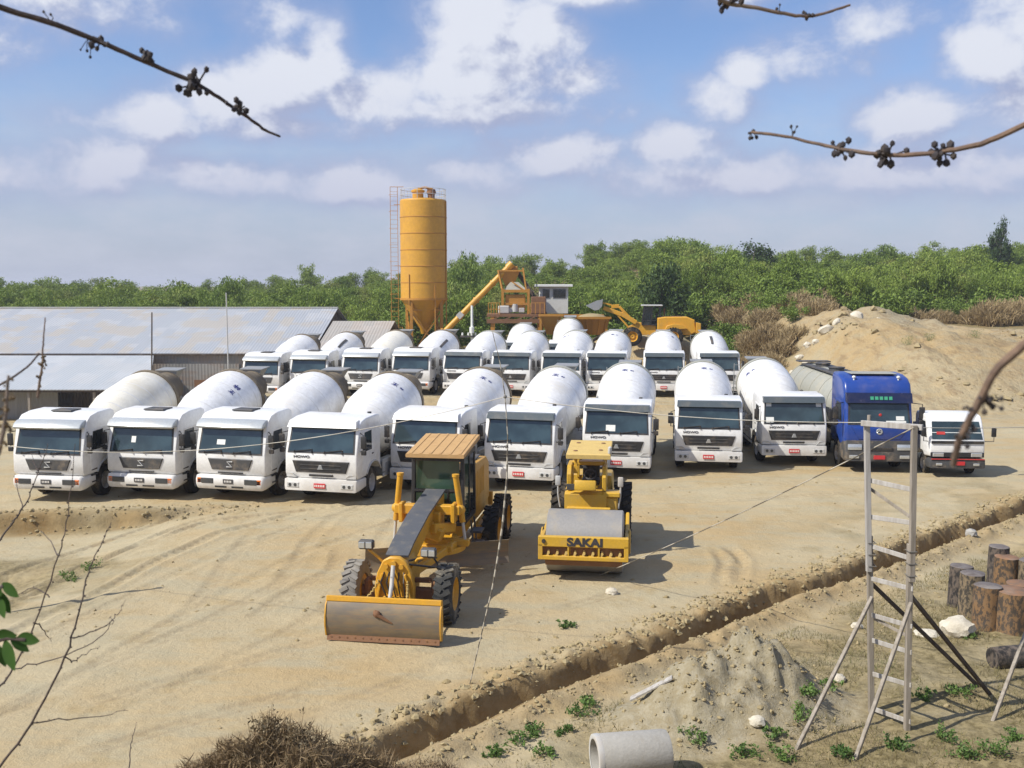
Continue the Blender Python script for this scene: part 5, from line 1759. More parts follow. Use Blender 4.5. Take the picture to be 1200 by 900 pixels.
mb = MB(); mb.box((-.42, 1.75, 2.45), (.09, .09, .5), None, .01); mb.beam((.42, 2.75, 1.8), (.42, 2.75, 2.66), .09, .09, .01); mb.beam((-.42, 2.75, 1.8), (-.42, 2.75, 2.66), .09, .09, .01); mb.box((-.42, 1.75, 2.2), (.12, .12, .2))
mb.obj('canopy_post', Y_, root)
mb = MB(); mb.box((-.02, 2.12, 2.70), (1.30, 1.72, .07), (R(3), 0, 0), .02)
mb.box((-.02, 1.25, 2.62), (1.30, .03, .12), (R(3), 0, 0), .008)
can = mb.obj('canopy', M['hatch'], root)
mb = MB()
for x, y in ((-.42, 1.62), (.32, 1.75), (-.4, 2.6), (.36, 2.6)): mb.lathe([(0, .07), (.012, .06), (.012, 0)], (x, y, 2.738 + (y - 2.12) * .052), (0, 0, 1), 12)
mb.obj('canopy_bolt', M['rust'], can)
mb = MB(); mb.lathe([(0, .05), (.02, .06), (.16, .055), (.2, .0)], (.60, 1.35, 2.70), (0, 0, 1), 14); mb.obj('work_lamp', M['lightgrey'], can)
d0 = flat(687, 672)
settle(root, d0.x, d0.y + .25, 7.5, 3.0)
root.scale = (.88, 1, 1)

# ------------------------------------------------------------------ wheel loader, side on, bucket raised to the left (its front is -x here)
root = thing('wheel_loader', 'yellow wheel loader with raised grey bucket behind the second row of mixer trucks', 'wheel loader')
Y_ = M['yellow']
def side(parts, x0, x1, bev=.03):      # profile (along, z), along = towards the rear
    mb.prism(parts, x0, x1, bev, 1, axis='y')
mb = MB()
side([(5.0, 1.0), (5.0, 2.25), (5.6, 2.35), (7.4, 2.35), (8.0, 2.1), (8.15, 1.1), (7.6, .85)], -.75, .75, .08)
side([(2.6, .9), (2.6, 1.5), (3.4, 1.9), (4.9, 1.6), (4.9, .8)], -.45, .45)
body = mb.obj('body', Y_, root)
mb = MB(); side([(8.1, 1.0), (8.1, 1.9), (8.5, 1.8), (8.5, 1.0)], -.85, .85); mb.obj('counterweight', Y_, root)
mb = MB(); mb.box((6.4, 0, 2.36), (1.2, 1.0, .03)); mb.cyl((5.6, .4, 2.3), (5.6, .4, 3.0), .06, 10); mb.obj('exhaust_stack', M['rust'], root)
mb = MB()
for y in (-.62, .62):
    for x, x2 in ((3.75, 3.95), (5.25, 5.2)): mb.beam((x, y, 1.7), (x2, y, 3.2), .09, .09)
    mb.beam((4.5, y, 1.7), (4.6, y, 3.2), .06, .06)
    mb.beam((3.75, y, 2.05), (5.25, y, 2.05), .07, .07)
mb.box((4.55, 0, 1.7), (1.6, 1.3, .1)); mb.box((4.7, 0, 1.95), (.5, .5, .4), None, .05); mb.box((4.95, 0, 2.4), (.14, .5, .5), None, .04)
cab = mb.obj('cab', M['black'], root)
mb = MB(); mb.box((4.55, 0, 3.26), (1.75, 1.45, .10), None, .03); mb.obj('cab_roof', M['lightgrey'], cab)
mb = MB()
for y in (-.63, .63): mb.slab([(3.80, y, 1.75), (4.45, y, 1.75), (4.55, y, 3.15), (3.95, y, 3.15)], .01)
mb.obj('side_window', M['glass_dark'], cab)
mb = MB()
for y in (-.55, .55):
    mb.beam((3.3, y, 1.85), (2.1, y, 2.55), .14, .34, .02); mb.beam((2.15, y, 2.5), (.6, y, 3.05), .14, .32, .02)
    mb.beam((3.0, y * .9, 1.1), (1.7, y * .9, 2.55), .12, .12)
mb.beam((2.1, -.55, 2.6), (2.1, .55, 2.6), .2, .2)
mb.beam((2.9, 0, 2.1), (1.9, 0, 3.15), .13, .22, .02); mb.beam((1.9, 0, 3.2), (1.25, 0, 3.15), .12, .3, .02); mb.beam((1.25, 0, 3.3), (.55, 0, 3.45), .1, .12)
mb.obj('lift_arm', Y_, root)
mb = MB()
sec = [(.55, 3.72), (.50, 3.20), (.25, 2.92), (-.1, 2.86), (-.75, 3.22), (-.80, 3.27), (-.1, 2.94), (.20, 3.0), (.42, 3.24), (.46, 3.74)]
side(sec, -1.35, 1.35, .0)
for y in (-1.35, 1.35): side([(.55, 3.72), (.50, 3.20), (.25, 2.92), (-.1, 2.86), (-.80, 3.25), (.0, 3.62)], y - .02, y + .02, 0)
mb.obj('bucket', M['grey'], root)
mb = MB()
for y in (-.95, .95):
    side([(1.9 + .78 * math.cos(a) * 1.08, .72 + .78 * math.sin(a) * 1.06) for a in np.linspace(.2, 2.9, 9)] , y - .25, y + .25, 0) if False else None
side([(5.6, 1.3), (5.75, 1.62), (6.3, 1.78), (7.0, 1.72), (7.4, 1.4)], -1.15, 1.15, .02)
mb.obj('fender', Y_, root)
for y in (-.95, .95):
    for x in (3.0, 6.3):
        w = wheel(root, 0, 0, .74, .52, 1, 'rubber', True, 'yellow')
        w.location = (x, y, .74); w.rotation_euler = (0, 0, PI / 2 if y > 0 else -PI / 2)
p = at(688, 350, 82.5)
gz_ = at(760, 398, 82.5).z
root.location = (p.x + .75, 82.5, hz(p.x + 4, 82.5)); root.rotation_euler = (0, 0, R(-6))
LOADER = root
# ------------------------------------------------------------------ cement silo
SY = 92.0
c = at(496.5, 300, SY)
g = hz(c.x, SY)
zt = at(496, 236, SY).z; zb = at(496, 350, SY).z; zc = at(496, 391, SY).z
rad = 27 / FPX * SY * 1.0
root = thing('cement_silo', 'tall orange cement silo with conical foot and caged ladder, left of the mixing plant', 'silo', (c.x, SY, g))
zt -= g; zb -= g; zc -= g
mb = MB(); mb.lathe([(zb, rad), (zt, rad), (zt + .12, rad * .96), (zt + .25, rad * .5), (zt + .28, 0)], (0, 0, 0), (0, 0, 1), 56)
sh = mb.obj('shell', M['silo'], root, smooth=30)
mb = MB()
for k in range(1, 6):
    z = zb + (zt - zb) * k / 6.0
    mb.lathe([(z - .05, rad + .001), (z - .03, rad + .03), (z + .03, rad + .03), (z + .05, rad + .001)], (0, 0, 0), (0, 0, 1), 56)
mb.lathe([(zb - .12, rad), (zb - .12, rad + .08), (zb + .06, rad + .08), (zb + .06, rad)], (0, 0, 0), (0, 0, 1), 56)
mb.obj('seam_band', M['plant'], sh)
mb = MB(); mb.lathe([(zb - .1, rad * .99), (zc + .5, .42), (zc, .30), (zc, 0)], (0, 0, 0), (0, 0, 1), 40); mb.obj('cone', M['silo'], root, smooth=30)
for k in range(4):
    a = PI / 4 + k * PI / 2 + .25
    x, y = rad * .92 * math.cos(a), rad * .92 * math.sin(a)
    mb = MB(); mb.beam((x, y, -.3), (x, y, zb + 1.8), .26, .26, .01); mb.obj('leg', M['plant'], root)
mb = MB()
P4 = [(rad * .92 * math.cos(PI / 4 + k * PI / 2 + .25), rad * .92 * math.sin(PI / 4 + k * PI / 2 + .25)) for k in range(4)]
for k in range(4):
    a, b = P4[k], P4[(k + 1) % 4]
    mb.beam((*a, .6), (*b, zb - 1.2), .10, .10); mb.beam((*b, .6), (*a, zb - 1.2), .10, .10); mb.beam((*a, zb - 1.0), (*b, zb - 1.0), .12, .12); mb.beam((*a, .5), (*b, .5), .12, .12)
mb.obj('bracing', M['plant'], root)
# top: rail, filter drum, vent
mb = MB()
for k in range(18):
    a = 2 * PI * k / 18; mb.tube([(rad * .96 * math.cos(a), rad * .96 * math.sin(a), zt), (rad * .96 * math.cos(a), rad * .96 * math.sin(a), zt + 1.05)], .025, 5)
for z in (.55, 1.05): mb.tube([(rad * .96 * math.cos(2 * PI * k / 36), rad * .96 * math.sin(2 * PI * k / 36), zt + z) for k in range(37)], .025, 5, False)
mb.obj('top_railing', M['lightgrey'], root)
mb = MB(); mb.lathe([(zt, .50), (zt + .75, .50), (zt + .80, .62), (zt + .95, .62), (zt + 1.1, .3), (zt + 1.1, 0)], (-.45, -.3, 0), (0, 0, 1), 24)
mb.obj('filter', M['silo'], root)
mb = MB(); mb.lathe([(zt, .32), (zt + .6, .32), (zt + .7, .45), (zt + .95, .40), (zt + 1.0, 0)], (.75, -.2, 0), (0, 0, 1), 18); mb.box((.75, -.2, zt + 1.02), (.7, .7, .08)); mb.obj('vent', M['rust'], root)
mb = MB(); mb.tube([(-.45, -.3, zt + 1.12), (.2, -.3, zt + 1.22), (.9, -.3, zt + 1.08)], .10, 8); mb.obj('vent_pipe', M['plant'], root)
# caged ladder on the left
lx = -rad - .55
mb = MB()
for s in (-.33, .33): mb.tube([(lx + s, 0, -.2), (lx + s, 0, zt + 1.3)], .024, 6)
z = .2
while z < zt + 1.2: mb.tube([(lx - .33, 0, z), (lx + .33, 0, z)], .013, 5); z += .42
z = 3.0
while z < zt + 1.3:
    mb.tube([(lx - .33, 0, z), (lx - .40, -.5, z), (lx, -.78, z), (lx + .40, -.5, z), (lx + .33, 0, z)], .013, 5); z += 1.5
for z in (zb, zb + 3, zt - .3): mb.tube([(lx, 0, z), (-rad + .05, 0, z)], .03, 5)
mb.tube([(lx - .33, 0, zt + 1.3), (lx + .9, 0, zt + 1.3)], .03, 5)
mb.obj('ladder', M['plant'], root)
mb = MB(); mb.tube([(rad * .55, -rad * .86, .6), (rad * .55, -rad * .86, zb + 1.3)], .06, 8); mb.tube([(rad * .98, -.6, 1.0), (rad * .98, -.6, zt)], .05, 8); mb.tube([(-rad * .55, -rad * .86, zb - .5), (-rad * .55, -rad * .86, zb + 2.2)], .05, 8); mb.obj('fill_pipe', M['plant'], root)
mb = MB()
for z in (1.0, 2.0): mb.box((lx, .1, z), (1.5, .8, .06)); mb.tube([(lx - .7, -.3, z), (lx - .7, -.3, z + 1), (lx + .7, -.3, z + 1), (lx + .7, -.3, z)], .025, 5)
for q in (-.7, .7): mb.tube([(lx + q, -.3, -.2), (lx + q, -.3, 3.0)], .04, 5)
mb.obj('landing', M['plant'], root)

# ------------------------------------------------------------------ mixing plant tower with screw conveyor and hoist track
PY = 90.0
def PP(px, py, dy=0.0):
    return at(px, py, PY + dy)
c = at(608, 372, PY); g = hz(c.x, PY)
root = thing('mixing_plant', 'orange concrete mixing plant on a raised steel deck, right of the silo', 'mixing plant', (c.x, PY, g))
def L(px, py, dy=0.0):
    p = PP(px, py, dy); return Vector((p.x - c.x, dy, p.z - g))
zd = L(600, 369).z
x0, x1 = L(571, 369).x, L(640, 369).x
mb = MB()
mb.box(((x0 + x1) / 2, 0, zd), (x1 - x0, 4.0, .22)); mb.box(((x0 + x1) / 2, -2.0, zd - .5), (x1 - x0, .2, .35))
for k in range(5): mb.beam((x0 + (x1 - x0) * k / 5, -2.0, zd - .65), (x0 + (x1 - x0) * (k + 1) / 5, -2.0, zd - .1), .1, .1)
mb.obj('deck', M['rust'], root)
for x in (x0 + .5, x1 - .6):
    for y in (-1.8, 1.8):
        mb = MB(); mb.beam((x, y, -.4), (x, y, zd), .32, .32, .01); mb.obj('leg', M['plant'], root)
mb = MB()
bx0, bx1 = L(589, 360).x, L(619, 360).x
zb1, zt1 = zd + .1, L(600, 341).z
mb.box(((bx0 + bx1) / 2, .0, (zb1 + zt1) / 2), (bx1 - bx0 - .5, 1.8, zt1 - zb1 - .6), None, .08)
for x in (bx0, bx1): 
    for y in (-1.0, 1.0): mb.beam((x, y, zb1), (x, y, zt1 + .2), .22, .22)
mb.box(((bx0 + bx1) / 2, -1.0, zt1), (bx1 - bx0, .2, .25)); mb.box(((bx0 + bx1) / 2, -.95, zb1 + .9), (bx1 - bx0, .14, .2))
mb.obj('mixer_body', M['plant'], root)
mb = MB(); mb.hexa([(bx0 + .1, -.9, zt1 + .1), (bx1 - .1, -.9, zt1 + .1), (bx1 - .1, .9, zt1 + .1), (bx0 + .1, .9, zt1 + .1), (bx0 + .7, -.5, zt1 + .8), (bx1 - .9, -.5, zt1 + .8), (bx1 - .9, .5, zt1 + .8), (bx0 + .7, .5, zt1 + .8)])
mb.obj('mixer_cover', M['tank'], root)
for x in (bx0 + .3, bx1 - .9): mb = MB(); mb.box((x + .3, -.95, zb1 + .35), (.5, .1, .4), None, .03); mb.obj('gate_box', M['lightgrey'], root)
# weigh hopper at the head of the tower
hx, hz_ = L(597, 322).x, L(597, 322).z
mb = MB(); mb.hexa([(hx - .95, -.8, hz_ + .35), (hx + .95, -.8, hz_ + .35), (hx + .95, .8, hz_ + .35), (hx - .95, .8, hz_ + .35), (hx - .35, -.35, hz_ - 1.0), (hx + .35, -.35, hz_ - 1.0), (hx + .35, .35, hz_ - 1.0), (hx - .35, .35, hz_ - 1.0)])
mb.box((hx + .3, 0, hz_ + .55), (.9, .9, .4), None, .05); mb.obj('weigh_hopper', M['plant'], root)
mb = MB()
for s in (-1, 1):
    mb.beam((bx0, s, zt1), (hx - 1.0, s * .8, hz_ + .4), .14, .14); mb.beam((bx1 - .2, s, zt1), (hx + 1.2, s * .8, hz_ + .6), .14, .14)
    mb.beam((hx - 1.0, s * .8, hz_ + .35), (hx + 1.3, s * .8, hz_ + .35), .14, .14); mb.beam((bx1, s, zt1 - .2), (hx + .2, s * .8, hz_ - .6), .1, .1)
mb.obj('head_frame', M['plant'], root)
a = L(519, 391, -.5); b = L(597, 312, -.5)
mb = MB(); mb.tube([a, b], .26, 14); d = (b - a).normalized()
for t in (.25, .5, .75): p = a.lerp(b, t); mb.tube([p - d * .06, p + d * .06], .33, 14)
mb.tube([a - d * .4, a + d * .3], .42, 14); mb.tube([b - d * .2, b + d * .35], .34, 12)
mb.obj('screw_conveyor', M['silo'], root)
mb = MB(); mb.box(a.lerp(b, .26) + Vector((0, -.3, .1)), (.55, .05, .5), (0, R(-45), 0)); mb.obj('inspection_cover', M['lightgrey'], root)
mb = MB()
a = L(606, 318, .6); b = L(650, 385, -.8)
for y in (-.5, .5): mb.beam(a + Vector((0, y, 0)), b + Vector((0, y, 0)), .14, .34)
for k in range(12): p = a.lerp(b, k / 11); mb.beam(p + Vector((0, -.5, 0)), p + Vector((0, .5, 0)), .08, .08)
mb.obj('hoist_track', M['dark_timber'], root)
mb = MB()
for k in range(5): x = x0 + .15 + (bx0 - x0 - .4) * k / 4; mb.tube([(x, -1.9, zd), (x, -1.9, zd + 1.1)], .035, 5)
for z in (.55, 1.1): mb.tube([(x0 + .15, -1.9, zd + z), (bx0 - .25, -1.9, zd + z)], .03, 5)
for k in range(4): x = bx1 + .2 + (x1 - bx1 - .4) * k / 3; mb.tube([(x, -1.9, zd), (x, -1.9, zd + 1.1)], .035, 5)
mb.tube([(bx1 + .2, -1.9, zd + 1.1), (x1 - .2, -1.9, zd + 1.1)], .03, 5)
mb.obj('deck_railing', M['plant'], root)
mb = MB(); mb.box((x0 + 1.5, -.8, zd + .5), (1.0, .8, .7), None, .08); mb.cyl((x0 + 2.5, -.8, zd + .3), (x0 + 2.5, -.8, zd + 1.0), .3, 14); mb.obj('water_pump', M['lightgrey'], root)
mb = MB(); mb.box((bx1 + .9, -.6, zd + .9), (1.3, 1.1, 1.5), None, .05); mb.obj('motor_box', M['rust'], root)

# ------------------------------------------------------------------ aggregate bins right of the plant
BY = 86.0
ca, cb = at(674, 372, BY), at(713, 388, BY)
g = hz((ca.x + cb.x) / 2, BY)
root = thing('aggregate_bin', 'orange aggregate bin heaped with sand, beside the wheel loader bucket', 'aggregate bin', ((ca.x + cb.x) / 2, BY, g))
w = (cb.x - ca.x) / 2; zt = ca.z - g; zb = at(700, 392, BY).z - g
mb = MB()
mb.hexa([(-w, -1.4, zt), (w, -1.4, zt), (w, 1.4, zt), (-w, 1.4, zt), (-w * .70, -.7, zb), (w * .75, -.7, zb), (w * .75, .7, zb), (-w * .70, .7, zb)])
for k in range(5): x = -w + 2 * w * (k + .5) / 5; mb.beam((x, -1.43, zt), (x * .74, -.73, zb), .1, .1)
mb.beam((-w - .1, -1.45, zt), (w + .1, -1.45, zt), .16, .2)
mb.obj('bin', M['plant'], root)
mb = MB(); mb.ball((0, 0, zt - .1), 1.0, 3, (w * .92, 1.25, .45), .03); mb.obj('sand_heap', M['clod'], root)
for x in (-w * .8, w * .8):
    for y in (-1.1, 1.1): mb = MB(); mb.beam((x, y, -.3), (x, y, zt - .3), .2, .2); mb.obj('leg', M['plant'], root)
root = thing('feed_hopper', 'small orange funnel hopper between the mixing plant deck and the aggregate bin', 'hopper', (at(645, 372, BY).x, BY, g))
zt = at(645, 369, BY).z - g; zb = at(645, 392, BY).z - g
mb = MB(); mb.hexa([(-1.0, -.9, zt), (1.0, -.9, zt), (1.0, .9, zt), (-1.0, .9, zt), (-.3, -.3, zb), (.3, -.3, zb), (.3, .3, zb), (-.3, .3, zb)]); mb.box((0, -.92, zt), (2.1, .12, .2)); mb.obj('funnel', M['plant'], root)
for x in (-.85, .85):
    for y in (-.8, .8): mb = MB(); mb.beam((x, y, -.3), (x, y, zt - .1), .14, .14); mb.obj('leg', M['plant'], root)
mb = MB(); mb.box((2.6, 0, zt - .05), (4.0, .25, .2)); mb.obj('cross_beam', M['plant'], root)

# ------------------------------------------------------------------ control hut on stilts
HY = 93.0
ca, cb = at(632, 367, HY), at(665, 336, HY)
cx = (ca.x + cb.x) / 2; g = hz(cx, HY)
root = thing('control_hut', 'small white control hut with flat overhanging roof and two windows, behind the plant', 'hut', (cx, HY, g))
w = (cb.x - ca.x) / 2; z0 = ca.z - g; z1 = cb.z - g
mb = MB(); mb.box((0, 0, (z0 + z1) / 2), (2 * w, 2.6, z1 - z0), None, .02); mb.obj('wall', M['hut'], root)
mb = MB(); mb.box((0, 0, z1 + .1), (2 * w + .8, 3.4, .22), None, .03); mb.obj('roof', M['paper'], root)
for x, ww in ((-.72, .62), (.5, 1.15)):
    mb = MB(); mb.box((x * w / 1.3, -1.31, z1 - .62), (ww + .12, .04, .92), None, .01); f = mb.obj('window_frame', M['lightgrey'], root)
    mb = MB(); mb.box((x * w / 1.3, -1.335, z1 - .62), (ww, .02, .80)); mb.obj('pane', M['glass_dark'], f)
for x in (-w * .85, w * .85):
    for y in (-1.1, 1.1): mb = MB(); mb.beam((x, y, -.3), (x, y, z0), .25, .25); mb.obj('stilt', M['plant'], root)

# ------------------------------------------------------------------ sheds
def shed_roof(name, mat, root, e0, e1, r1, r0, t=.06):
    """roof sheet with its own frame: x along the eave, y up the slope, so ribs and laps follow the slope"""
    e0, e1, r1, r0 = map(Vector, (e0, e1, r1, r0))
    xax = (e1 - e0).normalized(); n = xax.cross(r0 - e0).normalized(); yax = n.cross(xax)
    Mx = Matrix((xax, yax, n)).transposed()
    inv = Mx.inverted()
    q = [inv @ (p - e0) for p in (e0, e1, r1, r0)]
    mb = MB(); mb.slab(q, t, (0, 0, 1))
    o = mb.obj(name, mat, root, smooth=0)
    o.matrix_basis = Matrix.Translation(e0) @ Mx.to_4x4()
    return o


gz0 = hz(-30, 80)
root = thing('long_shed', 'long grey shed with weathered blue-grey and rusty tin roof at the left', 'shed', (-30, 84, gz0))
def W3(px, py, Y): p = at(px, py, Y); return Vector((p.x + 30, Y - 84, p.z - gz0))
ez = W3(100, 413, 78).z; rz_ = W3(100, 361, 90).z
xr = W3(366, 413, 78).x; xl = -34.0
xr2 = W3(378, 361, 90).x
shed_roof('roof', M['roof_blue'], root, (xl, -6.3, ez - .08), (xr, -6.3, ez - .08), (xr, 6, rz_), (xl, 6, rz_))
shed_roof('roof', M['roof_blue'], root, (xr, 18, ez), (xl, 18, ez), (xl, 6.02, rz_ - .01), (xr, 6.02, rz_ - .01))
mb = MB(); mb.box(((xl + xr) / 2, 6, rz_ + .06), (xr - xl, .5, .07), None, .02); mb.obj('ridge_cap', M['lightgrey'], root)
mb = MB(); mb.box(((xl + xr) / 2, -6.0, (ez - .1) / 2 - .2), (xr - xl - .4, .12, ez + .3)); mb.obj('front_wall', M['wall_sheet'], root)
mb = MB(); mb.prism([(-6, -.4), (-6, ez - .1), (6, rz_ - .1), (18, ez - .1), (18, -.4)], xr - .5, xr - .35); mb.obj('gable_wall', M['dark_timber'], root)
mb = MB(); mb.box((xr - 8.2, -6.08, 1.0), (2.2, .08, 2.0)); mb.obj('shed_door', M['rust'], root)
mb = MB(); mb.box(((xl + xr) / 2, -6.3, ez - .16), (xr - xl, .05, .1)); mb.obj('eave_board', M['dark_timber'], root)

gz1 = hz(-15, 82)
root = thing('low_shed', 'lower shed with dusty tan tin roof joined to the right end of the long shed', 'shed', (-15, 82, gz1))
def W4(px, py, Y): p = at(px, py, Y); return Vector((p.x + 15, Y - 82, p.z - gz1))
e1 = W4(443, 412, 78); r1 = W4(463, 376.5, 86.5)
x0 = xr - 15 + .15
shed_roof('roof', M['roof_tan'], root, (x0, e1.y, e1.z), e1, r1, (x0, r1.y, r1.z))
shed_roof('roof', M['roof_tan'], root, (r1.x, 13, e1.z), (x0, 13, e1.z), (x0, r1.y + .02, r1.z - .01), (r1.x, r1.y + .02, r1.z - .01))
mb = MB(); mb.prism([(-3.6, -.4), (-3.6, e1.z - .25), (4.5, r1.z - .15), (12.5, e1.z - .25), (12.5, -.4)], e1.x - .35, e1.x - .2); mb.obj('gable_wall', M['rust'], root)
mb = MB(); mb.box(((x0 + e1.x) / 2, -3.7, e1.z / 2 - .2), (e1.x - x0 - .6, .1, e1.z)); mb.obj('front_wall', M['wall_sheet'], root)

gz2 = hz(-30, 70)
root = thing('lean_to', 'open lean-to with pale corrugated tin roof in front of the long shed', 'shed', (-34, 72, gz2))
def W5(px, py, Y): p = at(px, py, Y); return Vector((p.x + 34, Y - 72, p.z - gz2))
t1 = W5(180, 417, 77.4); b1 = W5(176, 448, 68); b0 = W5(0, 457, 68)
xl5 = -26.0
shed_roof('roof', M['roof_leanto'], root, (xl5, b0.y, b0.z + .0), (b1.x, b1.y, b0.z), (t1.x, t1.y, t1.z), (xl5, t1.y, t1.z))
zz = b0.z
for k, x in enumerate((b1.x - .3, b1.x - 4.0, b1.x - 8.5, b1.x - 13)):
    mb = MB(); mb.beam((x, -3.7, -.4), (x, -3.7, zz - .02), .16, .16); mb.obj('post', M['timber'], root)
mb = MB(); mb.box((b1.x - 11.7, -2.2, zz / 2 - .1), (9.0, .08, zz + .2)); mb.obj('wall_panel', M['wall_sheet'], root); mb = MB(); mb.box((b1.x - 5.0, 3.0, zz / 2), (7.0, .08, zz + 1.2)); mb.obj('wall_panel', M['wall_sheet'], root)
mb = MB(); mb.box(((xl5 + b1.x) / 2, -3.85, zz - .1), (b1.x - xl5, .1, .14)); mb.obj('eave_beam', M['dark_timber'], root)

# ------------------------------------------------------------------ poles
def pole(name, label, px, py_top, Y, r, mat, cat='pole', lean=0.0, grp=None):
    p = at(px, py_top, Y); g = hz(p.x, Y)
    rt_ = thing(name, label, cat, (p.x, Y, g), 0, grp)
    h = p.z - g
    mb = MB(); mb.tube([(lean, 0, -.4), (0, 0, h)], [r, r * .75], 8); mb.obj('shaft', M[mat], rt_)
    return rt_, h


r_, h = pole('utility_pole', 'pale concrete utility pole with insulators standing right of the silo', 553, 358, 84, .13, 'paper', 'utility pole')
mb = MB(); mb.box((0, -.18, h - 2.6), (2.0, .12, .14)); mb.box((0, -.18, h - 3.6), (1.4, .12, .12)); mb.obj('cross_arm', M['dark_grey'], r_)
mb = MB()
for x in (-.8, -.3, .3, .8): mb.lathe([(0, .05), (.06, .10), (.12, .06), (.2, .09), (.26, .03)], (x, -.18, h - 2.53), (0, 0, 1), 10)
mb.lathe([(0, .2), (.5, .2), (.55, 0)], (0, -.3, h - 2.3), (0, 0, 1), 12)
mb.obj('insulator', M['paper'], r_)
pole('mast', 'thin pale metal mast rising in front of the long shed roof', 265, 343, 72, .055, 'lightgrey', 'mast')
pole('post', 'slender dark pole before the long shed roof at the right end of the lean-to', 178, 366, 67.2, .06, 'dark_timber', 'pole', -.3)
# ------------------------------------------------------------------ timber ladder tower in the foreground
gl = ground(1022, 836); gr = ground(1063, 856)
root = thing('timber_tower', 'weathered timber ladder tower with leaning braces on the rough ground at right', 'timber tower', ((gl.x + gr.x) / 2, (gl.y + gr.y) / 2, (gl.z + gr.z) / 2))
O = root.location.copy()
def T3(px, py, Y): return at(px, py, Y) - O
tl = T3(1017, 497, gl.y); tr = T3(1069, 500, gr.y)
bl = gl - O; br = gr - O
for (b, t, nm) in ((bl, tl, 'l'), (br, tr, 'r')):
    b = Vector(b); t = Vector(t)
    mb = MB(); mb.beam(b - Vector((0, 0, .3)), b.lerp(t, .62), .085, .085, .006); p = mb.obj('post', M['timber'], root)
    mb = MB(); o = Vector((-.045 if nm == 'l' else .0, -.075, 0)); mb.beam(b.lerp(t, .50) + o, t + o + Vector((0, 0, .03)), .085, .075, .006); mb.obj('upper_post', M['pale_timber'] if nm == 'l' else M['timber'], root)
    mb = MB()
    for q in (.52, .56, .60): mb.tube([b.lerp(t, q) + Vector((-.06, .04, 0)), b.lerp(t, q) + Vector((-.06, -.12, 0)), b.lerp(t, q) + Vector((.06, -.12, 0)), b.lerp(t, q) + Vector((.06, .04, 0))], .008, 5)
    mb.obj('wire_lashing', M['wire'], root)
mb = MB(); mb.beam(tl + Vector((-.14, -.10, .03)), tr + Vector((.12, -.10, .0)), .06, .09, .006); mb.obj('top_rail', M['pale_timber'], root)
mb = MB(); mb.tube([tl + Vector((-.02, -.1, .05)), tl + Vector((-.02, -.1, .16))], .03, 8); mb.obj('top_peg', M['timber'], root)
for (yl, yr) in ((561, 572), (603, 610), (637, 652), (675, 687), (718, 731), (748, 762), (788, 801), (830, 845)):
    fl = (836 - yl) / (836 - 497); fr = (856 - yr) / (856 - 500)
    a = Vector(bl).lerp(tl, fl); c = Vector(br).lerp(tr, fr)
    mb = MB(); mb.beam(a + Vector((.0, -.06, 0)), c + Vector((.03, -.06, 0)), .022, .075, .004); mb.obj('rung', M['pale_timber'], root)
for (y0_, y1_) in ((570, 604), (722, 745)):
    a = Vector(bl).lerp(tl, (836 - y0_) / 339); c = Vector(br).lerp(tr, (856 - y1_) / 356)
    mb = MB(); mb.beam(a + Vector((0, .055, 0)), c + Vector((0, .055, 0)), .02, .05, .003); mb.obj('diagonal', M['timber'], root)
for (pa, fa, pb) in (((1020, 700), 'l', (929, 880)), ((1074, 708), 'r', (999, 893))):
    g_ = ground(*pb) - O
    base = (Vector(bl).lerp(tl, (836 - 700) / 339) if fa == 'l' else Vector(br).lerp(tr, (856 - 706) / 356))
    mb = MB(); mb.beam(base + Vector((0, -.07, .05)), g_ - Vector((0, 0, .1)), .055, .055, .006); mb.obj('brace', M['timber'], root)
for (fa, pb) in (('l', (1152, 803)), ('r', (1164, 812))):
    g_ = ground(*pb) - O
    base = (Vector(bl).lerp(tl, (836 - 684) / 339) if fa == 'l' else Vector(br).lerp(tr, (856 - 697) / 356))
    mb = MB(); mb.beam(base + Vector((0, .07, .05)), g_ - Vector((0, 0, .1)), .06, .06, .006); mb.obj('brace', M['dark_timber'], root)  # rear braces: their shaded sides are put into the colour, a darker timber
TL, TR = O + tl, O + tr
# slanting pole at the right edge, brace of a second tower out of frame
g_ = ground(1161, 846); top = at(1240, 640, g_.y + 1.6)
rt_ = thing('timber_strut', 'leaning timber pole standing alone at the right edge before the logs', 'pole', g_)
mb = MB(); mb.beam(Vector((0, 0, -.1)), top - g_, .055, .055, .006); mb.obj('shaft', M['timber'], rt_)
mb = MB(); d_ = (top - g_)
mb.tube([d_ * .93 + Vector((-.06, .05, 0)), d_ * .93 + Vector((-.06, -.05, 0)), d_ * .93 + Vector((.06, -.05, 0)), d_ * .93 + Vector((.06, .05, 0))], .01, 5); mb.obj('wire_lashing', M['wire'], rt_)
gg = Vector((top.x + .1, top.y + .05, hz(top.x + .1, top.y + .05)))
rp = thing('timber_post', 'upright timber post just beyond the right edge of the view', 'pole', gg)
mb = MB(); mb.beam((0, 0, -.3), (0, 0, 4.2), .085, .085, .006); mb.obj('shaft', M['timber'], rp)

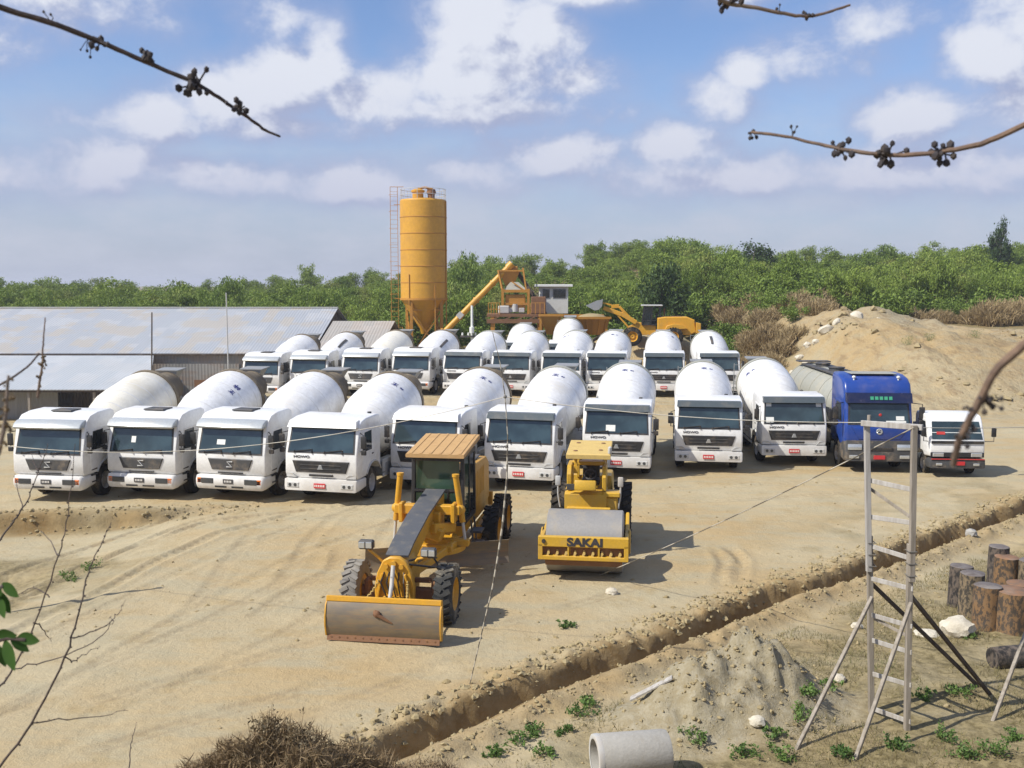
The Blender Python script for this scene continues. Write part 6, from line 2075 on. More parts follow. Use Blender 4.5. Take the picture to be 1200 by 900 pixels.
# ------------------------------------------------------------------ upright logs, fallen log, stones, pipe, board
LOGS = [  # foot centre px, foot py, top py, width px, bark, end, label
    (1128, 712, 662, 26, 'bark_dark', 'log_end_grey', 'leftmost upright log of the group, slim with dark bark and grey top'),
    (1142, 722, 672, 30, 'bark', 'log_end_grey', 'mossy upright log second from left in the group, grey top'),
    (1160, 738, 686, 31, 'bark_rust', 'log_end_grey', 'upright log with reddish bark and a grey cut top at the front of the group'),
    (1191, 742, 692, 44, 'bark_rust', 'log_end', 'thick rusty orange upright log at the right edge, front of the group'),
    (1172, 688, 641, 24, 'bark_dark', 'log_end_grey', 'blackened upright log, tallest at the back of the group'),
    (1182, 696, 653, 28, 'bark_rust', 'log_end', 'upright log with an orange-brown cut top in the back of the group'),
    (1200, 724, 683, 34, 'bark_rust', 'log_end', 'upright log half hidden behind the thick rusty one at the right edge'),
    (1212, 700, 655, 30, 'bark', 'log_end_grey', 'upright log at the right edge behind the others, partly out of view')]
for i, (cx_, fy_, ty_, wp, bk, en, lab) in enumerate(LOGS):
    g_ = ground(cx_, fy_)
    r0 = wp / FPX * g_.y / 2
    Yc = g_.y + r0 * .6
    h = at(cx_, ty_, Yc).z - g_.z + .02
    rt_ = thing('upright_log', lab, 'log', (g_.x, Yc, hz(g_.x, Yc) - .03), i * .9, 'upright logs by the timber tower')
    rn = random.Random(50 + i)
    mb = MB(); ph = [rn.random() * 6.28 for _ in range(3)]
    rings = []
    for t in np.linspace(0, 1, 9):
        ring = []
        for k in range(26):
            a = 2 * PI * k / 26
            q = r0 * (1.06 - .08 * t + .05 * math.sin(2 * a + ph[0]) + .03 * math.sin(5 * a + ph[1] + t * 2) + .03 * (rn.random() - .5))
            ring.append(mb.bm.verts.new((q * math.cos(a), q * math.sin(a), -.1 + (h + .1) * t)))
        rings.append(ring)
    for a, b in zip(rings[:-1], rings[1:]):
        for k in range(26): mb.bm.faces.new((a[k], a[(k + 1) % 26], b[(k + 1) % 26], b[k]))
    mb.bm.faces.new(rings[0][::-1])
    top_pts = [v.co.copy() for v in rings[-1]]
    mb.obj('bark', M[bk], rt_, smooth=60)
    mb = MB(); cv = Vector((0, 0, h))
    inner = [Vector((p.x * .93, p.y * .93, h + .012)) for p in top_pts]
    for k in range(26):
        mb.face([cv + Vector((0, 0, .014)), inner[k], inner[(k + 1) % 26]]); mb.face([inner[k], top_pts[k], top_pts[(k + 1) % 26], inner[(k + 1) % 26]])
    bmesh.ops.remove_doubles(mb.bm, verts=mb.bm.verts, dist=1e-4)
    mb.obj('cut_end', M[en], rt_)
for (px_, py_, ln, r0, ang, lab) in ((1185, 782, 1.1, .20, R(8), 'charred black log lying on the ground below the upright logs'),):
    g_ = ground(px_, py_)
    rt_ = thing('fallen_log', lab, 'log', (g_.x + .2, g_.y + .1, g_.z + r0 * .85), ang)
    mb = MB(); mb.lathe([(-ln / 2, 0), (-ln / 2, r0), (-ln / 4, r0 * 1.05), (ln / 4, r0), (ln / 2, r0 * .95), (ln / 2, 0)], (0, 0, 0), (1, .0, .03), 20); mb.obj('bark', M['bark_dark'], rt_)
    mb = MB(); mb.lathe([(-ln / 2 - .01, 0), (-ln / 2 - .012, r0 * .9), (-ln / 2 + .005, r0 * .92)], (0, 0, 0), (1, 0, .03), 20); mb.obj('cut_end', M['bark_dark'], rt_)
def rock(px_, py_, s, lab, seed, flat_=.8, grp=None, mat='stone', rot=0.0):
    g_ = ground(px_, py_)
    mb = MB(); rn = random.Random(seed)
    bm2 = bmesh.new(); bmesh.ops.create_icosphere(bm2, subdivisions=3, radius=s)
    for v in bm2.verts:
        n_ = mnoise.noise(v.co * (2.2 / s) + Vector((seed, 0, 0))) * .22 + mnoise.noise(v.co * (6 / s) + Vector((0, seed, 0))) * .09
        v.co = v.co * (1 + n_); v.co.z *= flat_; v.co.x *= 1.12
    mb._merge(bm2)
    o = mb.obj('stone', M[mat], None, smooth=30)
    o.location = (g_.x, g_.y + s * .4, hz(g_.x, g_.y + s * .4) + s * .42 * flat_); o.rotation_euler = (0, 0, rot)
    return tag(o, lab, 'stone', grp)
rock(1125, 745, .30, 'large cracked pale stone beside the front upright logs', 1, .78)
rock(1088, 745, .22, 'flat pale stone lying left of the large cracked stone', 2, .30)
rock(983, 800, .12, 'small pale stone between the earth heap and the timber tower', 3, .7)
rock(888, 853, .11, 'small grey stone at the foot of the gravelly earth heap', 4, .8)
rock(717, 697, .13, 'fist-like stone on the dirt in front of the roller', 5, .8)
rock(1139, 628, .14, 'grey stone on the lip of the trench near the upright logs', 6, .9, None, 'concrete')
rock(1005, 737, .10, 'small stone on the trench side near the timber tower', 8, .8)
# concrete pipe lying at the bottom of the view
pc = ground(740, 903)
pr_ = .31
PYY = 13.55
pa = at(697, 884, PYY); pb = at(782, 880, PYY)
g_ = hz((pa.x + pb.x) / 2, PYY)
root = thing('concrete_pipe', 'short grey concrete drain pipe lying on the ground at the bottom of the view', 'concrete pipe', ((pa.x + pb.x) / 2, PYY, at(740, 884, PYY).z - .31), R(10))
ln = (pb.x - pa.x) / 2 * 1.03
mb = MB(); mb.lathe([(-ln, pr_ * .80), (-ln, pr_ * 1.0), (-ln + .03, pr_ * 1.03), (ln - .04, pr_), (ln, pr_ * .96), (ln, pr_ * .80), (-ln + .05, pr_ * .78)], (0, 0, pr_), (1, 0, 0), 48, closed=True)
mb.obj('pipe_wall', M['concrete'], root, smooth=30)
mb = MB(); mb.lathe([(-ln - .006, pr_ * .81), (-ln - .012, pr_ * .90), (-ln - .004, pr_ * 1.02), (-ln + .06, pr_ * 1.045), (-ln + .075, pr_ * 1.02)], (0, 0, pr_), (1, 0, 0), 48); mb.obj('socket_rim', M['lightgrey'], root)
g_ = ground(763, 812)
o = MB().box((0, 0, 0), (.80, .12, .03), None, .004).obj('board', M['pale_timber'], None)
g2 = ground(782, 797); dd = (g2 - g_)
dx_ = dd.normalized(); za_ = hz(g_.x - dx_.x * .35, g_.y - dx_.y * .35); zb_ = hz(g_.x + dx_.x * .35, g_.y + dx_.y * .35)
o.location = Vector((g_.x, g_.y, max((za_ + zb_) / 2, hz(g_.x, g_.y)) + .05)); o.rotation_euler = (R(8), -math.atan2(zb_ - za_, .7), math.atan2(dd.y, dd.x))
tag(o, 'pale narrow board lying on the side of the gravelly earth heap', 'board')

# ------------------------------------------------------------------ ropes and wires
def sag(a, b, s, n=24):
    return [Vector(a).lerp(Vector(b), i / n) - Vector((0, 0, s * 4 * (i / n) * (1 - i / n))) for i in range(n + 1)]
def rope(name, label, pts, r, mat, cat, twist=False):
    mb = MB(); mb.tube(pts, r, 6)
    o = mb.obj(name, M[mat], None, smooth=60)
    return tag(o, label, cat)
def banded(name, c1, c2, freq):
    m, T, b, tc = new_mat(name)
    g = T.n('ShaderNodeNewGeometry'); sp = T.n('ShaderNodeSeparateXYZ'); T.set(sp.inputs[0], g.outputs['Position'])
    s = T.math('ADD', T.math('ADD', T.math('MULTIPLY', sp.outputs[2], freq), T.math('MULTIPLY', sp.outputs[0], freq * .6)), T.math('MULTIPLY', sp.outputs[1], freq * .5))
    f = T.ramp(T.math('ADD', T.math('SINE', s), T.math('MULTIPLY', T.noise(g.outputs['Position'], 3, 3), 1.0)), .2, .8)
    setcol(T, b, T.mix(f, c1, c2)); b.inputs['Roughness'].default_value = .9
    return m
M['twist'] = banded('twisted_rope', (.14, .12, .09), (.44, .40, .32), 24)
g_ = ground(703, 674)
rope('stay_rope', 'pale twisted stay rope from the timber tower top to the ground before the roller', sag(TR + Vector((-.03, -.12, .0)), g_, .08), .010, 'twist', 'rope')
gs = ground(549, 803)
POLEPX = [(549, 803), (562, 752), (577, 689), (583, 655), (589, 615), (594, 560), (595, 510), (592, 465), (586, 425), (581, 405), (577, 388)]
pts = [at(x, y, gs.y) for x, y in POLEPX]; pts[0] = gs - Vector((0, 0, .1))
rt_ = thing('bent_pole', 'thin bent rope-wrapped pole standing between grader and trench, holding the wire', 'pole', gs)
mb = MB(); mb.tube([p - gs for p in pts], [.008, .010, .014, .017, .019, .015, .010, .009, .008, .007, .005], 8); mb.obj('shaft', M['twist'], rt_)
mb = MB(); k = pts[7] - gs; mb.ball(k, .035, 1); mb.ball(pts[5] - gs + Vector((0, 0, .55)), .03, 1); mb.obj('knot', M['wire'], rt_)
hook = pts[7]
rope('wire', 'thin pale wire strung from the timber tower to the bent pole across the front row', sag(TL + Vector((0, -.1, .04)), hook, .12, 30), .007, 'rope', 'wire')
far_end = at(-40, 516, 21)
rope('wire', 'thin pale wire running left from the bent pole across the windscreens of the front row', sag(hook, far_end, .55, 30), .007, 'rope', 'wire')
rope('wire', 'thin wire leading off to the right from the timber tower', sag(TR + Vector((.05, -.1, 0)), at(1240, 499, 17), .02, 10), .006, 'rope', 'wire')
gx_ = at(-40, 520, 21)
rp = thing('wire_post', 'timber post just beyond the left edge of the view, holding the wire', 'pole', (gx_.x, gx_.y, hz(gx_.x, gx_.y)))
mb = MB(); mb.beam((0, 0.05, -.3), (0, 0.05, gx_.z - hz(gx_.x, gx_.y) + .3), .08, .08); mb.obj('shaft', M['timber'], rp)

# ------------------------------------------------------------------ bare branches hanging in front of the view
def px_path(l, Y0, Y1):
    n = len(l)
    return [at(x, y, Y0 + (Y1 - Y0) * i / (n - 1)) for i, (x, y) in enumerate(l)]
def densify(pts, m=4, jit=0.0, rn=rnd):
    out = []
    for i in range(len(pts) - 1):
        p0 = pts[max(i - 1, 0)]; p1 = pts[i]; p2 = pts[i + 1]; p3 = pts[min(i + 2, len(pts) - 1)]
        for k in range(m):
            t = k / m
            q = .5 * ((2 * p1) + (p2 - p0) * t + (2 * p0 - 5 * p1 + 4 * p2 - p3) * t * t + (3 * p1 - p0 - 3 * p2 + p3) * t ** 3)
            out.append(q + Vector((rn.gauss(0, jit), rn.gauss(0, jit), rn.gauss(0, jit))))
    out.append(pts[-1]); return out
def branch(label, l, Y0, Y1, r0, r1, clusters, mat, seedmat, seed):
    rn = random.Random(seed)
    base = px_path(l, Y0, Y1); pts = densify(base, 5, r0 * .08, rn)
    o = pts[0].copy()
    rt_ = thing('bare_branch', label, 'branch', o)
    n = len(pts)
    rad = [r0 + (r1 - r0) * i / (n - 1) + r0 * .10 * rn.random() for i in range(n)]
    mb = MB(); mb.tube([p - o for p in pts], rad, 7); mb.obj('stem', M[mat], rt_)
    for (x, y, s, cnt) in clusters:
        # nearest point along the stem
        best = min(pts, key=lambda p: (p - at(x, y, p.y)).length)
        c = at(x, y, best.y)
        mb = MB()
        for k in range(cnt):
            e = c + Vector((rn.gauss(0, s * .62), rn.gauss(0, s * .62), rn.gauss(0, s * .62)))
            m_ = best.lerp(e, .5) + Vector((rn.gauss(0, s * .2),) * 3)
            mb.tube([best - o, m_ - o, e - o], s * .09, 5)
            mb.ball(e - o, s * rn.uniform(.26, .42), 1, (1, 1, 1.2), .15, rn)
        mb.obj('seed_cluster', M[seedmat], rt_)
    return rt_
branch('bare dark twig with seed clusters crossing the sky at upper left', [(-40, -8), (0, 9), (60, 27), (115, 48), (170, 72), (232, 99), (262, 118), (290, 137), (312, 153), (328, 160)], 2.3, 2.7, .0075, .0028,
       [(62, 18, .012, 3), (112, 50, .020, 7), (100, 60, .010, 3), (171, 67, .020, 8), (232, 94, .026, 12), (216, 104, .014, 4), (282, 127, .020, 9)], 'twig', 'seed', 1)
branch('bare brown twig with dark seed heads curving across the sky at upper right', [(1260, 118), (1200, 147), (1150, 168), (1100, 178), (1050, 182), (1000, 177), (960, 169), (920, 160), (880, 155)], 2.4, 2.7, .0075, .0032,
       [(882, 157, .014, 5), (928, 154, .011, 3), (985, 172, .022, 10), (1040, 184, .026, 13), (1102, 182, .026, 11)], 'twig_brown', 'seed', 2)
branch('short bare twig reaching in at the top edge of the sky', [(835, -6), (855, 4), (880, 8), (920, 16), (950, 19), (975, 13), (996, 6)], 2.8, 2.9, .006, .0032,
       [(855, 5, .022, 10), (912, 12, .012, 3), (948, 18, .016, 5)], 'twig_brown', 'seed', 3)
branch('thick out-of-focus twig with seed clusters hanging before the small white truck', [(1270, 345), (1235, 378), (1200, 405), (1165, 437), (1148, 470), (1132, 500), (1122, 522), (1117, 545)], 1.15, 1.25, .0058, .0036,
       [(1150, 466, .007, 7), (1160, 474, .010, 8), (1138, 478, .005, 5), (1134, 505, .008, 9), (1128, 518, .008, 7), (1140, 500, .006, 5)], 'twig_brown', 'seed', 4)
# the tall whip-like stems at lower left, growing from the bank below the camera
def stems(label, main, sides, Y, r, seed, leaf=None):
    rn = random.Random(seed)
    base = px_path(main, Y, Y + .25)
    b0 = base[0].copy()
    root_p = Vector((b0.x - .12, b0.y - .15, hz(b0.x - .12, b0.y - .15) - .05))
    allp = [root_p, root_p.lerp(b0, .5) + Vector((-.03, 0, .03))] + base
    rt_ = thing('bare_shrub', label, 'shrub', root_p)
    mb = MB(); P = densify(allp, 5, .0015, rn); n = len(P)
    mb.tube([p - root_p for p in P], [r * (1.25 - 1.0 * i / (n - 1)) for i in range(n)], 6)
    for i in range(6, n - 2, 2):
        p = P[i] - root_p; mb.ball(p + Vector((rn.gauss(0, r * .7), 0, rn.gauss(0, r * .7))), r * .95, 1)
    mb.obj('stem', M['twig'], rt_)
    for s in sides:
        sp_ = densify(px_path(s, Y + .1, Y + .3), 4, .003, rn)
        mb = MB(); m = len(sp_)
        mb.tube([p - root_p for p in sp_], [r * .55 * (1.1 - .8 * i / (m - 1)) for i in range(m)], 5)
        for i in range(1, m - 1): mb.ball(sp_[i] - root_p + Vector((0, 0, rn.gauss(0, r * .5))), r * .5, 1)
        mb.obj('side_twig', M['twig'], rt_)
    return rt_, root_p
stems('tall bare whip-like stem leaning right at lower left, joined by a thorny side twig', [(-12, 822), (0, 804), (16, 783), (41, 729), (69, 651), (78, 612), (83, 570), (88, 520)], [[(16, 783), (53, 775), (100, 758), (124, 740), (132, 729), (131, 722)], [(58, 700), (40, 700 - 10), (12, 699 - 0)], [(69, 651), (60, 635), (48, 621)], [(41, 729), (52, 740), (60, 752)]], 3.2, .0042, 5)
stems('long bare stem rising from the bottom left corner, right of the taller whip', [(-14, 912), (0, 898), (37, 848), (76, 770), (93, 715), (101, 680), (110, 656), (122, 632), (130, 612)], [[(82, 749), (105, 742), (128, 731), (138, 718), (147, 703)], [(37, 848), (80, 842), (120, 838), (150, 833)], [(76, 770), (86, 776), (97, 768), (118, 757)]], 3.0, .0042, 6)
stems('thin bare stem at the far left edge below the leftmost truck', [(-10, 650), (0, 633), (15, 612), (27, 595), (36, 578), (45, 552), (52, 535), (56, 520)], [[(27, 595), (20, 575), (18, 555)], [(45, 552), (40, 545), (36, 530)]], 4.0, .0042, 7)
stems('short thin dead stem above the dry brush at bottom left', [(150, 905), (152, 880), (156, 862), (160, 846)], [], 6.0, .0045, 8)
# leafy sprigs poking in at the left edge
def sprig(label, l, Y, leaves, seed):
    rn = random.Random(seed)
    base = px_path(l, Y, Y); o = base[0].copy()
    root_p = Vector((o.x - .25, o.y - .1, hz(o.x - .25, o.y - .1) - .05))
    rt_ = thing('leafy_sprig', label, 'plant', root_p)
    mb = MB(); mb.tube([Vector((0, 0, 0)), (o - root_p) * .6 + Vector((-.05, 0, .1))] + [p - root_p for p in base], .004, 6); mb.obj('stem', M['twig'], rt_)
    mb = MB()
    for (x, y, ang, ln) in leaves:
        c = at(x, y, Y) - root_p
        d = Vector((math.cos(ang), rn.uniform(-.3, .3), math.sin(ang))).normalized()
        w = d.cross(Vector((rn.uniform(-.3, .3), 1, rn.uniform(-.2, .2)))).normalized()
        nn_ = d.cross(w)
        N = 8; prev = None
        for i in range(N + 1):
            t = i / N; hw = ln * .30 * math.sin(PI * min(1, t * .96 + .03)) ** .8
            mid = c + d * ln * t - Vector((0, 0, .25 * ln * t * t))
            ring = [mb.bm.verts.new(mid - w * hw + nn_ * hw * .25), mb.bm.verts.new(mid), mb.bm.verts.new(mid + w * hw + nn_ * hw * .25)]
            if prev:
                mb.bm.faces.new((prev[0], prev[1], ring[1], ring[0])); mb.bm.faces.new((prev[1], prev[2], ring[2], ring[1]))
            prev = ring
    mb.obj('leaf', M['hang_leaf'], rt_, smooth=60, fixn=False)
sprig('green leafy sprig poking in at the left edge, the upper one', [(-20, 705), (-5, 692), (4, 686)], 2.2, [(-8, 700, .9, .040), (2, 684, -.4, .045), (-4, 692, -1.0, .05), (0, 700, -1.2, .04)], 1)
sprig('green leafy sprig poking in at the left edge, the lower one', [(-20, 760), (-5, 752), (8, 748), (30, 750)], 2.2, [(-6, 752, -1.3, .055), (6, 750, -1.1, .06), (12, 748, -.5, .045), (20, 748, .1, .05), (-4, 745, .3, .05)], 2)
# tattered vine hanging left, on its thin line
o = at(52, 372, 2.6)
branch('tattered brown vine hanging from a thin dark stem in front of the lean-to roof', [(44, 466), (46, 452), (48, 438), (50, 425), (50, 412), (51, 398), (52, 384), (53, 372)], 2.6, 2.6, .0035, .0012,
       [(48, 440, .008, 8), (50, 426, .010, 9), (47, 452, .006, 6), (51, 418, .008, 6), (45, 460, .005, 4)], 'twig_brown', 'seed_brown', 9)
branch('dark thin twig slanting up at the left edge in front of the lean-to roof', [(-30, 466), (0, 451), (18, 440), (34, 428), (46, 414)], 2.6, 2.6, .003, .0022, [], 'twig', 'seed', 10)
branch('blurred reddish-brown leafy twig at the left edge beside the leftmost truck', [(-30, 560), (-6, 540), (2, 515), (6, 490), (8, 462), (10, 440)], 1.6, 1.6, .004, .002,
       [(4, 500, .010, 8), (7, 484, .010, 8), (8, 466, .008, 7), (9, 448, .006, 5), (3, 520, .008, 5)], 'twig_brown', 'seed_brown', 11)

# ------------------------------------------------------------------ dry brush at the bottom, weeds and grass
def brush(label, px_, py_top, Y, w, h, n, seed):
    p = at(px_, 900, Y); g_ = hz(p.x, Y)
    top = at(px_, py_top, Y).z
    rt_ = thing('dry_bush', label, 'bush', (p.x, Y, g_))
    h = top - g_
    rn = random.Random(seed)
    mb = MB()
    for k in range(n // 4):
        a = rn.random() * 6.28; q = rn.random() ** .6
        b = Vector((w * q * math.cos(a) * .8, w * q * math.sin(a) * .45, -.1))
        hh = h * (1 - .55 * q * q) * rn.uniform(.55, 1.0)
        e = b + Vector((rn.gauss(0, .16) + math.cos(a) * .16, rn.gauss(0, .16), hh))
        m_ = b.lerp(e, .55) + Vector((rn.gauss(0, .05), rn.gauss(0, .05), 0))
        mb.tube([b, m_, e], [.008, .006, .003], 3, False)
    mb.obj('stems', M['brush'], rt_, smooth=0, fixn=False)
    # tangle of fine dead twigs and curled leaves filling the crown
    r_ = np.random.RandomState(seed)
    m = n * 20
    a = r_.rand(m) * 2 * PI; q = r_.rand(m) ** .55
    bump = .75 + .5 * fbm(np.cos(a) * q * 2.2 + seed, np.sin(a) * q * 2.2, 3, 5)
    C = np.stack([w * q * np.cos(a), .5 * w * q * np.sin(a), h * np.sqrt(np.clip(1 - .75 * q * q, 0, 1)) * bump * (1 - .8 * r_.rand(m) ** 1.6)], -1)
    d = np.stack([C[:, 0] * .5, C[:, 1] * .5, np.full(m, .55)], -1) + r_.randn(m, 3) * .65
    d /= np.linalg.norm(d, axis=1, keepdims=True)
    ww = np.cross(d, r_.randn(m, 3)); ww /= np.linalg.norm(ww, axis=1, keepdims=True)
    ln = .04 + .13 * r_.rand(m, 1) ** 2; wd = .0026 + .0025 * r_.rand(m, 1)
    ww = ww * wd
    V = np.stack([C - d * ln - ww * .5, C - d * ln * .2 + ww, C + d * ln + ww * .3, C + d * ln * .2 - ww], 1).reshape(-1, 3)
    npmesh('twigs', V, np.arange(m * 4).reshape(m, 4), M['brush'], rt_)
    m2 = n
    cen = C[r_.randint(0, m, m2)]
    V, F = leaf_cloud(r_, cen[cen[:, 2] > h * .5], 2, (.06, .06, .06), .020)
    if len(V): npmesh('leaves', V, F, M['brush_leaf'], rt_)
    if n > 1000:
        mb = MB(); cc = []
        for k in range(16):
            b = Vector((-.05 + rn.gauss(0, .16), rn.gauss(0, .08), h * .6)); e = b + Vector((rn.gauss(0, .07), rn.gauss(0, .05), h * .42 + rn.uniform(.02, .20)))
            mb.tube([b, b.lerp(e, .5) + Vector((rn.gauss(0, .02), 0, 0)), e], [.005, .004, .002], 4)
            for j in range(5): cc.append(tuple(b.lerp(e, rn.uniform(.55, 1))))
        mb.obj('leafy_twigs', M['brush'], rt_)
        V, F = leaf_cloud(r_, cc, 3, (.04, .04, .03), .020)
        npmesh('leaves', V, F, M['brush_leaf'], rt_)
    return rt_
brush('tangled dry brown bush at the bottom edge, left of centre, with small dead leaves', 325, 856, 9.2, 1.0, 1, 1300, 1)
brush('low dry brown bush at the bottom edge right of the taller tangled one', 418, 876, 9.6, .85, 1, 800, 2)
brush('small dry tuft at the bottom edge left of the tangled bush', 248, 884, 9.0, .6, 1, 450, 3)
brush('small dry scrub at the trench end by the bottom edge', 495, 888, 10.0, .7, 1, 450, 4)

def weed(label, px_, py_, s, n, seed, cat='weed', grp='green weeds on the rough ground'):
    g_ = ground(px_, py_)
    rs_ = np.random.RandomState(seed)
    cen = [(s * .6 * rs_.randn() * .6, s * .6 * rs_.randn() * .6, s * rs_.uniform(.1, .55)) for _ in range(n)]
    s = s * random.Random(seed).uniform(.8, 1.3)
    V, F = leaf_cloud(rs_, cen, 16, (s * .2, s * .2, s * .16), .028)
    rt_ = thing('weed', label, cat, g_, 0, grp)
    npmesh('foliage', V, F, M['leaf_weed'], rt_)
    mb = MB()
    for c_ in cen: mb.tube([(c_[0] * .3, c_[1] * .3, -.03), c_], [.006, .003], 4)
    mb.obj('stems', M['leaf_weed'], rt_)
WL = [((684, 838), .30, 'green weed on the bare slope above the concrete pipe'), ((606, 872), .30, 'larger of the green weeds left of the concrete pipe'), ((626, 858), .24, 'green weed up-slope from the larger one left of the concrete pipe'),
      ((578, 886), .22, 'leftmost green weed at the bottom edge near the trench'), ((662, 860), .2, 'small faint weed between the pipe and the trench'), ((934, 842), .34, 'green weed at the right foot of the gravelly heap'),
      ((948, 815), .30, 'spreading green weed behind the left brace of the timber tower'), ((976, 808), .22, 'small green weed beside the small stone near the timber tower'), ((1128, 815), .36, 'green weed growing between the dark braces and their shadows'),
      ((1085, 820), .26, 'green weed close right of the timber tower posts'), ((1132, 890), .34, 'bright green weed at the bottom right, nearest the edge'), ((1165, 882), .40, 'wide bright green weed patch at the bottom right'),
      ((915, 888), .28, 'grey-green weed at the foot of the left brace'), ((820, 868), .28, 'green weed right of the concrete pipe at the heap foot'), ((104, 668), .42, 'green weed on the earth step at left behind the bare stems'),
      ((82, 680), .34, 'lower green weed on the earth step at left'), ((1122, 700), .2, 'small dull weed at the foot of the leftmost upright log'), ((985, 888), .24, 'green weed beside the foot of the right brace'), ((1138, 748), .16, 'tiny weed between the cracked stone and the logs'), ((665, 735), .22, 'dull weed on the dirt below the roller'), ((1190, 868), .25, 'small green weed at the right edge near the bottom')]
WL += [((1146, 396), .9, 'small green plant on the flat crest of the sand bank above the white light truck'), ((1066, 404), .9, 'dull weed on the broken slope of the sand bank above the blue tanker cab'), ((1090, 399), .8, 'dull weed on the sand bank slope just left of the crest plant'), ((1105, 868), .3, 'green weed patch left of the bright one at the bottom right'), ((1050, 880), .26, 'green weed below the right post of the timber tower'), ((905, 862), .24, 'green weed left of the foot of the left brace'), ((870, 884), .26, 'green weed at the bottom edge between pipe and left brace'), ((690, 826), .2, 'small green weed right beside the one above the pipe'), ((640, 884), .24, 'green weed at the bottom edge just left of the pipe')]
for i, ((x_, y_), s_, lab) in enumerate(WL): weed(lab, x_, y_, s_, 14, 300 + i)
# thin grass over the rough ground
rs_ = np.random.RandomState(77)
n = 120000
x = rs_.uniform(-3, 17, n); y = rs_.uniform(12.5, 26, n)
d_, a_, s_ = polydist(x, y, LIP); sd_ = d_ * s_
keep = (sd_ < -1.0) & (fbm(x / 1.1, y / 1.1, 3, 90) > .45) & (rs_.rand(n) < sstep(-4, 4, x))
hp = np.ones(n, bool)
for (px_, py_, rr) in ((850, 820, 1.5), (905, 815, 1.2), (800, 845, 1.1)):
    c = flat(px_, py_); hp &= np.hypot(x - c.x, y - c.y) > rr
keep &= hp
x, y = x[keep], y[keep]; z = H(x, y); n = len(x)
hh = .03 + .12 * rs_.rand(n) ** 2; w_ = .004 + .004 * rs_.rand(n); b_ = rs_.rand(n) * 6.28
lx, ly = .6 * hh * rs_.randn(n), .6 * hh * rs_.randn(n)
wx, wy = w_ * np.cos(b_), w_ * np.sin(b_)
V = np.stack([np.stack([x - wx, y - wy, z - .01], -1), np.stack([x + wx, y + wy, z - .01], -1), np.stack([x + lx, y + ly, z + hh], -1)], 1).reshape(-1, 3)
M['thin_grass'] = leaf_mat('thin_grass_blades', (.12, .115, .038), (.24, .20, .095), (.08, .135, .03), .9, .1)
tag(npmesh('grass', V, np.arange(n * 3).reshape(n, 3), M['thin_grass']), 'sparse dry grass over the rough ground around the timber tower', 'grass', kind='stuff')

# ------------------------------------------------------------------ sky, sun, camera
SUN_EL = R(46); SUN_AZ = math.atan2(-.90, -.40)      # towards the sun: left and a little behind the camera
world = bpy.data.worlds.new('World'); SC.world = world; world.use_nodes = True
nt = world.node_tree; nt.nodes.clear(); T = NT(nt)
tc = T.n('ShaderNodeTexCoord'); D = tc.outputs['Generated']
sky = T.n('ShaderNodeTexSky', sky_type='NISHITA'); sky.sun_disc = False
sky.sun_elevation = SUN_EL; sky.sun_rotation = SUN_AZ % (2 * PI)
sky.air_density = 1.0; sky.dust_density = .6; sky.ozone_density = 2.5; sky.altitude = 100
sep = T.n('ShaderNodeSeparateXYZ'); T.set(sep.inputs[0], D)
az = T.math('ARCTAN2', sep.outputs[0], sep.outputs[1])
el = T.math('ARCSINE', sep.outputs[2])
cb = T.n('ShaderNodeCombineXYZ'); T.set(cb.inputs[0], az); T.set(cb.inputs[1], el)
P2 = cb.outputs[0]


def fb(vec):
    return T.noise(T.mapping(vec, (15.0, 19.0, 1), (0, 0, 3.1)), 1.0, 11, .60, .15)


def shifted(dx, dy):
    return T.vmath('ADD', P2, (dx, dy, 0))


n0 = fb(P2); n1 = fb(shifted(-.010, .011))       # second sample a little towards the sun, for light and shade in the clouds
def S(px, py): return (px - 600) / FPX, (335 - py) / FPX
CL = [  # centre, half size in the photograph, weight
    ((575, 95), (95, 52), 1.0), ((560, 45), (62, 58), 1.0), ((625, 62), (52, 46), .9), ((520, 105), (60, 40), .95), ((670, 108), (62, 24), .8), ((465, 118), (60, 30), .85), ((540, 135), (170, 26), .8),
    ((390, 82), (34, 44), .9), ((345, 110), (75, 42), .95), ((280, 135), (70, 34), .9), ((210, 150), (56, 30), .85), ((420, 130), (70, 26), .8), ((300, 160), (150, 18), .7),
    ((80, 30), (140, 46), .62), ((20, 85), (62, 30), .6), ((335, 45), (46, 26), .6),
    ((1165, 60), (75, 62), 1.05), ((1110, 100), (52, 36), .95), ((1215, 110), (90, 50), 1.0), ((1180, 150), (110, 30), .8),
    ((860, 102), (34, 22), .95), ((832, 128), (42, 28), .95), ((790, 178), (46, 30), .85), ((1035, 152), (60, 30), .9), ((680, 8), (60, 22), .75), ((985, 58), (58, 22), .5), ((850, 12), (48, 20), .5), ((930, 95), (60, 24), .5),
    ((160, 208), (62, 28), .8), ((275, 215), (85, 22), .72), ((430, 216), (80, 26), .78), ((640, 186), (75, 30), .8), ((800, 215), (110, 24), .62), ((960, 215), (110, 26), .62), ((1110, 215), (110, 30), .7), ((30, 225), (75, 28), .62), ((560, 205), (80, 22), .6)]


def density(vec):
    dens = None
    for (c, r, w) in CL:
        x0, y0 = S(*c)
        q = T.vmath('MULTIPLY', T.vmath('SUBTRACT', vec, (x0, y0, 0)), (FPX / r[0], FPX / r[1], 0))
        d = T.math('MULTIPLY', T.math('SUBTRACT', 1.15, T.vmath('LENGTH', q)), w * .9)
        d = T.math('MINIMUM', d, w * .75)
        dens = d if dens is None else T.math('SMOOTH_MAX', dens, d, .18)
    return dens


dens = density(P2)
shade = T.math('SUBTRACT', dens, density(shifted(-.020, .034)))
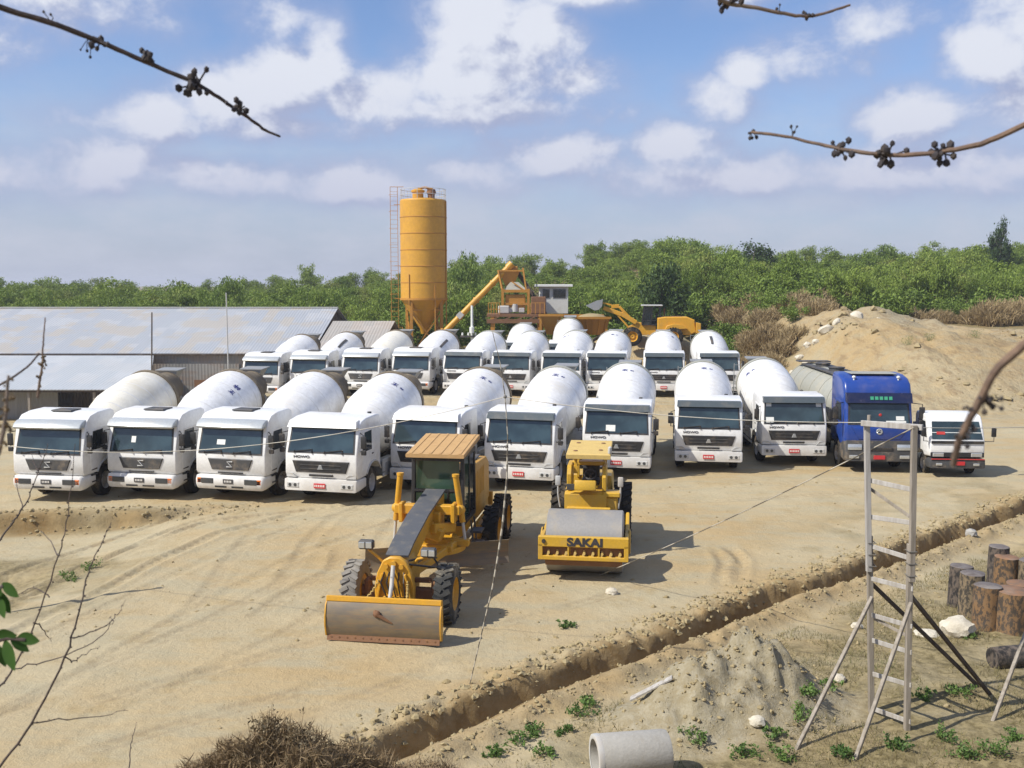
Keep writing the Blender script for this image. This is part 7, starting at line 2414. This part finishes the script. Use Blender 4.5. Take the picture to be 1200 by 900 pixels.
# clouds elsewhere round the sky, outside the photographed part
wild = T.math('SUBTRACT', T.math('MULTIPLY', T.noise(T.mapping(P2, (2.2, 4.0, 1), (4, 1, 5)), 1.0, 3, .5), 1.9), .95)
side = T.ramp(T.math('ABSOLUTE', az), .52, .75)
wild = T.math('SUBTRACT', wild, T.math('MULTIPLY', T.math('SUBTRACT', 1.0, T.math('MAXIMUM', side, T.ramp(el, .34, .5))), 2.0))
dens = T.math('MAXIMUM', dens, wild)
raw = T.math('ADD', dens, T.math('MULTIPLY', T.math('SUBTRACT', n0, .5), 1.9))
cov = T.math('MULTIPLY', T.ramp(raw, -.04, .60), T.ramp(dens, -.45, .1))
soft = T.math('MULTIPLY', T.ramp(raw, -.65, .40, 0, .70), T.ramp(dens, -.8, .2))
veil = T.math('MULTIPLY', T.ramp(el, .24, .02), T.ramp(T.noise(T.mapping(P2, (6.5, 17, 1), (2, 0, 7)), 1.0, 8, .62), .36, .66))
lit = T.math('ADD', T.math('MULTIPLY', T.math('SUBTRACT', n0, n1), 3.0), T.math('MULTIPLY', shade, 1.1))
lit = T.ramp(T.math('ADD', lit, T.math('MULTIPLY', T.math('SUBTRACT', raw, .2), .26)), -.60, .42)
SKY_K = 1.0
skyc = T.mix(1.0, sky.outputs[0], (.90, .945, 1.10), 'MULTIPLY')
haze = T.mix(T.ramp(el, .24, -.01, 0.0, .85), skyc, (3.1, 3.48, 4.55))
haze = T.mix(T.math('MULTIPLY', veil, .72), haze, (4.3, 4.55, 5.35))
cl = T.mix(lit, (2.85, 3.25, 4.7), (5.75, 6.0, 6.7))
cl = T.mix(T.ramp(el, .22, .0, 0, .85), cl, (3.5, 3.7, 5.0))
haze = T.mix(soft, haze, T.mix(T.ramp(el, .20, .0, 0, .8), (2.8, 3.35, 5.1), (3.2, 3.55, 4.7)))
colr = T.mix(cov, haze, cl)
bg = T.n('ShaderNodeBackground'); T.set(bg.inputs[0], colr); bg.inputs[1].default_value = .10
out = T.n('ShaderNodeOutputWorld'); T.set(out.inputs[0], bg.outputs[0])

ld = bpy.data.lights.new('sun', 'SUN'); ld.energy = 4.2; ld.angle = R(.53); ld.color = (1.0, .95, .86)
lo = bpy.data.objects.new('sun', ld); COL.objects.link(lo)
to = Vector((math.sin(SUN_AZ) * math.cos(SUN_EL), math.cos(SUN_AZ) * math.cos(SUN_EL), math.sin(SUN_EL)))
lo.rotation_euler = to.to_track_quat('Z', 'Y').to_euler(); lo.location = to * 50

cd = bpy.data.cameras.new('camera'); co = bpy.data.objects.new('camera', cd); COL.objects.link(co)
co.location = (0, 0, CAM_Z); co.rotation_euler = (PI / 2 - PITCH, 0, 0)
cd.sensor_width = 36; cd.lens = FPX / 1200 * 36; cd.clip_start = .05; cd.clip_end = 8000
cd.dof.use_dof = True; cd.dof.focus_distance = 32; cd.dof.aperture_fstop = 7.5
SC.camera = co
vs = SC.view_settings
vs.view_transform = 'Standard'; vs.look = 'None'; vs.exposure = 0.42; vs.gamma = 1.0; vs.use_curve_mapping = False
SC.cycles.max_bounces = 6; SC.cycles.diffuse_bounces = 3; SC.cycles.transparent_max_bounces = 8
SC.cycles.use_denoising = True
mb = MB(); mb.box((0, 1700, 13), (4400, 4000, 36))
hm = bpy.data.materials.new('thin_haze'); hm.use_nodes = True; hm.node_tree.nodes.clear(); T = NT(hm.node_tree)
v = T.n('ShaderNodeVolumePrincipled'); v.inputs['Color'].default_value = (.86, .90, 1, 1); v.inputs['Density'].default_value = .0004; v.inputs['Anisotropy'].default_value = 0.1
o_ = T.n('ShaderNodeOutputMaterial'); T.set(o_.inputs['Volume'], v.outputs[0])
hz_ = mb.obj('haze', hm, None, smooth=0); tag(hz_, 'thin pale haze filling the air over the yard', 'haze', kind='stuff')
